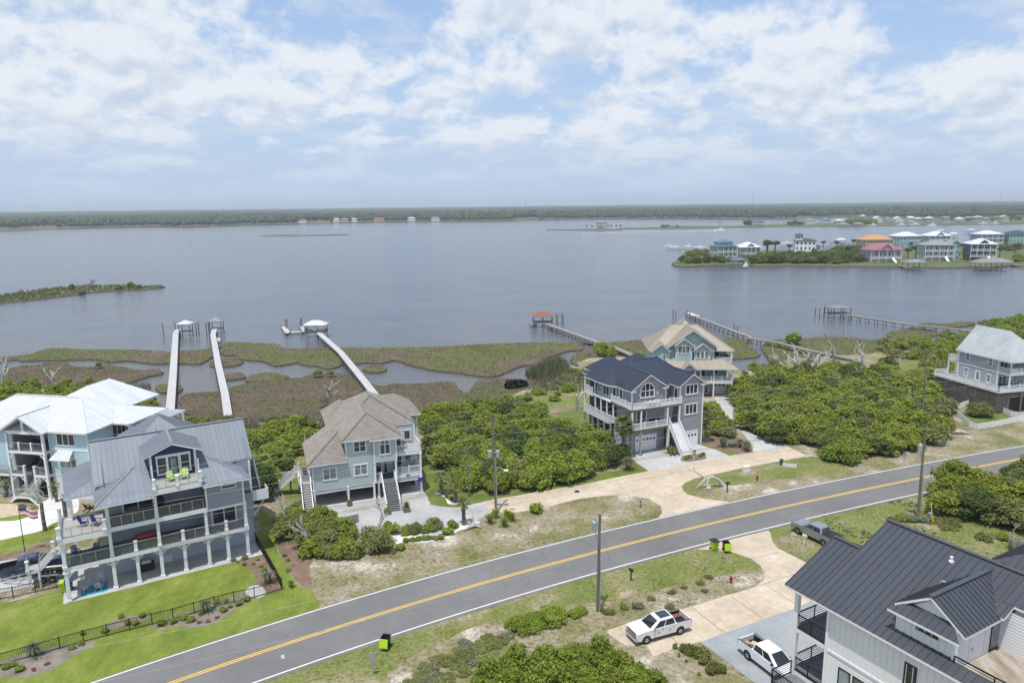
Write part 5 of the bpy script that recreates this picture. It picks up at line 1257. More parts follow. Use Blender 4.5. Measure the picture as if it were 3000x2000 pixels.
 column(H, 4.2, 3.7, 6.6, 8.75, .22, WHITE, False); window(H, wall_plane((.55, 3.2), (.55, 9))[0], 3, 6.7, 3.4, 1.9, 3); siding_wall(H, (.6, 8), (4.2, 8), 6.6, 8.8, S5L); window(H, wall_plane((.6, 8), (4.2, 8))[0], 1.2, 6.8, 1.8, 1.8, 2)
 # roofs
 roofs(hip(-7.5, -3.65, 1.65, 7, 10.1, 11.6, 1.65, 7, 'y'), R5, H); roofs(hip(-3.8, .05, 1.95, 6, 9.0, 10.55, 1.95, 6, 'y'), R5, H); roofs(hip(-8.75, 1.15, 2.4, 9, 9.65, 13.15, 2.4, 9, 'y'), R5, H)
 roofs(hip(-12.0, -8.0, 2.35, 7, 8.75, 10.35, 2.35, 7, 'y'), R5, H); roofs(hip(-12.4, 4.7, 3.5, 15.6, 8.8, 13.05, -6.9, -1.8, 'x', 9.8), R5, H); roofs(hip(-6.5, -1, 9, 18, 10.6, 13.6, 12.3, 15, 'y'), R5, H)
 for a, b in (((-6.9, 9.8, 13.07), (-1.8, 9.8, 13.07)), ((-6.9, 9.8, 13.07), (-12.4, 3.5, 8.82)), ((-1.8, 9.8, 13.07), (4.7, 3.5, 8.82)), ((-3.8, 2.4, 13.17), (-3.8, 9, 13.17))): ridge_cap(H, a, b, R5, .2)
 return H
HT = house_teal()
# --- dove-grey house on the slatted wooden base, right edge
def house_dove():
 H = house('beach_house', Z6b(885, 1260), 13.5, 'pale grey shingled house standing on a tall weathered slatted wood base')
 # slatted skirt: boards picked out one by one
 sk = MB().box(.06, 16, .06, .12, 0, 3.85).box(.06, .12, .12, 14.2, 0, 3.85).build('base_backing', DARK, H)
 for i in range(26):
  z = .06 + i * .147
  MB().box(-.02, .03, 0, 14.2, z, z + .12).build('slat', SKIRT, sk)
  if z > 2.7: MB().box(0, 16, -.02, .03, z, z + .12).build('slat', SKIRT, sk)
  else: MB().box(0, 2.35, -.02, .03, z, z + .12).build('slat', SKIRT, sk); MB().box(6.6, 16, -.02, .03, z, z + .12).build('slat', SKIRT, sk)
 for k in range(7): MB().box(-.06, -.02, k * 2.3, k * 2.3 + .14, 0, 3.85).build('base_post', WOODG, sk)
 MB().box(2.35, 2.6, -.03, .1, 0, 2.75).box(4.6, 4.85, -.6, -.4, 0, 3.8).build('garage_post', WOODG, H); MB().box(2.4, 6.5, .14, .2, 0, 2.7).build('garage_shade_panel', DARK, H); MB().box(-.05, .0, 1.2, 1.7, .3, .8).build('base_vent', DARK, H)  # open garage closed by a near-black sheet, its inner shade put into the colour
 deck(H, -.15, 16, -.15, 14.3, 4.03, .2, DECK)
 railing(H, (-.05, -.05), (-.05, 14.2), 4.03, 1.0, 'white', 2.5, pw=.2); railing(H, (-.05, -.05), (14, -.05), 4.03, 1.0, 'white', 2.3, pw=.2); railing(H, (-.05, 14.2), (3, 14.2), 4.03, 1.0)
 A, _ = siding_wall(H, (2.7, 11.6), (2.7, 3.0), 4.03, 9.35, S6); siding_wall(H, (10.5, 11.6), (2.7, 11.6), 4.03, 9.35, S6, top=[(7.8, 9.35), (3.9, 13.6)]); B, _ = siding_wall(H, (2.7, 3.0), (12, 3.0), 4.03, 9.35, S6)
 MB().box(2.62, 2.68, 3.0, 11.6, 6.75, 6.98).build('band_board', WHITE, H)
 for x, y in ((2.7, 3), (2.7, 11.6)): corner(H, x, y, 4.03, 9.3, .18)
 for u, z in ((1.9, 7.7), (1.9, 4.75), (6.9, 7.7), (6.9, 4.6)): window(H, A, u, z, .75, 1.35, 1, rows=2, t=.12, glass=GLASSB)
 door(H, A, 4.5, 4.1, .9, 2.05, WHITEV, GLASSB)
 for z in (4.1, 7.05): window(H, B, 1.2, z, 1.7, 1.9, 2); window(H, B, 4.0, z + .6, .9, 1.3, 1, rows=2, glass=GLASSB);
 deck(H, 2.6, 12, .35, 2.98, 6.98, .25, DECK, WHITE); railing(H, (2.65, .4), (12, .4), 6.98, 1.0, 'white', 2.3); railing(H, (2.65, .4), (2.65, 2.95), 6.98, 1.0)
 for x in (2.75, 6.2): column(H, x, .5, 4.03, 6.7, .2, WHITE, False); column(H, x, .5, 6.98, 9.2, .2, WHITE, False)
 deck(H, 2.7, 6, 11.65, 14.2, 6.98, .25, DECK, WHITE); railing(H, (2.7, 11.7), (2.7, 14.1), 6.98, 1.0); railing(H, (2.7, 14.1), (6, 14.1), 6.98, 1.0); column(H, 2.8, 14, 4.03, 6.7, .2, WHITE, False)
 roofs(hip(2.2, 10.9, .1, 12.1, 9.3, 14.0, 4.6, 12.1, 'y'), SH6, H, 'shingle'); roofs(hip(4, 14, .0, 8, 9.32, 12.4, 6.5, 14), SH6, H, 'shingle')
 return H
HD = house_dove()
# --- black-roofed white house in the near right corner
def house_black_roof():
 H = house('beach_house', None, 29, 'white board and batten house with charcoal metal roof and black railings', xy=(20.07, 45.9))
 A, _ = board_wall(H, (0, -2.5), (0, -17), 8.0, 11.3, S7, sp=.42, panels=True); A2, _ = siding_wall(H, (0.02, -2.5), (0.02, -17), 0, 7.95, S7, course=.22)
 MB().box(-.05, 0, -17, -2.46, 7.9, 8.06).build('band_board', S7, H)
 siding_wall(H, (8, -2.5), (0, -2.5), 0, 11.5, S7, course=.22)
 corner(H, 0, -2.5, 0, 11.2, .2)
 bw = dict(trim=BLACKM, t=.08, head=False)
 window(H, A, 5.75, 8.85, .62, 1.4, 1, **bw); window(H, A2, 1.45, 5.7, .75, 1.5, 1, glass=GLASSB, **bw); window(H, A2, 2.6, 5.7, .9, 1.5, 1, glass=GLASSB, **bw)
 # end porches
 for z in (8.22, 4.9):
  deck(H, -.05, 8, -2.48, .15, z, .34, DECKD, S7)
  railing(H, (.0, .05), (.0, -2.4), z, 1.05, 'black', 1.3); railing(H, (.0, .1), (8, .1), z, 1.05, 'black', 1.9)
 column(H, .02, .05, 0, 11.1, .3, S7, False); column(H, 7.9, .05, 0, 12, .3, S7, False)
 deck(H, -2.2, -.06, -2.4, .1, 4.55, .3, DECKD, S7); railing(H, (-2.15, .05), (-2.15, -2.4), 4.55, 1.05, 'black'); railing(H, (-2.15, .08), (-.1, .08), 4.55, 1.05, 'black'); column(H, -2.1, 0, 0, 4.25, .28, S7, False)
 # roofs
 R = R7; k = dict(sp=.46, rib=.055, soffit=WHITE)
 roofs([[(-.55, .78, 11.32), (-.55, -1.4, 11.32), (4.5, -1.4, 13.7), (4.5, .78, 13.7)], [(4.5, .78, 13.7), (4.5, -1.4, 13.7), (8.5, -1.4, 11.8), (8.5, .78, 11.8)]], R, H, **k)
 s = (15.12 - 11.32) / 8.05
 z = lambda x: 11.32 + s * (x + .55)
 roofs([[(-.55, -1.38, 11.34), (-.55, -6.9, 11.34), (7.5, -6.9, 15.14), (7.5, -1.38, 15.14)],
   [(-.55, -6.9, 11.34), (-.55, -10.4, 11.34), (.42, -10.4, z(.42) + .02), (.42, -6.9, z(.42) + .02)], [(4.9, -6.9, z(4.9) + .02), (4.9, -10.4, z(4.9) + .02), (7.5, -10.4, 15.14), (7.5, -6.9, 15.14)],
   [(-.55, -10.4, 11.34), (-.55, -17.5, 11.34), (.3, -17.5, z(.3) + .02), (.3, -10.4, z(.3) + .02)], [(5.2, -10.4, z(5.2) + .02), (5.2, -13, z(5.2) + .02), (7.5, -13, 15.14), (7.5, -10.4, 15.14)],
   [(7.5, -1.38, 15.14), (7.5, -16, 15.14), (15, -16, 11.5), (15, -1.38, 11.5)]], R, H, **k)
 ridge_cap(H, (7.5, -1.38, 15.16), (7.5, -16, 15.16), R, .34); ridge_cap(H, (4.5, .78, 13.72), (4.5, -1.4, 13.72), R, .3)
 MB().lathe([(.16, 0), (.16, .12), (.09, .16), (.09, .34), (.11, .4), (.0, .46)], 10, (6.3, -6.6, z(6.3) + .03)).build('roof_vent', WHITE, H)
 # dormer
 D, _ = board_wall(H, (.42, -6.9), (.42, -10.35), 11.2, 13.35, S7, sp=.42, name='dormer_wall', panels=True); E, _ = board_wall(H, (.42, -10.35), (7, -10.35), 10.95, 13.4, S7, sp=1.6, name='dormer_wall')
 MB().box(.42, 6, -6.9, -6.8, 11, 13.3).build('dormer_wall', S7, H); corner(H, .42, -10.35, 11.2, 13.3, .16)
 window(H, D, 1.85, 12.55, 1.25, .24, 1, trim=BLACKM, t=.03, head=False); window(H, E, 4.4, 11.05, .95, 2.0, 1, trim=BLACKM, t=.07, head=False, glass=GLASSB)
 for u, zz in ((1.9, 11.7), (5.6, 12.1), (5.8, 11.75)): on_plane(MB(), E, u, u + .16, zz, zz + .18, 0, .05).build('outlet_cover', ALU, H)
 roofs(hip(.55, 8.6, -10.8, -6.55, 13.38, 14.85, .55, 8.6), R, H, sp=.40, rib=.055); ridge_cap(H, (.5, -8.675, 14.88), (7.6, -8.675, 14.88), R, .3)
 roofs([[(-.12, -6.5, 13.22), (-.12, -10.85, 13.22), (.8, -10.0, 13.72), (.8, -7.3, 13.72)]], R, H, sp=.40, rib=.05)
 MB().prism([(.8, -7.4, 13.6), (.8, -9.95, 13.6), (.8, -8.675, 14.6)], (.05, 0, 0)).build('gable_panel', S7, H)
 # roof deck of weathered boards, each board its own piece
 dk = MB().box(.3, 5.2, -17.5, -10.36, 10.6, 10.96).build('roof_deck', S7, H)
 BRD = mottled('weathered_deck_boards', [(.3, (.22, .16, .11)), (.48, (.34, .28, .22)), (.62, (.44, .40, .36)), (.8, (.54, .51, .48))], .9, bscale=10, sc=(1.6, .35, 1))
 y = -10.42
 while y > -17.4: MB().box(.38, 5.15, y - .135, y, 10.96, 10.99).build('deck_board', BRD, dk); y -= .145
 MB().box(.22, .4, -17.5, -10.4, 10.9, 11.08).build('deck_curb', WHITE, H)
 railing(H, (.34, -10.45), (.34, -17), 11.05, 1.05, 'black', 2.4)
 siding_wall(H, (5.2, -10.4), (5.2, -14.5), 10.9, 13.6, WHITE, course=.2); siding_wall(H, (5.2, -14.5), (9, -14.5), 10.9, 13.6, WHITE, course=.2); MB().lathe([(.07, 0), (.1, .08), (.1, .3), (.03, .36)], 8, (5.05, -12.2, 12.3)).build('wall_light', WHITE, H)
 roofs([[(4.2, -10.3, 13.55), (4.2, -11, 13.55), (7.4, -11, 15.05), (7.4, -10.3, 15.05)]], R, H, sp=.4)
 # slate-grey wing behind
 roofs(hip(14.6, 21.5, -18, -4.5, 11.3, 13.4, -14, -8, 'y'), R, H, **k)
 siding_wall(H, (15, -5), (15, -16), 0, 11.2, S7, course=.4)
 return H
HB = house_black_roof()
# ------------------------------------------------------------------ piers and boat houses
def pier(name, pts, w, z, mat, postmat, label, zpost=-2.0, step=3.0, cap=True, braces=False):
 """boardwalk through pixel points at deck height, with paired piles"""
 P = [G(p[0], p[1], z) for p in pts]
 o = empty(name, P[0], 0, label, 'pier'); off = P[0]
 n = len(P); nr = []
 for i in range(n):
  d = (P[min(i + 1, n - 1)] - P[max(i - 1, 0)]).normalized(); nr.append(Vector((d.y, -d.x, 0)) * (w / 2))
 mb = MB()
 for i in range(n - 1):
  a, b = P[i] - off, P[i + 1] - off
  mb.prism([a - nr[i], a + nr[i], b + nr[i + 1], b - nr[i + 1]], (0, 0, -.09))
  for s in (-1, 1): mb.beam(a + nr[i] * .92 * s - Vector((0, 0, .22)), b + nr[i + 1] * .92 * s - Vector((0, 0, .22)), .08, .24)
 mb.build('deck_boards', mat, o)
 pm = MB().lathe([(.13, zpost - z), (.12, .0 if cap else .3)], 6).mesh('pile', postmat)
 bm_ = MB()
 L = 0; last = None
 for i in range(n - 1):
  seg = (P[i + 1] - P[i]).length; k = max(1, round(seg / step))
  for j in range(k):
   t = j / k; c = P[i].lerp(P[i + 1], t) - off; q = nr[i].lerp(nr[i + 1], t)
   for s in (-1.02, 1.02): link('pile', pm, o, c + q * s)
   bm_.beam(c - q * 1.1 - Vector((0, 0, .42)), c + q * 1.1 - Vector((0, 0, .42)), .1, .18)
   if braces: bm_.beam(c - q - Vector((0, 0, .5)), c + q - Vector((0, 0, 1.4)), .08)
 bm_.build('cross_beam', postmat, o, kind='stuff')
 return o
def boat_house(name, c, yaw, w, d, z, h, roofmat, postmat, label, pitch=.35, over=.35, floor=True, sides=False, kind='metal', hipr=True):
 """roofed lift or gazebo on piles; c = pixel of its centre at deck height"""
 p = G(c[0], c[1], z); o = empty(name, p, math.radians(yaw), label, 'boathouse')
 if floor: MB().box(-w / 2, w / 2, -d / 2, d / 2, -.2, 0).build('platform', PIERG, o)
 nx = max(2, round(w / 3) + 1)
 for i in range(nx):
  for s in (-1, 1):
   x = -w / 2 + .15 + (w - .3) * i / (nx - 1)
   MB().box(x - .1, x + .1, s * (d / 2 - .15) - .1, s * (d / 2 - .15) + .1, -2.6, h).build('post', postmat, o)
 MB().box(-w / 2, w / 2, -d / 2, -d / 2 + .12, h - .28, h).box(-w / 2, w / 2, d / 2 - .12, d / 2, h - .28, h).build('beam', postmat, o, kind='stuff')
 hw, hd = w / 2 + over, d / 2 + over
 r = max(0, hw - hd) if hipr else hw
 pl = hip(-hw, hw, -hd, hd, h, h + hd * pitch * 1.4, -r, r)
 roofs(pl, roofmat, o, kind, **({'sp': .6, 'th': .1} if kind == 'metal' else {'th': .1}))
 if sides:
  wm = paint('boathouse_wood', (.17, .125, .10), .8)
  MB().box(-w / 2, -w * .12, -d / 2 - .03, -d / 2 + .03, 0, h * .45).box(w * .12, w / 2, -d / 2 - .03, -d / 2 + .03, 0, h * .45).box(w / 2 - .06, w / 2, -d / 2, d / 2, 0, h * .45).box(-w / 2, -w / 2 + .06, -d / 2, d / 2, 0, h * .45).build('half_wall', wm, o)
  m = MB()
  for i in range(13): x = -w / 2 + w * i / 12; m.box(x - .03, x + .03, -d / 2 - .03, -d / 2 + .03, h * .45, h * .9)
  m.box(-w / 2, w / 2, -d / 2 - .04, -d / 2 + .04, h * .82, h * .92).build('screen_frame', WHITE, o, kind='stuff')
 return o
Z = .7
pier('pier', PX(ZM, (328, 1022), (360, 640), (385, 250), (412, 215)), 1.6, Z, PIERW, WOODG, 'long straight pale pier behind the aqua house, leftmost of three')
pier('boardwalk', PX(ZM, (328, 1022), (240, 1075)), 1.3, Z, PIERW, WOODG, 'short pale boardwalk joining the aqua house to its pier')
pier('pier', PX(ZM, (908, 1115), (870, 850), (800, 540), (752, 265), (770, 212)), 1.5, Z, PIERW, WOODG, 'pale slightly kinked pier behind the slate house ending at a grey roof')
pier('pier', PX(ZM, (2420, 950), (2240, 720), (2010, 440), (1785, 240)), 1.6, Z, PIERW, WOODG, 'pale pier running out diagonally behind the sage house to a walled boathouse')
boat_house('boat_house', ZM(487, 232), 8, 3.4, 3.2, Z - .1, 2.4, R1, WOODG, 'white roofed boat lift at the end of the leftmost pale pier')
boat_house('boat_house', ZM(790, 205), 8, 3.7, 3.2, Z - .1, 2.5, paint('grey_tile', (.24, .245, .26), .6), WOODG, 'grey hip roofed boat lift at the end of the kinked pier')
boat_house('boat_house', ZM(1770, 238), 4, 6.2, 4.0, Z, 2.3, R1, POSTG, 'half walled boathouse with white roof at the end of the diagonal pier', sides=True)
def float_dock(pts, z, label):
 P = [G(*p, z) for p in pts]; o = empty('floating_dock', P[0], 0, label, 'dock'); q = [p - P[0] for p in P]
 MB().prism(q, (0, 0, -.4)).build('dock_boards', PIERW, o)
 for p in q: MB().lathe([(.12, -1.5), (.12, .5)], 6, tuple(p)).build('pile', WOODG, o)
 return o
float_dock(PX(ZM, (1425, 190), (1470, 188), (1515, 245), (1465, 258)), -.3, 'white floating dock left of the walled boathouse, nearer the open water')
float_dock(PX(ZM, (1600, 180), (1635, 178), (1672, 235), (1630, 242)), -.3, 'white floating dock strip touching the left side of the walled boathouse')
float_dock(PX(ZM, (1510, 238), (1625, 232), (1630, 240), (1512, 248)), -.35, 'narrow white gangway between the two floating docks')
float_dock(PX(ZM, (780, 300), (822, 296), (830, 330), (790, 334)), -.5, 'small white square float beside the kinked pier')
def lift(c, dx, label, h=2.6):
 p = G(*c, 0); o = empty('boat_lift', p, math.radians(8), label, 'boat lift')
 for s in (0, dx):
  MB().lathe([(.16, -2.5), (.15, h)], 7, (s, 0, 0)).build('pile', WOODG, o); MB().lathe([(.16, -2.5), (.15, h)], 7, (s, 2.6, 0)).build('pile', WOODG, o)
  MB().box(s - .09, s + .09, -.2, 2.8, h - .3, h - .05).build('lift_beam', GALV, o)
 return o
lift(ZM(1470, 195), 4.6, 'open boat lift frame of four grey piles by the floating docks'); lift(ZM(590, 245), 3.0, 'paired grey piles of a small lift between the first two piers', 2.9)
lift(ZV(450, 218), 1.9, 'two tall dark piles standing in the water right of the red roofed gazebo', 2.9)
for c, h, l in ((ZM(268, 285), 4.2, 'tall lone pile in the water left of the first pale pier'), (ZM(383, 225), 2.8, 'dark pile touching the end of the first pale pier'), (FL(877, 262), 5.0, 'channel marker pile far out in the left of the sound'), (ZV(2187, 300), 2.2, 'old dark pile beside the grey crooked pier, left of a pair'), (ZV(2219, 310), 2.0, 'old dark pile beside the grey crooked pier, right of a pair')):
 o = MB().lathe([(.16, -2.5), (.14, h), (.0, h + .08)], 7).build('mooring_pile', WOODG); o.location = G(*c, -1.0); tag(o, l, 'pile')
for c, l in ((Z6(970, 155), 'orange marker stake in the shallow water by the marsh'), ): o = MB().lathe([(.09, -.6), (.09, 1.2), (.14, 1.2), (.14, 2.0), (0, 2.05)], 7).build('marker_stake', ORANGE); o.location = G(*c, -1); tag(o, l, 'marker')
pier('pier', PX(ZV, (340, 228), (600, 320), (850, 410), (1000, 455), (1235, 556)), 1.7, Z, PIERG, WOODG, 'grey weathered pier leading to the red roofed gazebo', step=2.4)
boat_house('gazebo', ZV(302, 208), 2, 6.4, 4.6, Z, 2.1, SHR, WOODG, 'red shingled gazebo at the end of a grey pier', kind='shingle', pitch=.33)
float_dock(PX(ZV, (175, 225), (225, 220), (240, 236), (190, 240)), -.3, 'low grey landing stage on the left of the red roofed gazebo')
pier('pier', PX(ZV, (1790, 150), (2060, 250), (2352, 358)) + PX(Z6, (250, 180), (470, 215), (680, 268), (800, 292), (1060, 345)), 1.4, Z, PIERG, WOODG, 'long grey crooked pier behind the teal house with braced piles', step=3.2, braces=True)
float_dock(PX(ZV, (1710, 120), (1750, 112), (1860, 155), (1800, 165)), .6, 'grey platform at the outer end of the braced pier'); lift(ZV(1612, 165), 5, 'open grey lift frame at the outer end of the braced pier', 2.2)
pier('pier', PX(ZW, (560, 200), (900, 250), (1250, 305), (1600, 337), (1850, 368)), 1.5, Z, PIERG, WOODG, 'grey pier on the right leading to the blue grey roofed boathouse', step=3.4)
boat_house('boat_house', ZW(517, 190), 2, 7.0, 5, Z, 2.2, R2, WOODG, 'flat blue grey roofed boathouse at the end of the right pier', pitch=.12); lift(ZW(340, 208), 3.2, 'pale metal lift frame left of the blue grey roofed boathouse', 2.2)
# ------------------------------------------------------------------ poles and wires
def utility_pole(base, top, label, transformers=0, lamp=False, conduit=True, arm=False, side=1, guard=False, r=.17):
 b = G(*base); d = ray(*top); t = b.y / d[1]; T = Vector((d[0] * t, b.y, CAM_H + d[2] * t)); q = T - b
 o = empty('utility_pole', b, 0, label, 'utility pole')
 MB().tube([(0, 0, -.3), q * .5, q], [r, r * .85, r * .7], 8).build('pole', WOODG, o)
 for i in range(transformers):
  c = q * (.56 if transformers > 1 else (.84 if transformers == 1 else .5)) + Vector(((.48 if i else -.48) * side, -.1, 0))
  tr = MB().lathe([(.05, 0), (.27, .05), (.27, .85), (.2, .95), (.0, .97)], 10, tuple(c)); tr.beam(c + Vector((0, .1, .5)), q * .6 + Vector((0, 0, .3)), .08).build('transformer', GALV, o)
  MB().lathe([(.04, 0), (.06, .1), (.03, .2), (.03, .3)], 6, tuple(c + Vector((.1, 0, .95)))).build('bushing', WOODB, o)
 if conduit: MB().tube([(.16, -.16, 0), Vector((.16, -.16, 0)) + q * .55], .06, 6).build('conduit', ALU, o)
 if arm: MB().beam(q * .62 + Vector((-.9, -.1, 0)), q * .62 + Vector((.3, -.1, -.25)), .1).build('cross_arm', GALV, o)
 if lamp:
  c = q * .45; MB().tube([c, c + Vector((.6, -.5, .25)), c + Vector((1.3, -1.0, .1))], .035, 6).build('lamp_arm', ALU, o)
  MB().box(c.x + 1.2, c.x + 1.75, -1.2, -.85, c.z - .02, c.z + .12).build('lamp_head', WHITE, o)
 if guard: MB().tube([(1.2, -1.2, 0), (.9, -.9, 2.6)], .05, 6).build('guy_guard', YELP, o)
 return o, b, q
PA, A0, AQ = utility_pole(ZP(893, 1035), ZP(858, 100), 'tall utility pole with two grey transformers and a street lamp by the tan drive', 2, True, arm=True)
PB, B0, BQ = utility_pole(Z9(2208, 850), Z9(2226, 15), 'utility pole at the south edge of the road with one transformer, front centre', 1, side=1)
PC, C0, CQ = utility_pole(Z6(1568, 850), Z6(1602, 362), 'dark wooden utility pole rising out of the thicket on the right', 0, conduit=False)
PD, D0, DQ = utility_pole(ZQ(1125, 872), Z6(1592, 945), 'utility pole on the right road verge with transformer and yellow guard', 1, side=1, guard=True)
PE, E0, EQ = utility_pole(ZP(635, 900), ZP(615, 385), 'short grey service pole at the edge of the thicket beside the sage house', 0, conduit=False, r=.13)
def wire(pts, sag, mat, label, r=.012, group=None, cat='power line'):
 mb = MB()
 for a, b in zip(pts, pts[1:]):
  q = [a.lerp(b, i / 14) - Vector((0, 0, sag * 4 * (i / 14) * (1 - i / 14))) for i in range(15)]
  mb.tube([p - pts[0] for p in q], r, 4)
 o = mb.build('power_line', mat); o.location = pts[0]; return tag(o, label, cat, group)
Ldir = (A0 - C0) * .95
FR_W = [(.975, 0, 'topmost'), (.91, -.1, 'second highest'), (.785, .1, 'third highest'), (.71, -.1, 'fourth highest'), (.53, .1, 'fifth highest, lowest pale')]
Rdir = (C0 - A0) * .9
for f, dx, nm in FR_W:
 a = A0 + AQ * f + Vector((0, dx, 0)); c = C0 + CQ * ({.975: .90, .91: .87, .785: .745, .71: .66, .53: .52}[f]) + Vector((0, dx, 0))
 wire([a + Ldir + Vector((0, 0, 0)), a, c, c + Rdir], .75, WIRE, f'{nm} wire strung from the transformer pole over the thickets', .014)
for f, nm in ((.335, 'upper'), (.32, 'lower')):
 a = A0 + AQ * f; c = C0 + CQ * (f - .03); wire([a + Ldir, a, c, c + Rdir], .8, WIREB, f'{nm} of two dark cables hung low on the transformer pole', .02)
for f, nm in ((.90, 'upper'), (.62, 'lower')):
 b = B0 + BQ * f; wire([b + (B0 - D0) * 1.1, b], 1.0, WIRE, f'{nm} of two pale wires crossing above the road to the left', .011)
# ------------------------------------------------------------------ fences
def picket_fence(name, pts, h, mat, label, post_step=2.3, sp=.115, pick=.02, rails=(.12, .92), postw=.06, solid=None, cat='fence'):
 P = [G(*p) if len(p) == 2 else Vector(p) for p in pts]; o = empty(name, P[0], 0, label, cat); q = [p - P[0] for p in P]
 pk, rl = MB(), MB()
 pm = MB().box(-postw / 2, postw / 2, -postw / 2, postw / 2, 0, h * 1.06).mesh('fence_post', mat)
 for a, b in zip(q, q[1:]):
  L = (b - a).length; n = max(1, round(L / post_step)); ang = math.atan2(b.y - a.y, b.x - a.x)
  for i in range(n): link('fence_post', pm, o, a.lerp(b, i / n), ang)
  for f in rails: rl.beam(a + Vector((0, 0, h * f)), b + Vector((0, 0, h * f)), .035, .05)
  m = int(L / sp)
  for i in range(m):
   p = a.lerp(b, (i + .5) / m); pk.beam(p + Vector((0, 0, .06)), p + Vector((0, 0, h)), pick, pick if not solid else .02)
 link('fence_post', pm, o, q[-1])
 rl.build('fence_rail', mat, o); pk.build('pickets', mat, o, kind='stuff')
 return o
FB = PX(ZA, (1945, 180), (1755, 238), (1615, 268), (1480, 303), (1340, 343), (1195, 387), (1050, 422), (895, 460), (740, 500), (578, 542), (415, 588), (240, 638), (0, 705), (-320, 790))
picket_fence('picket_fence', FB, 1.2, BLACKM, 'black metal picket fence along the bright lawn facing the road')
picket_fence('picket_fence', [ZA(1945, 180)] + PX(Z2c, (1100, 1070), (985, 870)), 1.2, BLACKM, 'black metal picket fence running back along the right side of the slate house')
picket_fence('picket_fence', PX(ZT, (-300, 1645), (0, 1590), (155, 1568), (410, 1510), (650, 1455), (800, 1420)), 1.2, BLACKM, 'black metal picket fence beside the boat trailer and parking pad')
for pts, l in ((PX(Z6b, (385, 1310), (540, 1440), (645, 1470), (830, 1440), (1050, 1395), (1254, 1350), (1450, 1310)), 'white vinyl picket fence along the road side of the wood skirted house'),
    (PX(Z6b, (180, 1180), (260, 1225), (370, 1205), (470, 1170), (540, 1140)), 'short white vinyl fence left of the big rounded shrub by the wood skirt'),
    (PX(Z6b, (950, 1240), (1085, 1300), (1254, 1330), (1400, 1345)), 'white vinyl fence with gate in front of the open garage on the right')):
 picket_fence('vinyl_fence', pts, 1.05, WHITEV, l, 2.0, .105, .055, (.1, .95), .11)
picket_fence('board_fence', [(*G(*Z2(1575, 430)).xy, 0), (*G(*Z2(1625, 470)).xy, 0)], 1.7, WOODN, 'new orange brown wooden board fence between slate and sage houses', 2, .14, .13, (.2, .8), .1)
lat = MB()
LA, LB = G(*ZB(1110, 725)), G(*ZB(1380, 660)); lo = empty('lattice_panel', LA, math.atan2((LB - LA).y, (LB - LA).x), 'dark grey wooden lattice panel half hidden by shrubs at the gravel lot', 'lattice'); LL = (LB - LA).length
for i in range(13): MB().box(LL * i / 12 - .05, LL * i / 12 + .05, -.02, .02, 0, 1.1).build('slat', WOODG, lo)
for i in range(6): MB().box(0, LL, -.045, -.022, .1 + i * .18, .19 + i * .18).build('slat', WOODG, lo)
# ------------------------------------------------------------------ pickup trucks
def quad_on(c4, u0, u1, v0, v1, off, t=.015):
 a, b, c, d = [Vector(p) for p in c4]
 f = lambda u, v: (a.lerp(b, u)).lerp(d.lerp(c, u), v)
 n = (b - a).cross(d - a).normalized()
 pts = [f(u0, v0), f(u1, v0), f(u1, v1), f(u0, v1)]
 return MB().prism([p + n * off for p in pts], n * t)
def bevel(o, w=.04, s=2):
 m = o.modifiers.new('bevel', 'BEVEL'); m.width = w; m.segments = s; m.limit_method = 'ANGLE'; m.angle_limit = math.radians(35); return o
WHEEL = {}
def wheel_meshes():
 if WHEEL: return WHEEL
 t = MB().lathe([(.24, -.12), (.36, -.135), (.405, -.09), (.405, .09), (.36, .135), (.24, .12)], 20)
 r = MB().lathe([(.0, .06), (.05, .1), (.08, .07), (.2, .085), (.25, .125), (.25, -.1), (.0, -.1)], 16)
 sp = MB()
 for i in range(6):
  a = i * math.pi / 3; sp.beam((.05 * math.cos(a), .05 * math.sin(a), .1), (.22 * math.cos(a), .22 * math.sin(a), .105), .075, .04)
 for k, m, mt in (('tyre', t, RUBBER), ('rim', r, BLACKP), ('spokes', sp, CHROME)): WHEEL[k] = m.mesh(k, mt, k != 'spokes')
 return WHEEL
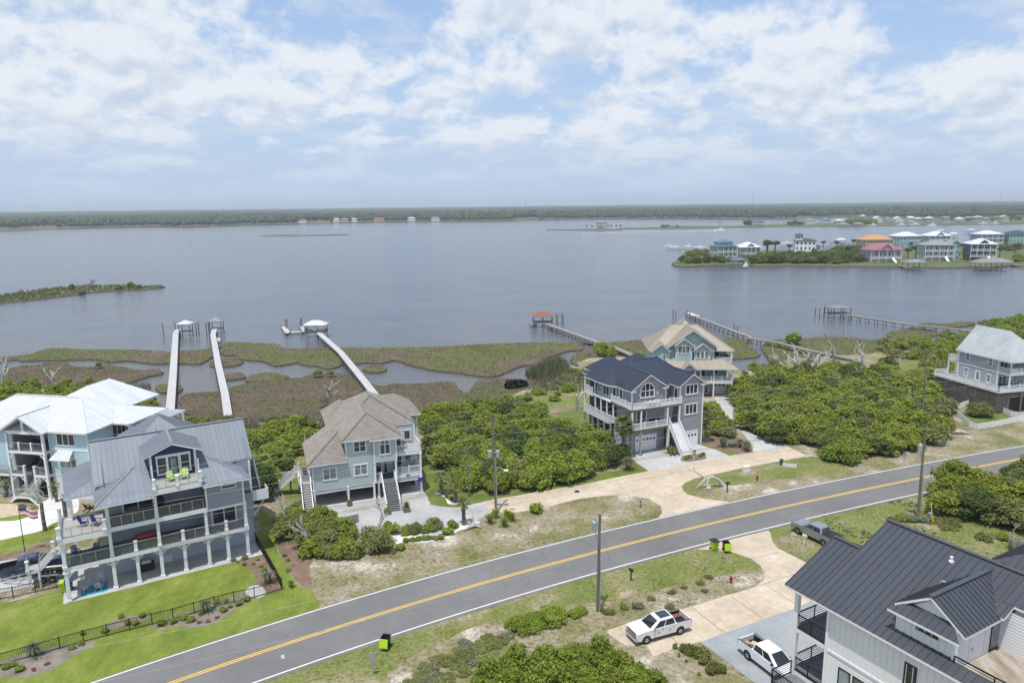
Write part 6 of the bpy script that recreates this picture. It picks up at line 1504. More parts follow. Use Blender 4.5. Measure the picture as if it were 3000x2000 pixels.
def truck(body, loc, heading, label, tonneau=False, sunroof=False, steps=False, load=None, badge=False, chrome=True, name='pickup_truck', scale=.955):
 o = empty(name, loc, heading, label, 'pickup truck'); o.scale = (scale,) * 3
 ax = (1.86, -1.84)
 def arch(cx, n=9, r=.50): return [(cx + r * math.cos(math.pi * i / n), .42 + r * math.sin(math.pi * i / n)) for i in range(n + 1)]
 prof = [(2.9, .50), (2.93, .95), (2.84, 1.19), (2.3, 1.27), (1.28, 1.31), (-1.42, 1.33), (-1.46, 1.345), (-3.0, 1.345), (-3.06, 1.0), (-3.02, .55)] + [(ax[1] - .5, .50)][:0]
 low = [(-2.4, .50)] + arch(ax[1])[::-1] + [(-1.2, .46), (1.2, .46)] + arch(ax[0])[::-1]
 full = prof + low
 for s in (-1, 1):
  y0, y1 = (.86, .985) if s > 0 else (-.985, -.86)
  sd = bevel(MB().prism([(x, y0, z) for x, z in full], (0, y1 - y0, 0)).build('side_panel', body, o), .06, 3)
 core = [(2.88, .5), (2.91, .95), (2.84, 1.18), (2.3, 1.265), (1.28, 1.305), (-1.42, 1.32), (-1.42, .5)]
 bevel(MB().prism([(x, -.862, z) for x, z in core], (0, 1.724, 0)).build('body', body, o), .05, 3)
 MB().box(-3.0, -1.42, -.86, .86, .5, .84).build('bed_floor', BLACKP, o)
 for s in (-1, 1): MB().box(-2.98, -1.44, s * .86 - .02, s * .86 + .02, .84, 1.30).build('bed_liner', BLACKP, o)
 MB().box(-1.5, -1.425, -.86, .86, .84, 1.33).build('bed_liner', BLACKP, o)
 bevel(MB().box(-3.08, -2.98, -.86, .86, .58, 1.34).build('tailgate', body, o), .02)
 for s in (-1, 1): MB().box(-3.0, -1.45, s * .93 - .05, s * .93 + .05, 1.346, 1.372).build('bed_rail', BLACKP, o)
 if tonneau: MB().box(-3.03, -1.44, -.9, .9, 1.375, 1.40).build('tonneau_cover', BLACKP, o)
 b = [(1.48, -.93, 1.26), (1.48, .93, 1.26), (-1.46, .93, 1.30), (-1.46, -.93, 1.30)]; t = [(.40, -.72, 1.93), (.40, .72, 1.93), (-1.2, .72, 1.95), (-1.2, -.72, 1.95)]
 cab = MB(); cab.v = b + t; cab.f = [(0, 1, 5, 4), (1, 2, 6, 5), (2, 3, 7, 6), (3, 0, 4, 7), (4, 5, 6, 7), (3, 2, 1, 0)]; cab.mi = [0] * 6
 bevel(cab.build('cab', body, o), .13, 4)
 quad_on([b[0], b[1], t[1], t[0]], .09, .91, .10, .90, .004).build('windshield', GLASSC, o)
 quad_on([b[2], b[3], t[3], t[2]], .1, .9, .2, .86, .004).build('rear_window', GLASSC, o)
 for q in ([b[1], b[2], t[2], t[1]], [b[3], b[0], t[0], t[3]]):
  f = q[0][0] > q[1][0]
  for (u0, u1) in ((.14, .50), (.54, .93)):
   u0, u1 = (u0, u1) if f else (1 - u1, 1 - u0)
   quad_on(q, u0, u1, .1, .84, .004).build('side_window', GLASSC, o)
 if sunroof: MB().box(-1.0, .12, -.52, .52, 1.935, 1.965).build('sunroof', GLASSC, o)
 for s in (-1, 1):
  for x0, x1 in ((-.02, 1.12), (-1.2, -.06)):
   MB().box(x0, x1, s * .987 - .004, s * .987 + .004, .60, 1.27).build('door', body, o); MB().box(x0 + .08, x0 + .26, s * 1.0 - .02, s * 1.0 + .02, 1.12, 1.17).build('handle', CHROME if chrome else body, o)
  MB().box(1.02, 1.2, s * 1.12 - .09, s * 1.12 + .09, 1.30, 1.48).build('mirror', BLACKP if not chrome else CHROME, o)
  MB().box(2.62, 2.90, s * .82 - .13, s * .82 + .13, .92, 1.13).build('headlight', paint('lamp_glass', (.45, .46, .48), .12), o)
  MB().box(-3.1, -3.02, s * .89 - .09, s * .89 + .09, .92, 1.28).build('taillight', REDP, o)
  if steps: MB().box(-1.15, 1.2, s * 1.03 - .06, s * 1.03 + .06, .40, .45).build('running_board', CHROME, o)
  if badge:
   for x in (.55, -.65): MB().prism([(x + .13 * math.cos(i * .785), s * .995, .88 + .13 * math.sin(i * .785)) for i in range(8)], (0, s * .006, 0)).build('door_badge', GALV, o)
 bevel(MB().box(2.86, 3.02, -.95, .95, .46, .72).build('front_bumper', CHROME if chrome else body, o), .03); bevel(MB().box(-3.2, -3.06, -.9, .9, .52, .74).build('rear_bumper', CHROME, o), .03)
 MB().box(2.88, 2.955, -.68, .68, .75, 1.14).build('grille', BLACKP, o)
 for i in range(3): MB().box(2.955, 2.975, -.66, .66, .80 + i * .11, .85 + i * .11).build('grille_bar', CHROME if chrome else BLACKP, o)
 MB().box(2.0, 2.7, -.55, .55, 1.262, 1.28).build('hood_crease', body, o)
 MB().box(-2.9, 2.8, -.8, .8, .34, .52).build('chassis', BLACKP, o)
 wm = wheel_meshes()
 for x in ax:
  for s in (-1, 1):
   w = empty('wheel', (x, s * .87, .405)); w.parent = o; w.rotation_euler = (math.radians(-90) * s, 0, 0)
   for k in wm: link(k, wm[k], w)
 return o
WHITEP = paint('white_car_paint', (.74, .75, .76), .22, var=.01, coat=.6); GREYP = paint('grey_car_paint', (.30, .315, .33), .25, .45, var=.02, coat=.6); BLUEC = paint('blue_car_paint', (.025, .05, .12), .2, .3, var=.03, coat=.8)
def between(f, r):
 f, r = G(*f), G(*r); d = (f - r); return d, math.atan2(d.y, d.x)
def truck_at(zf, zr, right_side, **k):
 """zf, zr: pixels where the visible front and rear wheels touch the ground"""
 f, r = G(*zf), G(*zr); d = (f - r).normalized(); n = Vector((-d.y, d.x, 0)) * (.84 if right_side else -.84)
 m = (f + r) / 2 + n; m.z = k.pop('z', .02)
 return truck(loc=m, heading=math.atan2(d.y, d.x), **k)
T1 = truck_at(Z8(432, 1222), Z8(728, 1138), False, body=WHITEP, label='white crew cab pickup with dark sunroof parked nose out on the tan drive', sunroof=True, badge=True)
T2 = truck_at(Z8(1603, 1570), Z8(1335, 1362), True, body=WHITEP, label='white pickup with open cargo bed on the blue grey gravel lot', chrome=False)
T3 = truck_at(Z7(268, 252), Z7(487, 358), False, body=GREYP, label='silver grey pickup with black bed cover on the sandy road verge', tonneau=True)
T4 = truck_at(ZT(642, 1240), ZT(128, 1362), True, body=BLUEC, label='dark blue crew cab pickup with chrome steps on the parking pad', steps=True)
def cargo(t, items):
 for (nm, x, y, sx, sy, sz, rz, m, l) in items:
  b = bevel(MB().box(-sx / 2, sx / 2, -sy / 2, sy / 2, 0, sz).build(nm, m), .02)
  b.matrix_world = Matrix.Translation(t.location) @ Matrix.Rotation(t.rotation_euler.z, 4, 'Z') @ Matrix.Translation((x * .955, y * .955, .84 * .955)) @ Matrix.Rotation(rz, 4, 'Z'); tag(b, l, 'cargo')
cargo(T2, [('wooden_crate', -2.0, .15, .8, .55, .28, .4, paint('pale_crate', (.46, .40, .31), .8), 'pale wooden crate in the bed of the white pickup on gravel'), ('cardboard_box', -2.55, -.3, .5, .4, .25, .2, paint('cardboard', (.36, .26, .17), .9), 'brown cardboard box near the tailgate of the white pickup on gravel')])
lad = empty('ladder', T1.location + Vector((0, 0, 1.0)), T1.rotation_euler.z, 'orange red ladder lying in the bed of the sunroof pickup', 'ladder')
OR = paint('orange_red', (.55, .10, .06), .5)
for y in (-.45, -.1): MB().box(-2.7, -1.5, y - .03, y + .03, .1, .16).build('ladder_rail', OR, lad)
for i in range(6): MB().box(-2.62 + i * .2, -2.58 + i * .2, -.44, -.11, .11, .15).build('rung', ALU, lad)
# boat trailer behind the fence
tf, tr = G(*ZT(20, 1415)), G(*ZT(720, 1330)); td = (tr - tf); to = empty('boat_trailer', (tf + tr) / 2, math.atan2(td.y, td.x), 'empty galvanised boat trailer parked beside the dark blue pickup', 'trailer'); tl = td.length / 2
m = MB(); m.beam((-tl, 0, .55), (-tl + 2.2, .7, .55), .1).beam((-tl, 0, .55), (-tl + 2.2, -.7, .55), .1).beam((-tl + 2.2, .7, .55), (tl + 1.2, .7, .55), .1).beam((-tl + 2.2, -.7, .55), (tl + 1.2, -.7, .55), .1)
for x in (-1.2, .2, 1.6, 2.8): m.beam((x, -.7, .55), (x, .7, .55), .09)
m.build('trailer_frame', GALV, to)
for s in (-1, 1): MB().box(.6, 3.0, s * .4 - .08, s * .4 + .08, .62, .8).build('bunk', BLACKP, to); MB().box(.9, 2.7, s * .98 - .15, s * .98 + .15, .82, .88).build('fender', WHITE, to)
for x in (1.35, 2.2):
 for s in (-1, 1):
  w = empty('wheel', (x, s * .98, .36)); w.parent = to; w.rotation_euler = (math.radians(-90) * s, 0, 0); w.scale = (.85,) * 3
  for k in WHEEL: link(k, WHEEL[k], w)
# ------------------------------------------------------------------ street furniture
def wheelie_bin(px, rz, lidopen, label, body, lid, front=None):
 o = empty('wheelie_bin', G(*px) + Vector((0, 0, .02)), rz, label, 'bin', )
 b = [(-.27, -.28, .12), (.27, -.28, .12), (.27, .30, .12), (-.27, .30, .12)]; t = [(-.36, -.42, 1.1), (.36, -.42, 1.1), (.36, .38, 1.1), (-.36, .38, 1.1)]
 m = MB(); m.v = b + t; m.f = [(0, 1, 5, 4), (1, 2, 6, 5), (2, 3, 7, 6), (3, 0, 4, 7), (3, 2, 1, 0)]; m.mi = [0] * 5
 if not lidopen: m.f.append((4, 5, 6, 7)); m.mi.append(0)
 bevel(m.build('bin_body', body, o), .03)
 if lidopen:
  MB().box(-.33, .33, -.38, .35, .35, .38).build('bin_inside', BLACKP, o); lm_ = MB(); lm_.beam((0, -.46, 1.12), (0, -.60, .35), .76, .06, up=(0, 1, 0)); lm_.build('lid', lid, o)
 else: bevel(MB().box(-.40, .40, -.46, .44, 1.1, 1.19).build('lid', lid, o), .03)
 MB().box(-.38, .38, .40, .46, 1.0, 1.08).build('handle', body, o)
 for s in (-1, 1): w = MB().lathe([(.0, -.05), (.12, -.05), (.12, .05), (.0, .05)], 12).build('wheel', RUBBER, o); w.location = (s * .3, .33, .12); w.rotation_euler = (0, math.pi / 2, 0)
 return o
wheelie_bin(Z8(1032, 392), math.radians(20), False, 'lime green wheelie bin with closed black lid at the road edge, left of two', LIME, BLACKP)
wheelie_bin(Z8(1137, 405), math.radians(5), True, 'black wheelie bin with its lime lid hanging open, right of two by the drive', BLACKP, LIME)
wheelie_bin(Z9(385, 1168), math.radians(-12), True, 'lone black wheelie bin with lime lid open on the near road verge', BLACKP, LIME)
wheelie_bin(Z4(490, 1262), math.radians(24), False, 'blue wheelie bin under the porch of the navy roofed house', BLUEP, BLUEP)
wheelie_bin(Z4(1625, 792), 0, False, 'blue wheelie bin beside the garage of the teal house', BLUEP, BLUEP)
wheelie_bin(ZT(745, 1500), .5, False, 'lime green wheelie bin behind the front left patio post', LIME, LIME); wheelie_bin(ZT(800, 1490), .5, False, 'navy blue wheelie bin behind the front left patio post', NAVYP, NAVYP)
def mailbox(px, rz, mat, post, label, h=1.05):
 o = empty('mailbox', G(*px), rz, label, 'mailbox')
 MB().box(-.05, .05, -.05, .05, -.1, h + .02).build('post', post, o)
 pr = [(-.11, 0), (.11, 0), (.11, .15)] + [(.11 * math.cos(a * math.pi / 6), .15 + .11 * math.sin(a * math.pi / 6)) for a in range(1, 6)] + [(-.11, .15)]
 MB().prism([(x, -.3, h + .02 + z) for x, z in pr], (0, .55, 0)).build('box', mat, o); MB().box(.115, .125, -.1, .02, h + .12, h + .3).build('flag', REDP, o)
 return o
mailbox(Z8(296, 662), .5, BLACKP, BLACKP, 'black mailbox on a black post on the near verge below the road'); mailbox(ZP(2272, 1002), .3, ALU, WOODG, 'grey mailbox on a wooden post on the sandy verge above the road'); mailbox(ZR(437, 716), 1.8, BLACKP, BLACKP, 'black mailbox on a tall black post by the driftwood on the far verge', 1.25); mailbox(Z7(318, 352), .5, paint('pale_box', (.55, .57, .48), .6), WHITE, 'pale mailbox on a white post beside the silver grey pickup')
def hydrant(px, label):
 m = MB().lathe([(.17, 0), (.17, .05), (.12, .07), (.12, .55), (.16, .57), (.16, .62), (.12, .66), (.08, .76), (.03, .80), (.03, .85)], 12); m.lathe([(.07, -.2), (.07, .2)], 8, (0, 0, .45))
 o = empty('fire_hydrant', G(*px), 0, label, 'fire hydrant'); MB().lathe([(.17, 0), (.17, .05), (.12, .07), (.12, .55), (.16, .57), (.16, .62), (.12, .66), (.08, .76), (.03, .80), (.03, .85)], 12).build('barrel', REDP, o)
 for s in (-1, 1): c = MB().lathe([(.075, .1), (.075, .2), (.05, .22)], 8).build('outlet', REDP, o); c.location = (0, 0, .45); c.rotation_euler = (0, s * math.pi / 2, 0)
 return o
hydrant(Z8(1180, 682), 'red fire hydrant in the planted island beside the near tan drive'); hydrant(ZR(733, 594), 'red fire hydrant on the grass between the side drive and the road')
def boxy(name, px, rz, sx, sy, sz, mat, label, cat, z=0.0, lid=True, tilt=0):
 o = empty(name, G(*px) + Vector((0, 0, z)), rz, label, cat)
 bevel(MB().box(-sx / 2, sx / 2, -sy / 2, sy / 2, 0, sz).build('cabinet', mat, o), .03)
 if lid: bevel(MB().box(-sx / 2 - .04, sx / 2 + .04, -sy / 2 - .04, sy / 2 + .04, sz, sz + .07).build('lid', mat, o), .02)
 if tilt: o.rotation_euler.x = tilt
 return o
boxy('utility_cabinet', ZR(627, 512), .35, .9, .5, .85, WHITEV, 'white utility cabinet on the grass beside the tan side drive', 'utility cabinet'); boxy('utility_pedestal', ZR(970, 440), .3, .4, .4, .8, GREENP, 'small green utility pedestal at the edge of the side drive', 'pedestal')
boxy('utility_cabinet', ZR(490, 262), .35, 1.1, .7, .5, GREENP, 'low green utility box among the grass clumps by the curved drive', 'utility cabinet'); boxy('utility_pedestal', ZQ(1265, 885), .3, .35, .3, 1.0, GALV, 'grey utility pedestal near the guarded pole right of the road', 'pedestal'); boxy('utility_cabinet', ZQ(1195, 900), .1, .7, .5, .25, GREENP, 'flat green utility box lid in the weeds near the guarded pole', 'utility cabinet')
LP_ = empty('low_barrier', G(*ZR(1052, 470)), -.35, 'low white slatted panel tipped over in the grass by the side drive', 'barrier')
for i in range(4): MB().box(-.95, .95, -.04, .04, .08 + i * .14, .19 + i * .14).build('slat', WHITE, LP_)
for x in (-.9, .9): MB().box(x - .05, x + .05, .045, .12, 0, .65).build('leg', GALV, LP_)
def sign(px, rz, w, h, zc, mat, label, back=None, extra=None, post=GALV, strips=()):
 o = empty('sign', G(*px), rz, label, 'sign'); MB().box(-.035, .035, -.025, .025, -.1, zc + h / 2).build('post', post, o)
 MB().box(-w / 2, w / 2, -.05, -.026, zc - h / 2, zc + h / 2).build('sign_panel', mat, o)
 for (x0, x1, z0, z1, m_) in strips: MB().box(x0, x1, -.056, -.0505, z0, z1).build('sign_print', m_, o)
 if extra: MB().box(-extra[0] / 2, extra[0] / 2, -.05, -.026, zc - h / 2 - extra[1], zc - h / 2 - .02).build('sign_panel', mat, o)
 return o
sign(Z9(275, 1402), .25, .62, .5, 1.85, GALV, 'grey backed road sign on a steel post at the near verge', extra=(.45, .5))
sign(ZR(253, 712), -.2, .5, .75, .75, WHITEV, 'white estate agent board with navy band beside the driftwood', strips=((-.25, .25, .39, .52, NAVYP), (-.2, .2, .95, 1.02, NAVYP)))
sign(Z6(1437, 1115), .2, .75, .6, .75, GALV, 'small grey sign board at the thicket edge by the right road verge'); sign(Z9(1612, 268), 0, .12, .25, 1.7, GALV, 'thin grey marker post on the dry verge north of the road')
sign(ZP(2250, 1000), 0, .1, .1, .3, GALV, 'short grey stake beside the grey mailbox'); sg = sign(ZP(172, 865), math.radians(19.8), .62, .55, 2.0, BLUEP, 'small blue name board on the corner post of the sage house')
for px, l in ((Z6(712, 935), 'white well pipe standing at the front of the large right thicket'), (ZP(1342, 795), 'white plastic pipe standing at the edge of the middle thicket'), (ZV(868, 652), 'white plastic pipe standing in the marsh grass behind the navy roofed house')):
 o = MB().lathe([(.09, 0), (.09, 1.0), (.12, 1.0), (.12, 1.2), (0, 1.22)], 8).build('standpipe', WHITEV); o.location = G(*px); tag(o, l, 'pipe')
o = MB().tube([(0, 0, 0), (-.2, 0, 2.2)], .04, 6).build('guy_marker', YELP); o.location = G(*Z8(197, 918)); tag(o, 'thin yellow guy wire marker leaning in the weeds left of the white pickup', 'marker')
# flag on its pole
fb = G(*ZT(287, 1045)); d_ = ray(*ZT(200, 490)); t_ = fb.y / d_[1]; FHT = CAM_H + d_[2] * t_
fo = empty('flagpole', fb, 0, 'dark flagpole flying a striped flag in front of the aqua house', 'flagpole')
MB().tube([(0, 0, 0), (0, 0, FHT)], [.05, .03], 8).build('pole', BLACKM, fo); MB().lathe([(.0, 0), (.07, .06), (.0, .13)], 8, (0, 0, FHT)).build('finial', CHROME, fo)
fm = MB(); nx, nz = 14, 13; fw, fh = 2.1, 1.35
for j in range(nz + 1):
 for i in range(nx + 1):
  u = i / nx; fm.v.append((.05 + fw * u * .93, .18 * math.sin(u * 7) * u + .05 * math.sin(j), FHT - .15 - fh * j / nz - .25 * u + .12 * math.sin(u * 6)))
for j in range(nz):
 for i in range(nx): fm.f.append((j * (nx + 1) + i, j * (nx + 1) + i + 1, (j + 1) * (nx + 1) + i + 1, (j + 1) * (nx + 1) + i)); fm.mi.append(2 if (i < 6 and j < 7) else j % 2)
fm.build('flag', [paint('flag_red', (.42, .03, .06), .8), paint('flag_white', (.72, .71, .70), .8), paint('flag_navy', (.02, .03, .12), .8)], fo)
st = MB()
for j in range(4):
 for i in range(5):
  v = Vector(fm.v[(1 + j * 1) * (nx + 1) + 1 + i]); st.box(v.x - .02, v.x + .02, v.y - .02, v.y - .012, v.z - .03, v.z + .01)
st.build('flag_stars', MATS['flag_white'], fo, kind='stuff')
# ------------------------------------------------------------------ chairs, tables and patio things
def adirondack(M_, loc, rz, label, mat, group=None):
 o = empty('garden_chair', (0, 0, 0), 0, label, 'chair', group); o.matrix_world = M_ @ Matrix.Translation(loc) @ Matrix.Rotation(rz, 4, 'Z')
 MB().box(-.27, .27, -.3, .25, .30, .34).build('seat', mat, o)
 for i in range(5):
  x = -.22 + i * .11; b = MB(); b.beam((x, .2, .3), (x * 1.15, .52, 1.05 - abs(i - 2) * .04), .095, .025); b.build('back_slat', mat, o)
 for s in (-1, 1):
  MB().box(s * .33 - .06, s * .33 + .06, -.34, .34, .56, .59).build('arm', mat, o); MB().box(s * .3 - .035, s * .3 + .035, -.32, -.25, 0, .56).build('leg', mat, o); l = MB(); l.beam((s * .29, -.3, .32), (s * .29, .5, .05), .05, .09); l.build('leg', mat, o)
 return o
def table(M_, loc, w, d, h, mat, label, top=None):
 o = empty('garden_table', (0, 0, 0), 0, label, 'table'); o.matrix_world = M_ @ Matrix.Translation(loc)
 MB().box(-w / 2, w / 2, -d / 2, d / 2, h - .04, h).build('tabletop', top or mat, o)
 for a in (-1, 1):
  for b in (-1, 1): MB().box(a * (w / 2 - .06) - .03, a * (w / 2 - .06) + .03, b * (d / 2 - .06) - .03, b * (d / 2 - .06) + .03, 0, h - .04).build('leg', mat, o)
 return o
def HM(h): return Matrix.Translation(h.location) @ Matrix.Rotation(h.rotation_euler.z, 4, 'Z')
ms, mg, mn, ma, md, mt = HM(HS), HM(HG), HM(HN), HM(HA), HM(HD), HM(HT)
adirondack(ms, (6.15, 1.7, 9.86), .3, 'lime green high back chair on the dormer balcony, left of the small table', LIMEC); adirondack(ms, (7.45, 1.75, 9.86), -.25, 'lime green high back chair on the dormer balcony, right of the small table', LIMEC); table(ms, (6.8, 1.75, 9.86), .5, .5, .6, LIMEC, 'small lime green table between the two lime chairs')
adirondack(ms, (-2.1, 2.2, 6.76), 1.2, 'bright blue slatted chair on the open upper deck, nearer the left railing', NAVYP); adirondack(ms, (-1.0, 1.6, 6.76), .9, 'bright blue slatted chair on the open upper deck, nearer the corner post', NAVYP); adirondack(ms, (-1.6, 6.0, 6.76), 2.2, 'dark chair in the shade under the side porch roof of the slate house', BLACKP)
adirondack(ms, (-3.1, 2.5, 3.59), .4, 'navy slatted chair on the lower left deck, left one of two', NAVYP); adirondack(ms, (-1.5, 2.0, 3.59), -.5, 'navy slatted chair on the lower left deck, right one of two', NAVYP)
rg_ = MB().box(-3.1, -.75, .45, 2.5, .055, .065).build('outdoor_rug', TURQ); rg_.matrix_world = ms; tag(rg_, 'turquoise outdoor rug on the patio under the slate house decks', 'rug')
for x, y, r, l in ((-2.7, 1.6, -1.2, 'grey patio chair left of the turquoise rug centre'), (-1.5, 1.1, 2.9, 'grey patio chair on the turquoise rug with its back to the lawn'), (-1.3, 2.6, 0, 'tall backed pale blue patio chair at the rear of the turquoise rug')): adirondack(ms, (x, y, .066), r, l, S2V if 'pale' in l else GALV)
go = empty('grill', (0, 0, 0), 0, 'black barbecue grill with silver lid under the slate house', 'grill'); go.matrix_world = ms @ Matrix.Translation((3.0, 2.9, .05))
MB().box(-.75, .75, -.3, .3, .05, .9).build('cabinet', BLACKP, go); MB().prism([(-.5, -.28 + .0, .92), (.5, -.28, .92), (.42, -.28, 1.2), (-.42, -.28, 1.2)], (0, .5, 0)).build('lid', ALU, go); MB().box(-.4, .4, -.36, -.32, 1.0, 1.04).build('handle', CHROME, go)
eg = MB().lathe([(.2, 0), (.28, .3), (.42, .75), (.42, 1.0), (.3, 1.3), (.08, 1.42)], 12).build('covered_grill', BLACKP); eg.matrix_world = ms @ Matrix.Translation((4.9, 2.7, 6.76)); tag(eg, 'black covered round grill on the middle deck of the slate house', 'grill')
sf = MB().box(-.5, .5, -.25, .25, 0, .35).box(-.5, .5, .15, .25, .35, .8).build('deck_bench', paint('grey_wicker', (.14, .14, .145), .8)); sf.matrix_world = ms @ Matrix.Translation((2.2, 2.0, 6.76)); tag(sf, 'dark wicker bench on the middle deck of the slate house', 'bench')
ky = MB().lathe([(.02, -1.5), (.3, -.8), (.36, 0), (.3, .8), (.02, 1.5)], 8).build('kayak', paint('kayak_red', (.4, .03, .05), .4)); ky.matrix_world = ms @ Matrix.Translation((3.4, 3.0, 3.95)) @ Matrix.Rotation(math.pi / 2, 4, 'Y'); tag(ky, 'red kayak lying at the back of the lower deck', 'kayak')
for i, (x, y) in enumerate(((-11.0, .4), (-10.1, .4), (-9.2, .45), (-8.3, .45))):
 adirondack(mn, (x + .2, y, 7.46), 3.0, ['white chair at the far left of the row on the upper balcony', 'white chair second from left in the row on the upper balcony', 'white chair third from left in the row on the upper balcony', 'white chair at the right end of the row on the upper balcony'][i], WHITEV)
table(mn, (-9.5, -.15, 7.46), 2.4, .6, .75, WHITEV, 'long white table in front of the white balcony chairs')
cp_ = MB().lathe([(.03, 0), (.03, 1.2), (.16, 1.3), (.1, 2.3), (.02, 2.5)], 8).build('closed_umbrella', NAVYP); cp_.matrix_world = mn @ Matrix.Translation((-6.0, 2.2, 7.46)); tag(cp_, 'closed navy parasol on the upper balcony beside the windows', 'parasol')
lg = MB().box(-.9, .9, -.35, .35, .25, .4).box(-.9, .9, .25, .4, .4, .85).build('porch_sofa', BLACKP); lg.matrix_world = mn @ Matrix.Translation((-8.2, .85, 4.23)); tag(lg, 'dark sofa with blue cushions on the lower balcony', 'sofa'); cu_ = bevel(MB().box(-.3, .3, -.25, .25, .41, .55).build('blue_cushion', paint('aqua_cushion', (.05, .35, .55), .8))); cu_.matrix_world = mn @ Matrix.Translation((-7.8, .75, 4.24)); tag(cu_, 'bright blue cushion on the dark porch sofa', 'cushion')
adirondack(mg, (7.9, 1.6, 5.99), .4, 'brown cushioned chair on the upper porch of the sage house', WOODB); table(mg, (7.0, 1.2, 5.99), .7, .7, .7, BLACKP, 'small dark table on the upper porch of the sage house'); adirondack(mg, (6.8, 1.6, 2.96), .2, 'dark chair on the lower porch of the sage house', BLACKP)
for i, y in enumerate((2.4, 3.4, 4.4)):
 o = empty('air_conditioner', (0, 0, 0), 0, ['grey air conditioning unit on the side platform, nearest the steps', 'grey air conditioning unit in the middle of three on the side platform', 'grey air conditioning unit on the side platform, furthest from the road'][i], 'air conditioner'); o.matrix_world = mg @ Matrix.Translation((-5.1, y, 3.06))
 MB().box(-.42, .42, -.42, .42, 0, .85).build('casing', GALV, o); MB().lathe([(.36, .86), (.36, .9), (.0, .9)], 14).build('fan_grille', BLACKP, o)
adirondack(ma, (-4.6, 3.2, 3.46), .4, 'dark slatted chair on the lower porch of the aqua house, left one', BLACKP); adirondack(ma, (-3.5, 3.3, 3.46), -.4, 'dark slatted chair on the lower porch of the aqua house, right one', BLACKP)
adirondack(md, (3.6, 1.8, 4.04), .2, 'blue chair on the front porch of the wood skirted house, left one', BLUEP); adirondack(md, (4.6, 1.8, 4.04), -.2, 'blue chair on the front porch of the wood skirted house, right one', BLUEP)
table(mt, (2.4, 4.6, 6.61), .8, .8, .7, BLACKP, 'dark table on the upper side porch of the teal house')
# ------------------------------------------------------------------ vegetation
def leaf_quads(cent, nrm, size, rng, aspect=1.6, fold=True):
 """one leaf-sized quad per centre"""
 n = len(cent)
 ref = rng.normal(size=(n, 3)); u = np.cross(nrm, ref); u /= np.linalg.norm(u, axis=1, keepdims=True) + 1e-9
 v = np.cross(nrm, u); s = (size * rng.uniform(.6, 1.35, n))[:, None]
 u, v = u * s * aspect * .5, v * s * .5
 verts = np.stack([cent - u - v * .35, cent - u * .1 + v * -1.0, cent + u, cent - u * .1 + v * 1.0], 1).reshape(-1, 3)
 faces = np.arange(4 * n).reshape(-1, 4)
 return verts, faces
def ico(sub=1):
 t = (1 + 5 ** .5) / 2
 v = [(-1, t, 0), (1, t, 0), (-1, -t, 0), (1, -t, 0), (0, -1, t), (0, 1, t), (0, -1, -t), (0, 1, -t), (t, 0, -1), (t, 0, 1), (-t, 0, -1), (-t, 0, 1)]
 f = [(0, 11, 5), (0, 5, 1), (0, 1, 7), (0, 7, 10), (0, 10, 11), (1, 5, 9), (5, 11, 4), (11, 10, 2), (10, 7, 6), (7, 1, 8), (3, 9, 4), (3, 4, 2), (3, 2, 6), (3, 6, 8), (3, 8, 9), (4, 9, 5), (2, 4, 11), (6, 2, 10), (8, 6, 7), (9, 8, 1)]
 v = [np.array(p) / np.linalg.norm(p) for p in v]
 for _ in range(sub):
  c = {}; nf = []
  def mid(a, b):
   k = (min(a, b), max(a, b))
   if k not in c: p = v[a] + v[b]; v.append(p / np.linalg.norm(p)); c[k] = len(v) - 1
   return c[k]
  for a, b, d in f:
   x, y, z = mid(a, b), mid(b, d), mid(d, a); nf += [(a, x, z), (b, y, x), (d, z, y), (x, y, z)]
  f = nf
 return np.array(v), np.array(f)
ICO0, ICO1 = ico(0), ico(1)
def crown(seed, rx, rz, nl, leaves, size, lift=.5, skew=(0, 0), rough=.9, spread=.62, core=.62):
 """foliage of several lumps: leaves in a shell round each lump, a rough core behind them; returns quads"""
 r = np.random.default_rng(seed)
 L = []
 for i in range(nl):
  a = r.uniform(0, 6.283); q = r.uniform(0, 1) ** .5 * spread
  h = r.uniform(.25, 1) if i else .8
  x, y = q * rx * math.cos(a), q * rx * math.sin(a)
  rr = rx * r.uniform(.34, .58) * (1.1 - .35 * h)
  L.append((x + skew[0] * h, y + skew[1] * h, max(rr * .4, rz * h * (1 - .45 * (q / max(spread, .01)) ** 2)), rr))
 V, F = [], []; k = 0
 tot = sum(l[3] ** 2 for l in L)
 for (x, y, z, rr) in L:
  n = max(12, int(leaves * rr * rr / tot))
  d = r.normal(size=(n, 3)); d[:, 2] = np.abs(d[:, 2]) * 1.0 - .35 * r.random(n); d /= np.linalg.norm(d, axis=1, keepdims=True)
  rad = rr * r.uniform(.70, 1.12, n) * (1 + .22 * np.sin(5 * d[:, 0] + seed) * np.cos(4 * d[:, 1] + x))
  c = d * rad[:, None] * np.array([1, 1, .82]) + np.array([x, y, z]); c[:, 2] = np.maximum(c[:, 2], .03)
  nn = d * .8 + np.array([0, 0, .85]) + r.normal(size=(n, 3)) * rough * .62; nn /= np.linalg.norm(nn, axis=1, keepdims=True)
  v, f = leaf_quads(c, nn, np.full(n, size), r); V.append(v); F.append(f + k); k += len(v)
 if core:
  iv, if_ = ICO0
  for (x, y, z, rr) in L:
   v = iv * rr * core * r.uniform(.85, 1.1, (len(iv), 1)) + np.array([x, y, z * .9]); V.append(v)
   F.append(np.concatenate([if_ + k, if_[:, 2:3] + k], 1)); k += len(v)
 return np.concatenate(V), np.concatenate(F)
def tri_mesh(name, V, F, mat):
 """quads (a repeated last corner means a triangle)"""
 tri = F[:, 2] == F[:, 3]
 q = np_mesh_mixed(name, V, F[~tri], F[tri][:, :3], mat); return q
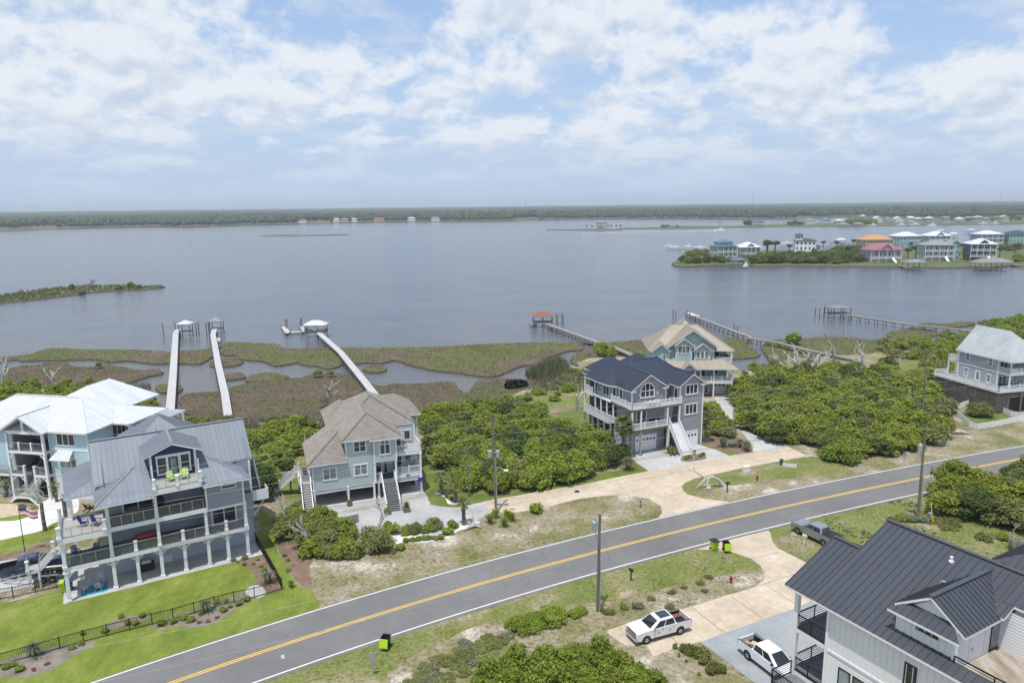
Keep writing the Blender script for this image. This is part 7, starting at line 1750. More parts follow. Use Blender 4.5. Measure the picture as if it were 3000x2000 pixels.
def np_mesh_mixed(name, V, Q, T, mat):
 m = bpy.data.meshes.new(name)
 m.vertices.add(len(V)); m.vertices.foreach_set('co', V.astype(np.float32).ravel())
 li = np.concatenate([Q.ravel(), T.ravel()]).astype(np.int32)
 m.loops.add(len(li)); m.loops.foreach_set('vertex_index', li)
 st = np.concatenate([np.arange(len(Q)) * 4, len(Q) * 4 + np.arange(len(T)) * 3]).astype(np.int32)
 tt = np.concatenate([np.full(len(Q), 4), np.full(len(T), 3)]).astype(np.int32)
 m.polygons.add(len(st)); m.polygons.foreach_set('loop_start', st); m.polygons.foreach_set('loop_total', tt)
 m.update(calc_edges=True); m.materials.append(mat); return m
def inside(P, xy):
 """points (n,2) inside the outline P"""
 px = np.array([p[0] for p in P]); py = np.array([p[1] for p in P]); x, y = xy[:, 0], xy[:, 1]
 ins = np.zeros(len(xy), bool); j = len(P) - 1
 for i in range(len(P)):
  c = ((py[i] > y) != (py[j] > y)) & (x < (px[j] - px[i]) * (y - py[i]) / (py[j] - py[i] + 1e-12) + px[i])
  ins ^= c; j = i
 return ins
def scatter(P, spacing, rng, jitter=.42):
 xs = [p[0] for p in P]; ys = [p[1] for p in P]; pts = []
 y = min(ys); row = 0
 while y < max(ys):
  x = min(xs) + (row % 2) * spacing / 2
  while x < max(xs): pts.append((x + rng.uniform(-jitter, jitter) * spacing, y + rng.uniform(-jitter, jitter) * spacing)); x += spacing
  y += spacing * .87; row += 1
 a = np.array(pts); return a[inside(P, a)]
SHRUB, LOD = {}, {}
def shrub_set(key, n, mat, rx, rz, nl, leaves, size, seed0, **k):
 SHRUB[key] = [tri_mesh('shrub', *crown(seed0 + i, rx, rz, nl, leaves, size, **k), mat) for i in range(n)]
 LOD[key] = []
 for i in range(2):
  v, f = crown(seed0 + i, rx, rz, nl, leaves // 3, size * 1.5, **{**k, 'core': 0}); LOD[key].append((v, f, mat))
shrub_set('thick', 4, LF_THICK, 2.35, 2.5, 16, 5200, .17, 10)
shrub_set('bright', 3, LF_BRIGHT, 2.25, 2.5, 15, 4800, .18, 30)
shrub_set('olive', 3, LF_OLIVE, 2.15, 2.3, 15, 4800, .16, 50, rough=1.2)
shrub_set('dark', 2, LF_DARK, 2.2, 2.9, 14, 5000, .17, 70)
shrub_set('silver', 2, LF_SILVER, 1.5, 1.6, 8, 1400, .17, 90, rough=1.5, core=.4)
shrub_set('near', 4, LF_THICK, 1.6, 1.5, 15, 5600, .11, 110)
shrub_set('nearbright', 2, LF_BRIGHT, 1.5, 1.6, 14, 5000, .12, 130)
shrub_set('nearolive', 3, LF_OLIVE, 1.4, .8, 12, 2600, .13, 150, rough=1.6, core=.35, spread=.8)
shrub_set('wind', 3, LF_OLIVE, 2.2, 2.3, 11, 2600, .19, 170, skew=(1.6, .9))
shrub_set('small', 3, LF_BRIGHT, .6, .55, 6, 420, .11, 190, spread=.5)
shrub_set('ball', 1, LF_BRIGHT, .8, .75, 9, 1200, .10, 210, spread=.35, rough=.5)
shrub_set('yellow', 1, LF_YEL, 1.0, .9, 8, 900, .13, 230)
shrub_set('twig', 2, LF_TWIG, 1.9, 2.4, 9, 1500, .10, 250, rough=2.0, core=0)
def put(key, x, y, sc, rz, label=None, cat='shrub', group=None, z=0.0, name='shrub', szz=1.0):
 m = SHRUB[key][RNG.randrange(len(SHRUB[key]))]
 o = link(name, m, None, (x, y, z), rz, (sc, sc, sc * szz)); return tag(o, label, cat, group)
PEND = []
ADJ = {'thick': 'mid green', 'bright': 'bright green', 'olive': 'olive', 'dark': 'dark green', 'silver': 'grey green', 'near': 'deep green', 'nearbright': 'light green', 'nearolive': 'olive', 'wind': 'windswept', 'twig': 'grey twiggy'}
def thicket(px, spacing, kinds, label, group, sc=(.75, 1.3), szz=(.8, 1.15), avoid=()):
 """collect the plants of one thicket; those that show largest become objects of their own later on"""
 P = [G(*p) for p in px]
 pts = scatter([(p.x, p.y) for p in P], spacing, RNG)
 pts = [q for q in pts if not any(math.hypot(q[0] - a[0], q[1] - a[1]) < a[2] for a in avoid)]
 keys = [k for k, w in kinds for _ in range(w)]
 az = sorted(q[0] / q[1] for q in pts); dd = sorted(q[1] for q in pts); n = len(pts)
 for (x, y) in pts:
  k = RNG.choice(keys); s = RNG.uniform(*sc)
  i, j = az.index(x / y) * 3 // n, dd.index(y) * 3 // n
  l = f"{ADJ[k]} shrub, {('front', 'middle', 'back')[j]} {('left', 'centre', 'right')[i]} of the {label}"
  PEND.append((s / math.hypot(x, y, CAM_H), k, x, y, s, RNG.uniform(0, 6.28), RNG.uniform(*szz), l, group))
def plant_thickets(limit=225):
 PEND.sort(reverse=True)
 for (_, k, x, y, s, rz, sz, l, g) in PEND[:limit]: put(k, x, y, s, rz, l, 'shrub', g, szz=sz)
 V, F, MI, mats, n0 = [], [], [], [], 0
 for (_, k, x, y, s, rz, sz, l, g) in PEND[limit:]:
  v, f, mt = LOD[k][RNG.randrange(len(LOD[k]))]
  if mt not in mats: mats.append(mt)
  c, q = math.cos(rz) * s, math.sin(rz) * s
  V.append(np.stack([v[:, 0] * c - v[:, 1] * q + x, v[:, 0] * q + v[:, 1] * c + y, v[:, 2] * s * sz], 1)); F.append(f + n0); n0 += len(v); MI.append(np.full(len(f), mats.index(mt)))
 V, F, MI = np.concatenate(V), np.concatenate(F), np.concatenate(MI)
 m = np_mesh('thicket', V, F, mats[0])
 for q in mats[1:]: m.materials.append(q)
 m.polygons.foreach_set('material_index', MI.astype(np.int32)); link('thicket', m)['kind'] = 'stuff'
MIXED = [('thick', 5), ('bright', 3), ('olive', 2), ('dark', 2)]
thicket(PX(ZP, (470, 640), (540, 800), (640, 850), (760, 850), (1000, 825), (1300, 795), (1580, 725), (1820, 650), (2060, 625), (2070, 520), (1900, 490), (1700, 390), (1540, 320), (1400, 260), (1360, 190), (1100, 160), (900, 140), (600, 90), (230, 130), (220, 420), (330, 500)),
  2.5, MIXED, 'thicket between the sage and navy roofed houses', 'shrubs of the middle thicket', avoid=((A0.x, A0.y, 1.5),))
thicket(PX(Z6, (150, 670), (150, 800), (215, 900), (330, 950), (520, 990), (690, 1000), (760, 1060), (900, 1135), (1080, 1140), (1300, 1080), (1590, 1030), (1720, 945), (1800, 870), (1730, 760), (1620, 650), (1560, 520), (1300, 440), (1000, 470), (700, 490), (450, 480), (220, 540)),
  2.65, MIXED, 'large thicket behind the right utility poles', 'shrubs of the large right thicket', sc=(.7, 1.35))
thicket(PX(Z4, (1350, 800), (1430, 880), (1500, 990), (1590, 1080), (1680, 1150), (1640, 1190), (1520, 1180), (1380, 1190), (1340, 1180)), 2.3, [('bright', 3), ('olive', 2), ('thick', 2)], 'bed beside the curved drive', 'shrubs beside the curved drive', sc=(.5, .8))
thicket(PX(ZB, (130, 600), (560, 520), (820, 560), (1060, 680), (1110, 780), (1450, 880), (1630, 960), (1660, 1030), (1380, 1150), (1260, 1240), (1000, 1300), (800, 1290), (660, 1230), (660, 1150), (720, 1040), (500, 930), (300, 900), (180, 760)),
  2.0, [('wind', 4), ('olive', 2), ('thick', 2), ('bright', 1)], 'bushy mound before the sage house', 'windswept shrubs before the sage house', sc=(.5, .85))
thicket(PX(Z9, (1440, 950), (1620, 930), (1900, 870), (2080, 830), (2120, 880), (1900, 950), (1700, 1010), (1500, 1030)), 1.05, [('nearbright', 4), ('bright', 1), ('near', 1)], 'green ridge by the near verge', 'low shrubs of the near verge ridge', sc=(.4, .8), szz=(.6, 1.0))
thicket(PX(Z9, (1250, 1600), (1370, 1400), (1700, 1280), (2000, 1220), (2250, 1230), (2352, 1500), (2352, 1700), (1300, 1700)) , 1.7, [('near', 3), ('nearbright', 6)], 'near thicket left of the white pickup', 'shrubs of the near thicket', sc=(.6, 1.25), szz=(.7, 1.5))
thicket(PX(Z8, (0, 1390), (200, 1400), (430, 1440), (500, 1540), (560, 1700), (0, 1700)), 1.7, [('near', 2), ('nearbright', 3)], 'near thicket left of the white pickup', 'shrubs of the near thicket', sc=(.6, 1.25), szz=(.7, 1.5))
thicket(PX(Z9, (420, 1600), (600, 1370), (900, 1210), (1230, 1080), (1400, 1010), (1480, 1060), (1300, 1180), (1120, 1340), (950, 1600)), 1.15, [('nearolive', 5), ('silver', 1)], 'scrub on the near verge', 'scrubby bushes of the near verge', sc=(.35, .75), szz=(.35, .7))
thicket(PX(ZQ, (1270, 650), (1350, 580), (1480, 545), (1700, 500), (2000, 440), (2352, 420), (3000, 380), (3000, 1050), (2352, 1000), (2000, 960), (1750, 900), (1500, 820), (1320, 740)), 2.8, [('thick', 4), ('dark', 2), ('olive', 3)], 'roadside thicket right of the guarded pole', 'shrubs of the roadside thicket', sc=(.8, 1.25))
thicket(PX(ZQ, (700, 870), (1000, 820), (1250, 830), (1500, 900), (1900, 1000), (2352, 1080), (2352, 1250), (1900, 1150), (1500, 1050), (1200, 960), (900, 1000)), 2.2, [('nearolive', 4), ('silver', 1), ('near', 1)], 'weeds behind the charcoal roof', 'weedy bushes behind the charcoal roof', sc=(.5, 1.0), szz=(.5, .9))
thicket([(735, 1290), (790, 1245), (870, 1240), (930, 1275), (905, 1320), (860, 1345), (820, 1400), (790, 1460), (745, 1400)], 2.6, [('bright', 3), ('thick', 3), ('dark', 1)], 'gap between slate and sage houses', 'shrubs between the slate and sage houses', sc=(.6, 1.05))
thicket(PX(ZF, (-200, 500), (0, 485), (300, 450), (700, 475), (900, 430), (980, 510), (1150, 545), (1380, 600), (1400, 640), (1290, 690), (900, 650), (600, 580), (100, 620), (-200, 640)), 2.9, [('bright', 4), ('olive', 2), ('thick', 2), ('silver', 1)], 'marsh edge behind the aqua house', 'shrubs behind the aqua house', sc=(.45, .9))
thicket([(520, 1250), (620, 1235), (720, 1235), (730, 1290), (600, 1300)], 2.6, [('bright', 3), ('olive', 2)], 'marsh edge behind the slate house', 'shrubs behind the slate house', sc=(.4, .75))
thicket(PX(D_, (985, 930), (1100, 925), (1180, 905), (1260, 870), (1330, 835), (1340, 870), (1300, 920), (1230, 955), (1100, 960)), 3.4, [('olive', 3), ('silver', 3), ('bright', 2)], 'scrubby marsh edge left of the navy roof', 'marsh edge shrubs', sc=(.4, .8), szz=(.6, 1))
thicket(PX(Z6, (1600, 520), (1500, 380), (1330, 320), (1250, 250), (1400, 215), (1620, 235), (1760, 200), (1880, 180), (2000, 110), (2150, 75), (2400, 55), (2700, 60), (2700, 200), (2300, 240), (2000, 330), (1750, 470)), 3.7, [('olive', 3), ('bright', 3), ('thick', 2), ('silver', 1)], 'shore scrub behind the wood skirted house', 'shrubs behind the wood skirted house', sc=(.6, 1.2))
thicket(PX(Z6, (180, 470), (300, 400), (600, 420), (1000, 410), (1250, 400), (1000, 460), (600, 480), (250, 530)), 4.0, [('silver', 2), ('olive', 2), ('thick', 1)], 'marsh edge by the dead trees', 'shrubs by the dead trees', sc=(.6, 1.1))
plant_thickets()
# single shrubs and beds
def one(key, zpt, sc, label, cat='shrub', szz=1.0, name='shrub'): p = G(*zpt); return put(key, p.x, p.y, sc, RNG.uniform(0, 6), label, cat, None, szz=szz, name=name)
one('yellow', ZB(1775, 930), 1.35, 'yellow leaved shrub glowing beside the driftwood post'); one('ball', ZB(1800, 1055), 1.55, 'smooth rounded hedge of light green at the mound front', szz=.75); one('small', ZB(2010, 1070), 1.3, 'small round bush alone on the dry verge before the mound')
one('ball', ZB(1830, 770), 1.3, 'round green bush right behind the driftwood post'); one('small', ZB(1910, 830), 1.9, 'green bush at the edge of the gravel lot left of the stepping stones'); one('ball', ZB(2095, 850), .95, 'vivid lime green ball shrub by the stepping stones', szz=.8)
one('wind', Z9(640, 190), .45, 'grey twiggy bush behind the lime ball shrub'); one('small', Z9(560, 170), 1.7, 'green bush left end of the long bed by the gravel'); one('ball', Z9(950, 130), 1.2, 'clipped round bush at the right end of the gravel bed'); one('small', Z9(910, 185), 1.6, 'round bush in front of the clipped ball at the gravel bed'); one('wind', Z9(820, 160), .55, 'dark twiggy bush in the middle of the gravel bed'); one('small', Z9(740, 170), 1.5, 'pale green bush beside the dark twiggy bush'); one('ball', Z9(710, 178), .7, 'small lime bush between the twiggy bushes')
for i in range(7): p = G(*Z9(560 + i * 50, 250 - i * 4)); put('small', p.x, p.y, 1.0, i, 'low flowering bush in the edging row along the gravel bed', 'shrub', 'edging row of low bushes', szz=.8)
one('small', ZP(1290, 1045), 2.1, 'round light green bush alone on the verge below the side drive'); one('dark', Z6(880, 1080), 1.15, 'dark spreading juniper at the front corner of the large thicket'); one('olive', Z6b(680, 1290), 1.05, 'rounded shrub alone in the fenced lawn by the wood skirt')
one('dark', Z2c(1080, 400), 1.0, 'dark green leafy tree at the right corner of the slate house', 'tree', 1.5, 'broadleaf_tree')
for zpt, s, l in ((Z6(590, 215), 1.0, 'round topped bush standing alone on the marsh beyond the dead trees'), (ZV(900, 540), 1.35, 'round green tree on the marsh beside the boardwalk path'), (ZM(1790, 665), .5, 'bright green bush on the marsh, left of a pair near the diagonal pier'), (ZM(1910, 660), .4, 'bright green bush on the marsh, right of a pair near the diagonal pier'), (ZF(850, 270), .4, 'small bright bush alone on the far left marsh')): one('bright', zpt, s, l)
one('twig', ZM(1850, 950), 1.0, 'grey leafless bush on the marsh behind the sage house', szz=.9); one('twig', ZV(770, 550), .95, 'grey leafless bush on the marsh left of the round green tree', szz=.8); one('twig', Z6(700, 420), 1.2, 'grey twiggy canopy among the dead trees on the right'); one('twig', ZF(440, 470), .8, 'bare twiggy tree crown behind the aqua house')
one('twig', ZQ(2300, 1200), .8, 'bare grey brush at the right edge below the roadside thicket', szz=.7)
# bed plants
SHRUB['rose'] = [tri_mesh('shrub', *crown(300, .5, .45, 6, 260, .10), LF_ROSE)]
NTH = ['leftmost', 'second from left', 'third from left', 'fourth from left', 'fifth from left', 'sixth from left', 'seventh from left', 'eighth from left', 'ninth from left', 'tenth from left', 'rightmost']
def nth(lst, i): return NTH[-1] if i == len(lst) - 1 else NTH[min(i, 9)]
for zz, lst in ((ZA, ((1110, 425), (1190, 410), (1270, 385), (1320, 400), (1390, 350), (1540, 325), (1590, 300), (1640, 285), (1700, 260), (500, 590), (560, 560), (100, 700), (40, 720), (130, 740), (980, 370), (830, 375), (1560, 262), (1500, 268), (720, 470), (880, 420), (930, 420), (570, 490))),):
 for i, (u, v) in enumerate(lst): p = G(*zz(u, v)); put('small', p.x, p.y, RNG.uniform(.55, 1.0), i, 'small leafy plant in the mulch bed along the black picket fence', 'shrub', 'bed plants along the picket fence')
for i, (u, v) in enumerate(((1250, 1150), (1350, 1170), (1300, 1085), (1420, 1150), (1500, 1060), (1640, 1190), (870, 1340))): pass
for i, (u, v) in enumerate(((740, 1070), (790, 1085), (860, 1110), (870, 1050), (960, 1110), (1010, 1060), (1040, 1130), (1070, 1175), (1290, 1015), (1325, 1070), (1330, 1180))): p = G(*Z2c(u, v)); put('small', p.x, p.y, RNG.uniform(.4, .75), i, 'small plant in the brown mulch bed at the right corner of the slate house', 'shrub', 'bed plants by the slate house')
for u, v, l in ((1375, 408, 'leftmost'), (1440, 400, 'middle'), (1497, 372, 'rightmost')): one('rose', ZA(u, v), .5, f'red flowering bush, {l} of three by the picket fence bed', 'flowering shrub')
for u, v, l in ((325, 700, 'upper right'), (240, 735, 'left')): one('rose', ZA(u, v), .55, f'red flowering bush in the lower left mulch bed, the {l} one', 'flowering shrub')
BARE = sorted(((790, 1290, .8), (860, 1320, .9), (915, 1360, 1.1), (1055, 1480, 1.0), (900, 1400, .5), (785, 1380, .5), (900, 1500, .7), (680, 1260, 1.0), (720, 1330, .6)))
for i, (u, v, s) in enumerate(BARE): p = G(*Z8(u, v)); put(RNG.choice(['small', 'small', 'nearolive']), p.x, p.y, s * .55, u, f'young bush in the bare bed by the blue gravel, {nth(BARE, i)}', 'shrub', 'bushes of the bare bed', szz=1.5)
TUF = sorted(((980, 640, .8), (910, 690, .8), (770, 730, .6), (650, 770, .8), (950, 760, .6), (480, 830, .8), (350, 900, 1.0), (90, 940, 1.1), (240, 900, .9), (640, 900, .8), (700, 950, .6)))
for i, (u, v, s) in enumerate(TUF): p = G(*Z8(u, v)); put(RNG.choice(['nearolive', 'nearolive', 'silver']), p.x, p.y, s * .42, u, f'weedy tuft in the grass island of the tan drive, {nth(TUF, i)}', 'shrub', 'weedy tufts of the drive island', szz=.8)
# ornamental grass clumps, spiky plants, palms
def blades(seed, n, h, r, w, droop, mat, name, base=.12):
 g = np.random.default_rng(seed); V, F = [], []; k = 0
 for i in range(n):
  a = g.uniform(0, 6.283); t = g.uniform(.15, 1); hh = h * g.uniform(.7, 1.1); d = np.array([math.cos(a), math.sin(a), 0]); s = np.array([-d[1], d[0], 0]) * w / 2
  p0 = d * base * g.random(); p1 = p0 + d * r * t * .45 + np.array([0, 0, hh * .7]); p2 = p0 + d * r * t + np.array([0, 0, hh * (1 - droop * t)])
  V += [p0 - s, p0 + s, p1 + s * .8, p1 - s * .8, p2]; F += [(k, k + 1, k + 2, k + 3), (k + 3, k + 2, k + 4, k + 4)]; k += 5
 return tri_mesh(name, np.array(V), np.array(F), mat)
GRC = [blades(i, 260, 1.3, .95, .035, .55, LF_GRASS, 'grass_clump') for i in range(2)]; YUC = [blades(20 + i, 90, 1.1, .8, .08, .35, LF_BRIGHT, 'yucca') for i in range(2)]; CYC = [blades(40, 70, 1.3, 1.5, .22, .75, LF_PALM, 'cycad')]; PALMB = [blades(60 + i, 120, 1.2, 1.0, .07, .5, LF_SILVER, 'fan_palm') for i in range(2)]
def clump(M_, zpt, sc, label, cat, group=None, z=0.0): p = G(*zpt); return tag(link(M_[0].name.split('.')[0], RNG.choice(M_), None, (p.x, p.y, z), RNG.uniform(0, 6), sc), label, cat, group)
clump(GRC, Z4(1530, 1270), 1.5, 'tall pale grass clump by the corner shrubs of the navy roofed house', 'ornamental grass'); clump(GRC, Z4(1690, 1270), 1.2, 'pale grass clump left of the rounded one on the mulch point', 'ornamental grass'); clump(GRC, Z4(1755, 1310), 1.5, 'big rounded grass clump at the tip of the mulch bed', 'ornamental grass'); clump(GRC, Z4(620, 1490), 1.8, 'wispy grass clump at the left edge of the house drive', 'ornamental grass')
for u, v, l in ((835, 150, 'nearest'), (890, 100, 'rear left'), (1000, 110, 'rear right'), (1040, 130, 'rightmost'), (970, 185, 'front centre')): clump(YUC, ZP(u, v + 1000), 1.25, f'spiky yucca at the foot of the transformer pole, the {l} one', 'yucca')
clump(CYC, Z4(1030, 1335), 1.15, 'dark green sago palm beside the navy roofed house stair', 'cycad'); clump(PALMB, ZA(1420, 330), 1.2, 'spiky silver palm in the bed along the picket fence', 'palm'); clump(PALMB, Z2c(1110, 1300), 1.3, 'silvery spiky palm in the brown bed at the fence corner', 'palm'); clump(PALMB, ZA(235, 640), 1.2, 'spiky silver palm in the lower left bed', 'palm'); clump(YUC, Z2c(1360, 1350), .8, 'green spiky plant in the mulch right of the fence', 'yucca')
clump(GRC, ZP(415, 905), .55, 'small grass clump on the white pebble bed', 'ornamental grass'); clump(GRC, ZP(465, 930), .5, 'dark grass clump on the white pebble bed by the palm', 'ornamental grass')
for zpt, l, hh in ((Z3(1195, 1370), 'square wooden planter with flowers left of the stair foot', 1), (Z3(1395, 1345), 'square wooden planter with a spiky plant right of the stair foot', 1), (Z3(800, 1285), 'round wooden barrel planter by the carport post', 0)):
 p = G(*zpt); o = empty('planter', p + Vector((0, 0, .02)), .3, l, 'planter')
 if hh:
  for i in range(7):
   for s in (-1, 1): MB().box(-.40 + i * .115, -.30 + i * .115, s * .38 - .03, s * .38 + .03, 0, .62).build('plank', WOODG, o); MB().box(s * .38 - .03, s * .38 + .03, -.34 + i * .1, -.25 + i * .1, 0, .62).build('plank', WOODG, o)
  MB().box(-.36, .36, -.36, .36, .5, .56).build('soil', MULCH, o)
 else: MB().lathe([(.3, 0), (.36, .25), (.34, .5), (.0, .48)], 12).build('barrel', WOODG, o)
 q = link('spiky_plant', (YUC if 'spiky' in l else SHRUB['small'])[0], None, (p.x, p.y, .45), 0, .9 if 'spiky' in l else .6); tag(q, l.replace('square wooden planter with', 'plant growing in the wooden planter:').split(':')[0].replace('round wooden barrel planter', 'small plant in the barrel') + (' right of the stair foot' if 'right' in l else ' left of the stair foot' if 'left' in l else ''), 'plant')
pu = empty('planter', G(*Z4(1253, 1385)) + Vector((0, 0, .02)), 0, 'tall grey planter on a post before the navy roofed house stair', 'planter'); MB().lathe([(.22, 0), (.2, .9), (.34, 1.0), (.36, 1.15), (.0, 1.13)], 10).build('pot', STONE, pu); link('plant', SHRUB['small'][0], pu, (0, 0, 1.1), 0, .5)
for u, v in ((1170, 1385), (1210, 1375), (1310, 1365), (1340, 1350)): p = G(*Z4(u, v)); put('small', p.x, p.y, .8, u, 'low shrub in the small bed at the foot of the white stair', 'shrub', 'low shrubs at the white stair')
bh = G(*Z4(122, 1135)); put('small', bh.x, bh.y, 1.1, 0, 'round blue flowering hydrangea on the lawn edge left of the porch posts', 'flowering shrub'); SHRUB['blue'] = [tri_mesh('shrub', *crown(320, .55, .5, 6, 220, .12), leaf_mat('hydrangea_blooms', [(.10, .20, .50), (.2, .3, .6)], trans=0))]
put('blue', bh.x + .05, bh.y - .1, 1.12, 1, 'cluster of blue hydrangea blooms on the lawn edge', 'flowers')
FROND = None
def frond_mesh(seed, L=1.35, n=16):
 g = np.random.default_rng(seed); V, F = [], []; k = 0
 V += [(0, -.025, 0), (0, .025, 0), (L * .5, .02, .1), (L * .5, -.02, .1)]; F += [(0, 1, 2, 3)]; k = 4
 for i in range(n):
  a = (-1 + 2 * i / (n - 1)) * 1.25; l = L * .62 * (1 - .25 * abs(a) / 1.25) * g.uniform(.9, 1.1); d = np.array([math.cos(a), math.sin(a), 0]); s = np.array([-d[1], d[0], 0]) * .045
  b = np.array([L * .48, 0, .1]); m = b + d * l * .55 + np.array([0, 0, .04]); e = b + d * l + np.array([0, 0, -.22 * l - .1 * g.random()])
  V += [b, m + s, e, m - s]; F += [(k, k + 1, k + 2, k + 3)]; k += 4
 return tri_mesh('frond', np.array(V, float), np.array(F), LF_PALM)
FRONDS = [frond_mesh(i) for i in range(3)]; DEADF = [frond_mesh(9)]; DEADF[0].materials.clear(); DEADF[0].materials.append(LF_GRASS)
def palm(zpt, h, n, label, sc=1.0, dead=5, r=.16, bare=False, name='palm_tree'):
 o = empty(name, G(*zpt), RNG.uniform(0, 6), label, 'palm tree')
 pts = [(0, 0, -.1), (.05, 0, h * .5), (.02, .05, h)]
 tk = MB()
 for i in range(11): t = i / 10; rr = r * (1.15 - .25 * t) * (1.1 if i % 2 else .95); tk.v += [];
 tk.tube([(.05 * math.sin(3 * i / 10), 0, h * i / 10) for i in range(11)], [r * (1.15 - .25 * i / 10) * (1.08 if i % 2 else .95) for i in range(11)], 8); tk.build('trunk', BARK, o)
 for i in range(n):
  a = i * 2.399; e = 1.25 - 1.75 * (i / n) ** .8
  f = link('frond', RNG.choice(FRONDS), o, (.02, 0, h + .1 - .25 * i / n)); f.rotation_euler = (0, -e, a); f.scale = (sc * RNG.uniform(.85, 1.1),) * 3
 for i in range(dead):
  f = link('dead_frond', DEADF[0], o, (0, 0, h - .2)); f.rotation_euler = (0, 1.15 + .2 * RNG.random(), i * 1.3); f.scale = (sc * .8,) * 3
 return o
palm(Z4(572, 1372), 5.0, 40, 'tall cabbage palm with full crown before the left front of the navy roofed house', 1.35, 12, .26); palm(Z4(1362, 1225), 4.6, 26, 'slender palm at the right corner of the navy roofed house', 1.05, 8, .17)
palm(ZP(375, 868), 2.1, 15, 'young palm with yellowing fronds on the white pebble bed, left one', .95, 4, .2); palm(ZP(508, 948), 2.2, 16, 'young palm on the white pebble bed, right one nearer the drive', .9, 4, .22); palm(ZP(585, 1165), 2.7, 14, 'young palm with bright fronds at the gravel lot corner by the driftwood', .8, 2, .22)
palm(ZP(405, 640), 1.6, 14, 'small palm on the lawn against the thicket', .7, 2, .15)
palm(ZT(655, 465), 2.2, 12, 'young palm by the white lower wall of the aqua house, right one', .6, 3, .16); palm(ZT(85, 400), 2.0, 14, 'young palm by the white lower wall of the aqua house, left one', .8, 3, .2)
palm(ZT(520, 800), 3.6, 3, 'bare palm trunk with tied fronds on the curved lawn edge', .4, 0, .2); palm(ZT(765, 710), 3.2, 4, 'bare palm trunk with few fronds behind the upper deck corner', .4, 1, .22); palm(Z2(1525, 420), 3.4, 8, 'bare trunked palm in the sandy yard right of the slate house', .5, 2, .2)
# dead trees and driftwood
def limb(mb, p, d, L, r, depth, g, spread=.75, seg=3):
 pts = [p]; q = p.copy(); dd = d.copy()
 for i in range(seg): dd = (dd + Vector((g.uniform(-.28, .28), g.uniform(-.28, .28), g.uniform(-.08, .2)))).normalized(); q = q + dd * (L / seg); pts.append(q.copy())
 mb.tube(pts, [r * (1 - .38 * i / seg) for i in range(seg + 1)], 5)
 if depth > 0:
  for i in range(g.randint(2, 3)):
   t = pts[g.randint(max(1, seg - 2), seg)]; nd = (dd + Vector((g.uniform(-1, 1), g.uniform(-1, 1), g.uniform(-.25, .6))) * spread).normalized(); limb(mb, t, nd, L * g.uniform(.55, .8), r * .58, depth - 1, g, spread, seg)
def dead_tree(zpt, h, label, mat=None, r=.2, depth=3, seed=1, lean=(0, 0), name='dead_tree', cat='dead tree', z=0.0):
 g = random.Random(seed); mb = MB(); limb(mb, Vector((0, 0, -.1)), Vector((lean[0], lean[1], 1)).normalized(), h * .6, r, depth, g)
 o = empty(name, G(*zpt) + Vector((0, 0, z)), 0, label, cat); mb.build('trunk', mat or DRIFT, o); return o
for zpt, h, l, s, ln in ((Z6(580, 480), 7.5, 'pale dead tree leaning left with forked bare limbs, leftmost of the dead group', 3, (-.6, .1)), (Z6(620, 455), 6.5, 'pale dead tree at the centre of the dead group on the right', 5, (0, 0)), (Z6(690, 520), 6.5, 'grey dead tree with dense twigs in the dead group', 8, (.2, 0)), (Z6(880, 410), 7.5, 'tall white dead tree with twisted top right of the dead group', 12, (.25, 0)), (Z6(795, 440), 5.0, 'thin pale dead trunk in the middle of the dead group', 15, (0, .1)), (Z6(1130, 430), 6.5, 'white forked dead tree standing apart right of the dead group', 21, (-.1, 0)), (Z6(1070, 540), 3, 'short pale dead snag deep in the large thicket', 33, (.1, 0)), (Z6(1350, 450), 3.5, 'small grey dead tree near the upper right of the thicket', 37, (0, 0)),
     (Z4(150, 920), 5.5, 'pale dead tree by the lawn left of the navy roofed house', 41, (-.25, 0)), (ZF(480, 490), 4.5, 'dead branching tree behind the aqua house', 44, (.1, 0)), (ZF(20, 440), 6.5, 'pale dead tree at the far left edge over the marsh', 47, (.3, 0)), (ZM(1880, 930), 4.5, 'pale dead tree rising from the grey bush behind the sage house', 52, (-.1, 0)), (ZB(290, 690), 3.0, 'bare grey branches under the windswept bushes, left one', 55, (0, 0)), (ZB(640, 1060), 3.4, 'bare grey branches under the windswept bushes, right one', 58, (-.2, 0)), (ZQ(2250, 1230), 3.5, 'pale bare branch at the right edge below the roadside thicket', 61, (-.3, 0))):
 dead_tree(zpt, h, l, seed=s, lean=ln, r=.38 if h > 4 else .15)
dead_tree(ZB(1680, 770), 3.4, 'grey driftwood post with a side branch standing among the yellow shrub', DRIFT, .24, 2, 71, (.25, 0), 'driftwood', 'driftwood')
DW = empty('driftwood', G(*ZR(270, 665)), .15, 'large arching piece of driftwood on the grass by the agent board', 'driftwood'); mb = MB()
mb.tube([(2.1, 0, 0), (1.3, .1, .9), (.4, 0, 1.5), (-.6, .1, 1.35), (-1.4, 0, .6), (-1.9, .1, .0)], [.3, .24, .2, .17, .13, .08], 7).tube([(-.6, .1, 1.35), (-1.5, .3, 1.9), (-2.2, .2, 2.4), (-2.5, .2, 3.1)], [.14, .1, .07, .03], 6).tube([(-2.2, .2, 2.4), (-2.9, .3, 2.5), (-3.2, .2, 2.9)], [.05, .04, .02], 5).tube([(-.2, .05, 1.45), (-.7, -.4, .7), (-.6, -.7, 0)], [.13, .09, .06], 6).build('log', DRIFT, DW)
DS = empty('driftwood', G(*Z9(1140, 130)), .3, 'grey driftwood stump with a pointed snag by the gravel lot corner', 'driftwood'); MB().tube([(-1.3, -.5, .12), (0, 0, .35), (.8, .2, .15)], [.1, .28, .2], 7).tube([(0, 0, .3), (.0, .1, 1.0), (-.1, .1, 1.7)], [.2, .1, .03], 6).tube([(0, 0, .3), (.9, -.5, .1)], [.15, .05], 6).build('log', DRIFT, DS)
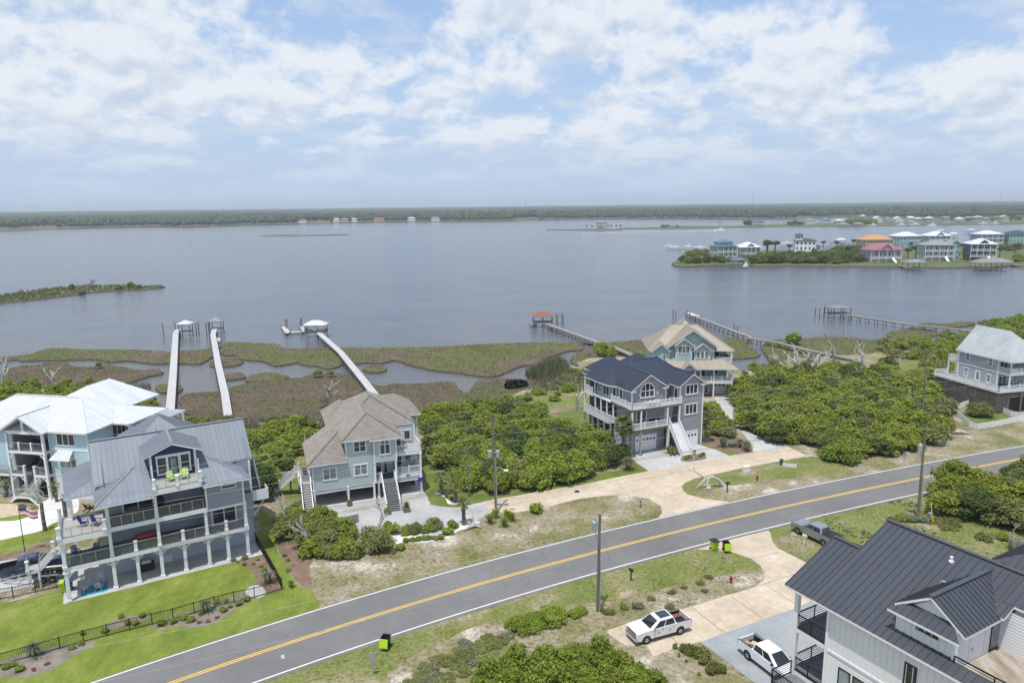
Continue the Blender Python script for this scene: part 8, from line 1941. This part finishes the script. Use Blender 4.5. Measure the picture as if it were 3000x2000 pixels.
for zpt, r_, l in ((ZF(955, 485), .4, 'fallen pale log on the marsh edge behind the aqua house'), (Z6(1860, 920), .1, 'small dark log on the sandy verge right of the thicket')): o = MB().tube([(-1.4, 0, .3), (0, .2, .5), (1.6, 0, .15)], [.12, .3, .1], 7).build('fallen_log', DRIFT); o.location = G(*zpt); tag(o, l, 'log')
# marsh grass, reeds and verge weeds: nobody could count them
def tufts(name, outlines, per_m2, h, w, mat, z, seed, lean=.35, nb=3, maxn=40000, keep=None):
 g = np.random.default_rng(seed); V = []
 for P in outlines:
  xs = [p[0] for p in P]; ys = [p[1] for p in P]; A = (max(xs) - min(xs)) * (max(ys) - min(ys)); n = int(min(A * per_m2, maxn))
  xy = np.stack([g.uniform(min(xs), max(xs), n), g.uniform(min(ys), max(ys), n)], 1); xy = xy[inside(P, xy)]
  if keep is not None: xy = xy[keep(xy, g)]
  m = len(xy)
  for _ in range(nb):
   a = g.uniform(0, 6.283, m); d = np.stack([np.cos(a), np.sin(a)], 1); s = np.stack([-d[:, 1], d[:, 0]], 1) * (w * g.uniform(.6, 1.3, m) / 2)[:, None]; hh = h * g.uniform(.55, 1.25, m); le = (lean * hh * g.random(m))[:, None]
   b = xy + g.normal(size=(m, 2)) * w * .5
   V.append(np.stack([np.c_[b - s, np.full(m, z)], np.c_[b + s, np.full(m, z)], np.c_[b + d * le, z + hh]], 1))
 V = np.concatenate(V).reshape(-1, 3); F = np.arange(len(V)).reshape(-1, 3)
 o = link(name, np_mesh(name, V, F, mat)); o['kind'] = 'stuff'; return o
def nz(xy, f, s=0.0): return np.sin(xy[:, 0] * f + s) * np.cos(xy[:, 1] * f * 1.3 + s * 2) + .6 * np.sin(xy[:, 0] * f * 2.7 + xy[:, 1] * f * 1.9 + s)
MP2 = [[(p.x, p.y) for p in P] for P in MARSH_P]
tufts('marsh_grass', MP2, 1.3, .22, .18, LF_MARSH, MARSH_Z, 1, nb=2, keep=lambda q, g: nz(q, .09) + g.normal(size=len(q)) * .5 > -.35)
tufts('marsh_grass_brown', MP2, 1.0, .2, .18, LF_MARSHB, MARSH_Z, 2, nb=2, keep=lambda q, g: nz(q, .09) + g.normal(size=len(q)) * .5 < .25)
tufts('marsh_grass_pale', MP2, .7, .35, .2, LF_MARSHP, MARSH_Z, 3, nb=2, keep=lambda q, g: nz(q, .13, 2.1) + g.normal(size=len(q)) * .4 > .6)
tufts('reeds', [[tuple(G(*p).xy) for p in PX(ZV, (110, 720), (330, 600), (470, 570), (560, 640), (560, 760), (300, 800))]], 5, 2.3, .16, LF_GRASS, -.7, 4, nb=3)
tufts('reeds', [[tuple(G(*p).xy) for p in PX(ZV, (560, 700), (800, 690), (900, 760), (700, 900), (200, 900), (200, 820))]], 2.5, 1.2, .2, LF_GRASS, 0, 14, nb=3)
tufts('reeds', [[tuple(G(*p).xy) for p in PX(ZF, (1090, 440), (1290, 420), (1300, 480), (1230, 530), (1100, 520))]], 4, 1.7, .16, LF_MARSHP, -.6, 5, nb=3)
tufts('reeds', [[tuple(G(*p).xy) for p in PX(D_, (390, 955), (530, 965), (720, 965), (960, 948), (960, 975), (720, 1000), (560, 1000), (400, 985))]], 3, 1.1, .18, LF_MARSHP, 0, 6, nb=3)
WEED = [[tuple(G(*p).xy) for p in q] for q in ([(600, 2060), (1000, 1925), (1340, 1820), (1750, 1695), (2080, 1618), (2220, 1660), (2100, 1735), (2000, 1780), (1850, 1850), (1780, 1860), (1700, 1900), (1500, 2050)],
  [(2280, 1560), (2450, 1500), (2690, 1455), (2800, 1440), (3100, 1560), (3000, 1660), (2700, 1560), (2500, 1640), (2330, 1620)])]
tufts('verge_grass', WEED, 4, .07, .22, LF_VERGE, .004, 7, nb=3, keep=lambda q, g: nz(q, .35) + g.normal(size=len(q)) * .5 > .1)
tufts('verge_weeds', [WEED[1]], 4, .22, .25, LF_SILVER, .004, 8, nb=3, keep=lambda q, g: nz(q, .3, 1.0) + g.normal(size=len(q)) * .3 > .5)
NV = [[tuple(G(*p).xy) for p in q] for q in (PX(ZB, (650, 1350), (1300, 1280), (1700, 1120), (2352, 990)) + PX(Z9, (1000, 300), (1300, 180), (1700, 120), (2352, 100), (1500, 330), (1000, 460), (500, 610), (0, 760), (-200, 700)),)]
tufts('dry_grass', NV, 3, .06, .22, LF_VERGE, .004, 9, nb=3, keep=lambda q, g: nz(q, .4) + g.normal(size=len(q)) * .5 > .2)
MI2 = [[(p.x, p.y) for p in MID_P]]
tufts('island_grass', MI2, .35, 1.0, .7, LF_MARSH, -.5, 10, nb=2, maxn=9000)
for i, (u, v, k, s) in enumerate(((427, 448, 'twig', .8), (600, 450, 'bright', .6), (545, 462, 'olive', .6), (365, 472, 'twig', .7), (635, 457, 'olive', .5), (330, 460, 'olive', .6), (95, 482, 'twig', .6), (245, 485, 'bright', .35), (380, 480, 'silver', .8))): p = G(*FL(u, v)); put(k, p.x, p.y, s * 1.6, i, ['bare grey bush, tallest on the low marsh island', 'green bush near the tip of the low marsh island', 'olive bush in the middle right of the low marsh island', 'grey bush at the centre of the low marsh island', 'olive bush closest to the tip of the low marsh island', 'olive bush left of the tall bare one on the marsh island', 'grey bare bush at the left of the marsh island', 'small bright bush on the front of the marsh island', 'silver grey bush on the front centre of the marsh island'][i], z=-.5)
# ------------------------------------------------------------------ across the water
def simple_house(zpt, yaw, w, d, h, wall, roof, label, storeys=3, pitch=.5, porch=True, stilts=True, axis='x', gable=False, tower=None, name='shore_house', win=None, zb=-.1, stair=False, dormer=False):
 p = G(*zpt, zb); o = empty(name, p, math.radians(yaw), label, 'house')
 base = 2.6 if stilts else 0
 MB().box(-w / 2, w / 2, 0, d, base, h).build('wall', wall, o)
 if stilts:
  MB().box(-w * .42, w * .42, .8, d * .9, 0, base).build('ground_storey', WHITE, o)
  for i in range(5): x = -w / 2 + .2 + (w - .4) * i / 4; MB().box(x - .15, x + .15, -.0, .3, 0, base).build('post', WHITE, o)
 ov = .6; rz = h + (d if axis == 'x' else w) / 2 * pitch; y0 = -(2.2 if porch else ov)
 r = 0 if gable else ((d - y0 + ov) / 2 if axis == 'x' else w / 2 * .9)
 pl = hip(-w / 2 - ov, w / 2 + ov, y0, d + ov, h, rz, -w / 2 - ov + r, w / 2 + ov - r) if axis == 'x' else hip(-w / 2 - ov, w / 2 + ov, y0, d + ov, h, rz, y0 + r, d + ov - r, 'y')
 m = MB()
 for q in pl: m.prism(q, (0, 0, .22))
 m.build('roof', roof, o)
 if gable and axis == 'y': MB().prism([(-w / 2, -.05, h), (w / 2, -.05, h), (0, -.05, rz - .3)], (0, .1, 0)).build('gable', wall, o)
 if gable and axis == 'x':
  for s in (-1, 1): MB().prism([(s * w / 2 * .99, 0, h), (s * w / 2 * .99, d, h), (s * w / 2 * .99, d / 2, rz - .4)], (s * .05, 0, 0)).build('gable', wall, o)
 if dormer: roofs_ = MB(); [roofs_.prism(q, (0, 0, .15)) for q in hip(-w * .18, w * .18, y0 + .3, d / 2, h + .9, h + .9 + w * .13, y0 + .3, d / 2, 'y')]; roofs_.build('dormer_roof', roof, o); MB().prism([(-w * .16, y0 + .8, h), (w * .16, y0 + .8, h), (w * .16, y0 + .8, h + .9), (0, y0 + .8, h + .9 + w * .11), (-w * .16, y0 + .8, h + .9)], (0, 1, 0)).build('dormer_wall', wall, o)
 ns = storeys - (1 if stilts else 0); fh = (h - base) / max(1, ns); nw = max(3, int(w / 2.6))
 wm = MB().box(-.5, .5, -.06, .02, 0, fh * .52).mesh('window', GLASS); fm = MB().box(-.62, .62, -.03, .0, -.12, fh * .52 + .12).mesh('window_frame', WHITE)
 for s in range(ns):
  z = base + fh * s + fh * .25
  for i in range(nw):
   x = -w / 2 + w * (i + .5) / nw; f = link('window', wm, o, (x, 0, z)); link('window_frame', fm, f)
  for i in range(max(2, int(d / 3))):
   y = d * (i + .5) / max(2, int(d / 3)); f = link('window', wm, o, (-w / 2, y, z), -math.pi / 2); link('window_frame', fm, f)
  if porch:
   zz = base + fh * s
   MB().box(-w / 2, w / 2, -1.9, 0, zz - .3, zz).build('balcony', WHITE, o); b = MB().box(-w / 2, w / 2, -1.92, -1.84, zz + .85, zz + 1.0)
   for i in range(int(w / .5)): x = -w / 2 + i * .5; b.box(x, x + .1, -1.9, -1.86, zz, zz + .85)
   b.build('railing', WHITE, o)
 if porch:
  for i in range(5): x = -w / 2 + .15 + (w - .3) * i / 4; MB().box(x - .12, x + .12, -1.95, -1.72, 0, h).build('column', WHITE, o)
 if stair: st = MB(); st.beam((w * .2, -6, 0), (w * .2, -1.9, base), 1.6, .3); st.build('stair', WHITE, o)
 if tower:
  tx, tw, th = tower; MB().box(tx - tw / 2, tx + tw / 2, .5, .5 + tw, h - 1, th).build('tower', wall, o); t = MB(); [t.prism(q, (0, 0, .2)) for q in hip(tx - tw / 2 - .5, tx + tw / 2 + .5, 0, 1 + tw, th, th + tw * .22, tx, tx)]; t.build('tower_roof', roof, o)
  for i in range(3): f = link('window', wm, o, (tx - tw / 3 + i * tw / 3, .5, th - fh * .7)); link('window_frame', fm, f)
 return o
C_ = lambda n, c: siding(n, c)
PG_, LB_, TAN_, YEL_ = C_('pale_green_wall', (.42, .52, .38)), C_('light_blue_wall', (.34, .50, .56)), C_('tan_wall', (.50, .40, .26)), C_('cream_wall', (.55, .52, .38))
SG_, GR_, DN_, MG_ = C_('grey_green_wall', (.36, .44, .42)), C_('grey_wall', (.38, .40, .43)), C_('dark_navy_wall', (.07, .09, .14)), C_('mint_wall', (.24, .48, .40))
RG_, RW_, RB_ = metal_roof('grey_metal', (.25, .26, .26)), R1, metal_roof('blue_metal', (.09, .15, .24)); RDB = metal_roof('brown_tile', (.24, .13, .09)); RAQ = metal_roof('aqua_metal', (.40, .58, .54))
simple_house(FM(1845, 632), 12, 14, 10, 9.5, PG_, RB_, 'pale green house with dark blue roof on the left point of the island', 3, .45, dormer=False, tower=(0, 9, 12.2))
simple_house(FM(2045, 600), 5, 15, 11, 7.0, SG_, RW_, 'grey green house with white roof and front gable behind the pale green house', 2, .6, dormer=True)
simple_house(FR(465, 585), -15, 14, 10, 10.5, WHITE, ROOFN, 'tall white stucco house with dark tiled roofs and a square tower on the island', 3, .3, porch=False, stilts=False, tower=(-4.5, 5, 14.5))
simple_house(FR(545, 585), -15, 8, 5, 6.5, WHITE, ROOFN, 'low white wing with dark hip roof before the tall stucco house', 2, .35, porch=False, stilts=False)
simple_house(FR(1100, 545), 6, 22, 13, 8.5, TAN_, ROOFO, 'tan house with bright orange hip roof on the island', 3, .55, porch=False, stilts=False)
simple_house(FR(1150, 640), 4, 20, 11, 7.5, GR_, ROOFR, 'grey house with dusky rose roof and white stair on the island', 2, .75, stair=True, dormer=True)
simple_house(FR(1365, 520), 10, 19, 13, 9.5, LB_, RW_, 'light blue house with white hip roof behind the rose roofed one', 3, .5, porch=False)
simple_house(FR(1615, 510), 0, 18, 12, 9, SG_, RW_, 'grey green house with layered white roofs behind the grey roofed house', 3, .6, dormer=True)
simple_house(FR(1610, 628), -6, 18, 11, 9.8, SG_, RG_, 'grey roofed house with white balconies on each floor near the island shore', 3, .5, stair=True); simple_house(FR(1750, 622), -6, 5, 9, 10, MG_, RG_, 'narrow sea green wing with a gable at the grey roofed house', 3, .9, porch=False, stilts=False, axis='y', gable=True)
simple_house(FR(1985, 625), -12, 15, 11, 10.2, DN_, RW_, 'dark navy house with white roof and white balconies near the island shore', 3, .6, stair=True, dormer=True)
simple_house(FR(2060, 500), 0, 19, 13, 9.5, GR_, RW_, 'grey house with broad white hip roof at the back of the island', 3, .45); simple_house(FR(2310, 500), -5, 17, 12, 9.5, MG_, ROOFN, 'mint green house with dark roof at the right edge of the island', 3, .5, porch=False)
far = [(60, 326, 34, RB_, YEL_, 'cream house with blue gable roof at the left end of the distant strip', True), (512, 322, 28, RG_, WHITE, 'white three storey house with dark roof on the distant strip', False), (652, 316, 24, metal_roof('bright_blue', (.06, .22, .5)), WHITE, 'low house with bright blue roof on the distant strip', False), (765, 318, 22, RW_, TAN_, 'tan house right of the bright blue roof on the distant strip', False), (965, 275, 20, RW_, GR_, 'white roofed house set back behind the round trees on the strip', False),
  (1100, 308, 22, RW_, WHITE, 'white gabled house first right of the round trees on the strip', True), (1185, 300, 20, RG_, GR_, 'small grey house between two white gabled ones on the strip', False), (1275, 306, 26, RW_, WHITE, 'large white gabled house at the middle of the distant strip', True), (1372, 304, 16, RW_, WHITE, 'small white gabled house on the strip beside the large one', True), (1450, 300, 26, RAQ, GR_, 'house with aqua roof on the distant strip', False), (1540, 300, 24, RW_, SG_, 'green grey house with white roof right of the aqua roof', False),
  (1690, 304, 20, RG_, GR_, 'low grey house on the right half of the distant strip', False), (1800, 300, 24, RW_, LB_, 'pale blue house with white roof on the distant strip', False), (1880, 298, 20, RG_, DN_, 'dark house between white and cream ones on the strip', False), (1960, 300, 24, metal_roof('cream_roof', (.5, .44, .3)), TAN_, 'house with cream roof on the distant strip', False), (2035, 298, 18, RG_, SG_, 'grey green house right of the cream roof on the strip', False), (2115, 296, 18, RDB, RDB, 'brown house with brown roof near the right of the strip', False), (2195, 298, 22, metal_roof('olive_roof', (.34, .36, .2)), YEL_, 'yellowish gabled house, last on the right of the strip', True)]
for i, (u, v, w, rf, wl, l, ga) in enumerate(far): simple_house(FR(u, v), (i * 37) % 21 - 10, w * .55, 9, 6.2 + (i % 3) * 1.3, wl, rf, l, 2 if i % 3 else 3, .55, porch=(i % 2 == 0), gable=ga, axis='y' if ga and i % 2 else 'x')
simple_house(FM(770, 352), 0, 17, 10, 9.5, WHITE, RG_, 'white balconied house alone on the small palm islet', 3, .3)
for u, v, w, rf, l in ((2000, 154, 20, RG_, 'white house on the mainland shore, rightmost of the small group'), (1890, 155, 18, RW_, 'pale house among trees on the mainland shore'), (1740, 156.5, 26, paint('red_shed', (.45, .06, .07), .6), 'long red roofed building on the mainland shore'), (1582, 160, 18, RG_, 'grey house on the mainland shore left of the red roof'), (1545, 161, 14, RW_, 'white gabled house on the mainland shore'), (1627, 159, 12, RW_, 'small white house on the mainland shore'), (1390, 164, 16, RDB, 'brown roofed house on the mainland shore, leftmost')): simple_house(FL(u, v), 3, w, 9, 8, WHITE if 'red' not in l else TAN_, rf, l, 2, .5, porch=False, stilts=False)
# island trees, hedges, palms
def far_thicket(px, spacing, kinds, label, group, sc, z=-.1):
 P = [G(*p, z) for p in px]
 for (x, y) in scatter([(p.x, p.y) for p in P], spacing, RNG): put(RNG.choice(kinds), x, y, RNG.uniform(*sc), RNG.uniform(0, 6), label, 'tree', group, z=z, name='shore_tree')
far_thicket(PX(FR, (0, 655), (300, 650), (600, 655), (930, 655), (950, 610), (600, 600), (300, 610), (0, 620)), 7, ['dark', 'dark', 'thick', 'olive'], 'dark tree in the shoreline hedge before the tall white stucco house', 'shoreline hedge trees', (1.4, 2.1))
far_thicket(PX(FM, (1440, 625), (1480, 655), (1700, 655), (1880, 645), (2000, 640), (2180, 650), (2340, 650), (2340, 615), (2100, 615), (2010, 625), (1900, 625), (1700, 630), (1600, 625)), 7.5, ['dark', 'thick', 'olive'], 'dark tree in the shoreline hedge below the pale green house', 'shoreline hedge trees of the point', (1.0, 1.7))
far_thicket(PX(FM, (1480, 595), (1600, 565), (1700, 560), (1700, 580), (1540, 605)), 7, ['thick', 'olive'], 'bush on the green left tip of the island', 'island tip bushes', (1.0, 1.6))
far_thicket(PX(FR, (680, 555), (900, 560), (960, 545), (900, 535), (680, 538)), 7, ['dark', 'thick'], 'tree in the clipped hedge left of the orange roofed house', 'hedge by the orange roof', (1.2, 1.6))
far_thicket(PX(FR, (1830, 628), (2000, 632), (2000, 615), (1830, 612)), 5, ['dark'], 'clipped hedge bush before the dark navy house', 'hedge before the navy house', (.8, .95)); far_thicket(PX(FR, (2100, 560), (2352, 545), (2352, 520), (2150, 520)), 12, ['dark', 'olive'], 'tree behind the dark navy house on the island', 'trees behind the navy house', (1.5, 2.2)); far_thicket(PX(FR, (2220, 640), (2352, 645), (2352, 600), (2250, 610)), 9, ['olive', 'thick'], 'bush on the right lawn of the island', 'right lawn bushes', (1, 1.5))
far_thicket(PX(FR, (830, 318), (1060, 316), (1060, 300), (830, 302)), 12, ['bright', 'thick'], 'round green tree in the clump on the distant strip', 'round trees on the strip', (2.4, 3.2)); far_thicket(PX(FR, (330, 322), (440, 322), (440, 312), (330, 312)), 9, ['dark', 'olive'], 'dark bush left of the white three storey house on the strip', 'strip bushes', (1.8, 2.3)); far_thicket(PX(FR, (1700, 292), (2352, 285), (2352, 272), (1700, 278)), 30, ['dark', 'thick', 'olive'], 'tree behind the right end of the distant strip', 'trees behind the strip', (2.5, 3.4)); far_thicket(PX(FM, (1270, 345), (1440, 342), (1440, 334), (1270, 336)), 18, ['olive'], 'low bush on the narrow part of the distant strip', 'narrow strip bushes', (1.2, 1.8)); far_thicket(PX(FM, (2010, 325), (2070, 325), (2060, 310), (2010, 312)), 10, ['dark'], 'dark tree left of the blue gable roof on the strip', 'trees by the blue gable', (2.4, 3.0))
PALMH = tri_mesh('palm_crown', *crown(400, 2.0, 1.4, 9, 500, .5, rough=1.4, spread=.7), LF_DARK); PALMT = MB().tube([(0, 0, 0), (0, 0, 4.2)], [.3, .22], 6).mesh('trunk', BARK)
for i, (f, u, v, s) in enumerate(((FR, 135, 560, 1.5), (FR, 205, 545, 1.4), (FR, 330, 560, 1.2), (FR, 735, 520, 1.1), (FR, 880, 510, 1.2), (FR, 620, 520, 1.1), (FR, 1268, 490, 1.0), (FR, 1375, 520, .9), (FR, 1350, 605, 1.2), (FR, 1415, 612, 1.6), (FR, 1485, 622, 1.4), (FR, 2140, 600, 1.3), (FR, 2280, 565, 1.3), (FR, 1825, 555, 1.2), (FR, 540, 585, 1.0), (FR, 1780, 620, .8), (FM, 2200, 560, 1.8), (FM, 2265, 555, 1.6), (FM, 2050, 585, 1.4), (FM, 2100, 590, 1.3), (FM, 642, 352, .9), (FM, 690, 352, .9), (FM, 756, 355, .8), (FM, 825, 350, 1.0), (FM, 855, 350, 1.0), (FM, 900, 350, 1.0), (FM, 935, 350, 1.0))):
 p = G(*f(u, v), -.1); o = empty('palm_tree', p, i, 'small round headed palm on the far shore', 'palm tree', 'far shore palms'); o.scale = (s,) * 3; link('trunk', PALMT, o); link('crown', PALMH, o, (0, 0, 3.6))
# island docks and boats
for c, y, w, d, rf, l in ((FM(1945, 668), 2, 9, 6, RB_, 'blue roofed boathouse at the left point of the island'), (FR(1400, 690), 2, 10, 6, RG_, 'dark roofed boathouse at the middle of the island shore'), (FR(2065, 690), 2, 19, 8, RG_, 'long dark roofed boathouse at the right of the island shore'), (FR(770, 480), 0, 8, 6, RW_, 'white roofed boat lift behind the tall stucco house'), (FR(1625, 395), 0, 9, 6, LB_, 'blue roofed boat lift behind the island, left one'), (FR(1895, 390), 0, 9, 6, LB_, 'blue roofed boat lift behind the island, right one'), (FR(1740, 425), 0, 7, 6, RW_, 'small white roofed boat lift behind the layered white roofs'), (FR(800, 335), 0, 16, 8, RG_, 'dark dock roof on the distant strip shore, left one'), (FR(920, 330), 0, 15, 8, RG_, 'dark dock roof on the distant strip shore, right one')):
 boat_house('boat_house', c, y, w, d, .3, 3.4, rf, WOODG, l, pitch=.35)
pier('pier', PX(FR, (1275, 668), (1340, 680), (1460, 692)), 2.5, .3, PIERG, WOODG, 'island dock reaching the middle dark boathouse', step=5); pier('pier', PX(FR, (1870, 662), (1980, 676), (2180, 690)), 2.5, .3, PIERG, WOODG, 'island dock reaching the long dark boathouse', step=5); pier('pier', PX(FR, (2235, 660), (2352, 670), (2500, 680)), 2.5, .3, PIERG, WOODG, 'island dock at the right edge of the picture', step=5); pier('pier', PX(FM, (1330, 528), (1500, 528), (1750, 535)), 3, .3, PIERG, WOODG, 'long dock of moored boats left of the island', step=6); pier('pier', PX(FR, (620, 500), (780, 505), (950, 515)), 3, .3, PIERG, WOODG, 'dock behind the tall stucco house', step=6); pier('pier', PX(FR, (690, 470), (950, 480)), 3, .3, PIERG, WOODG, 'outer dock behind the tall stucco house', step=6); pier('pier', PX(FR, (130, 510), (340, 512)), 3, .3, PIERG, WOODG, 'dock behind the palms left of the tall stucco house', step=6)
def boat(c, yaw, L, label, outriggers=False, z=-.9):
 o = empty('boat', G(*c, z), math.radians(yaw), label, 'boat'); W_ = L * .15
 pr = [(-L / 2, -W_), (L * .2, -W_), (L * .42, -W_ * .55), (L / 2, 0), (L * .42, W_ * .55), (L * .2, W_), (-L / 2, W_)]
 h = MB(); h.prism([(x, y, -.3) for x, y in pr], (0, 0, L * .13)); h.build('hull', WHITEV, o); MB().box(-L * .05, L * .22, -W_ * .6, W_ * .6, L * .1, L * .26).build('cabin', WHITE, o); MB().box(-L * .1, L * .2, -W_ * .7, W_ * .7, L * .26, L * .29).build('cabin_roof', WHITE, o); MB().box(.0, L * .225, -W_ * .62, W_ * .62, L * .18, L * .23).build('windscreen', GLASS, o)
 if outriggers:
  m = MB()
  for s in (-1, 1): m.tube([(-L * .05, s * W_ * .5, L * .25), (-L * .12, s * W_ * 1.3, L * 1.0)], .16, 5)
  m.tube([(-L * .1, 0, L * .2), (-L * .1, 0, L * .8)], .16, 5); m.build('outrigger', WOODB, o)
 return o
boat(FM(1795, 372), 3, 17, 'white shrimp boat with raised outriggers under way before the distant strip', True)
for f, u, v, y, L, l in ((FM, 1355, 505, 20, 10, 'white cruiser moored at the left end of the boat dock'), (FM, 1405, 512, 0, 9, 'white boat moored second at the boat dock'), (FM, 1520, 508, 10, 9, 'white boat with top moored at the middle of the boat dock'), (FM, 1620, 515, 0, 10, 'pale blue tinted boat moored at the right of the boat dock'), (FM, 2015, 672, 60, 7, 'white motor boat hanging beside the blue roofed boathouse'), (FR, 310, 480, 5, 10, 'white boat on a lift left of the tall stucco house'), (FR, 1050, 328, 5, 14, 'white boat moored on the distant strip, left one'), (FR, 1295, 325, 0, 16, 'white boat moored below the large white gabled house'), (FR, 1410, 322, 0, 18, 'white boat moored on the strip beside the small gabled house'), (FR, 1560, 325, 0, 14, 'white boat moored on the right of the strip'), (FR, 2000, 315, 0, 16, 'white boat moored near the right end of the strip'), (FR, 2100, 312, 0, 15, 'white boat moored last on the right of the strip')): boat(f(u, v), y, L, l, z=-.7 if 'lift' not in l and 'hanging' not in l else .6)
wk = [G(*p, -.97) for p in PX(FM, (1755, 371), (1760, 375), (1400, 380), (1000, 386), (600, 396), (600, 392), (1000, 383), (1400, 377))]
w_ = MB(); w_.v = [tuple(p) for p in wk]; w_.f = [tuple(t) for t in tessellate_polygon([wk])]; w_.mi = [0] * len(w_.f); w_.build('boat_wake', mottled('wake_foam', [(.35, (.16, .17, .18)), (.6, (.55, .57, .6))], .25, rough=.6))['kind'] = 'structure'
# mainland forest: trees by the thousand, one mass; canopy carrying on to the horizon
MAIN_H = [tuple(G(*FL(u, v)).xy) for u, v in ((2000, 154), (1890, 155), (1740, 156.5), (1582, 160), (1545, 161), (1627, 159), (1390, 164))]
def forest():
 g = np.random.default_rng(5); iv, jf = ICO1; V, F, k = [], [], 0
 sa = np.array([math.atan2(p.x, p.y) for p in MAIN_SHORE]); sr = np.array([p.y for p in MAIN_SHORE]); o_ = np.argsort(sa); sa, sr = sa[o_], sr[o_]
 iv0, if0 = ICO0
 n = 11500
 depth = 25 + 1100 * g.random(n) ** 1.7; ang = g.uniform(-.80, .80, n)
 for i in range(n):
  base = np.interp(ang[i], sa, sr); y = base + depth[i]; x = math.tan(ang[i]) * y
  if depth[i] < 140 and any(abs(x - hx) < 22 and y < hy + 18 for hx, hy in MAIN_H): continue
  if np.sin(x * .011 + y * .004) + np.sin(x * .037) * .5 > 1.05 and depth[i] < 130: continue
  h = (9 + 9 * min(1, depth[i] / 120)) * g.uniform(.72, 1.25); r = h * g.uniform(.26, .42)
  v = iv0 * np.array([r, r, h * .42]) * g.uniform(.72, 1.22, (12, 1)) + np.array([x, y, h * .58]); V.append(v); F.append(if0 + k); k += 12
 link('forest', np_mesh('forest', np.concatenate(V), np.concatenate(F), LF_FAR))['kind'] = 'stuff'
 X = np.linspace(-7600, 7600, 240); Y = np.linspace(0, 1, 60) ** 1.6 * 6200 + 2250; gx, gy = np.meshgrid(X, Y); gx = gx * (gy / gy.max()) ** .8
 z = 15.5 + 2.2 * np.sin(gx * .006) * np.cos(gy * .003) + g.normal(size=gx.shape) * 1.6 + 4 * np.clip((gy - 3200) / 3500, 0, 1)
 Vc = np.stack([gx, gy, z], -1).reshape(-1, 3); nx = len(X); ii = np.arange(len(Y) - 1)[:, None] * nx + np.arange(nx - 1)[None]
 Fc = np.stack([ii, ii + 1, ii + nx + 1, ii + nx], -1).reshape(-1, 4)
 m = mottled('far_canopy', [(.3, (.022, .036, .014)), (.5, (.036, .055, .02)), (.7, (.06, .08, .03))], .012, bscale=.05, bdist=6, second=[(.05, 5, SPECK, .7)])
 link('forest_canopy', np_mesh('forest_canopy', Vc, Fc, m))['kind'] = 'stuff'
forest()
for f, u, v, h, l in ((FM, 118, 140, 55, 'thin distant radio mast on the left horizon of the mainland'), (FM, 2075, 130, 75, 'thin distant radio mast at the centre right of the horizon'), (FR, 2140, 150, 60, 'lattice phone mast on the mainland at the right')):
 d = ray(*f(u, v)); Y_ = 2600; p = Vector((d[0] / d[1] * Y_, Y_, 0)); o = empty('radio_mast', p, 0, l, 'mast'); MB().tube([(0, 0, 0), (0, 0, h)], [.9, .5], 4).build('mast', GALV, o)
 if 'phone' in l: MB().lathe([(2.2, 0), (2.2, 3)], 8, (0, 0, h - 6)).build('antenna', GALV, o)
# air: one closed box of thin haze round everything
def haze():
 m = bpy.data.materials.new('haze_air'); m.use_nodes = True; nt = m.node_tree; nt.nodes.clear()
 out = nt.nodes.new('ShaderNodeOutputMaterial'); v = nt.nodes.new('ShaderNodeVolumePrincipled')
 v.inputs['Color'].default_value = (.84, .92, 1.0, 1); v.inputs['Density'].default_value = HAZE; v.inputs['Anisotropy'].default_value = .2
 nt.links.new(v.outputs[0], out.inputs['Volume'])
 o = MB().box(-9500, 9500, -420, 9600, -5.5, 85).build('haze', m); o['kind'] = 'stuff'
HAZE = 1.55e-4
haze()
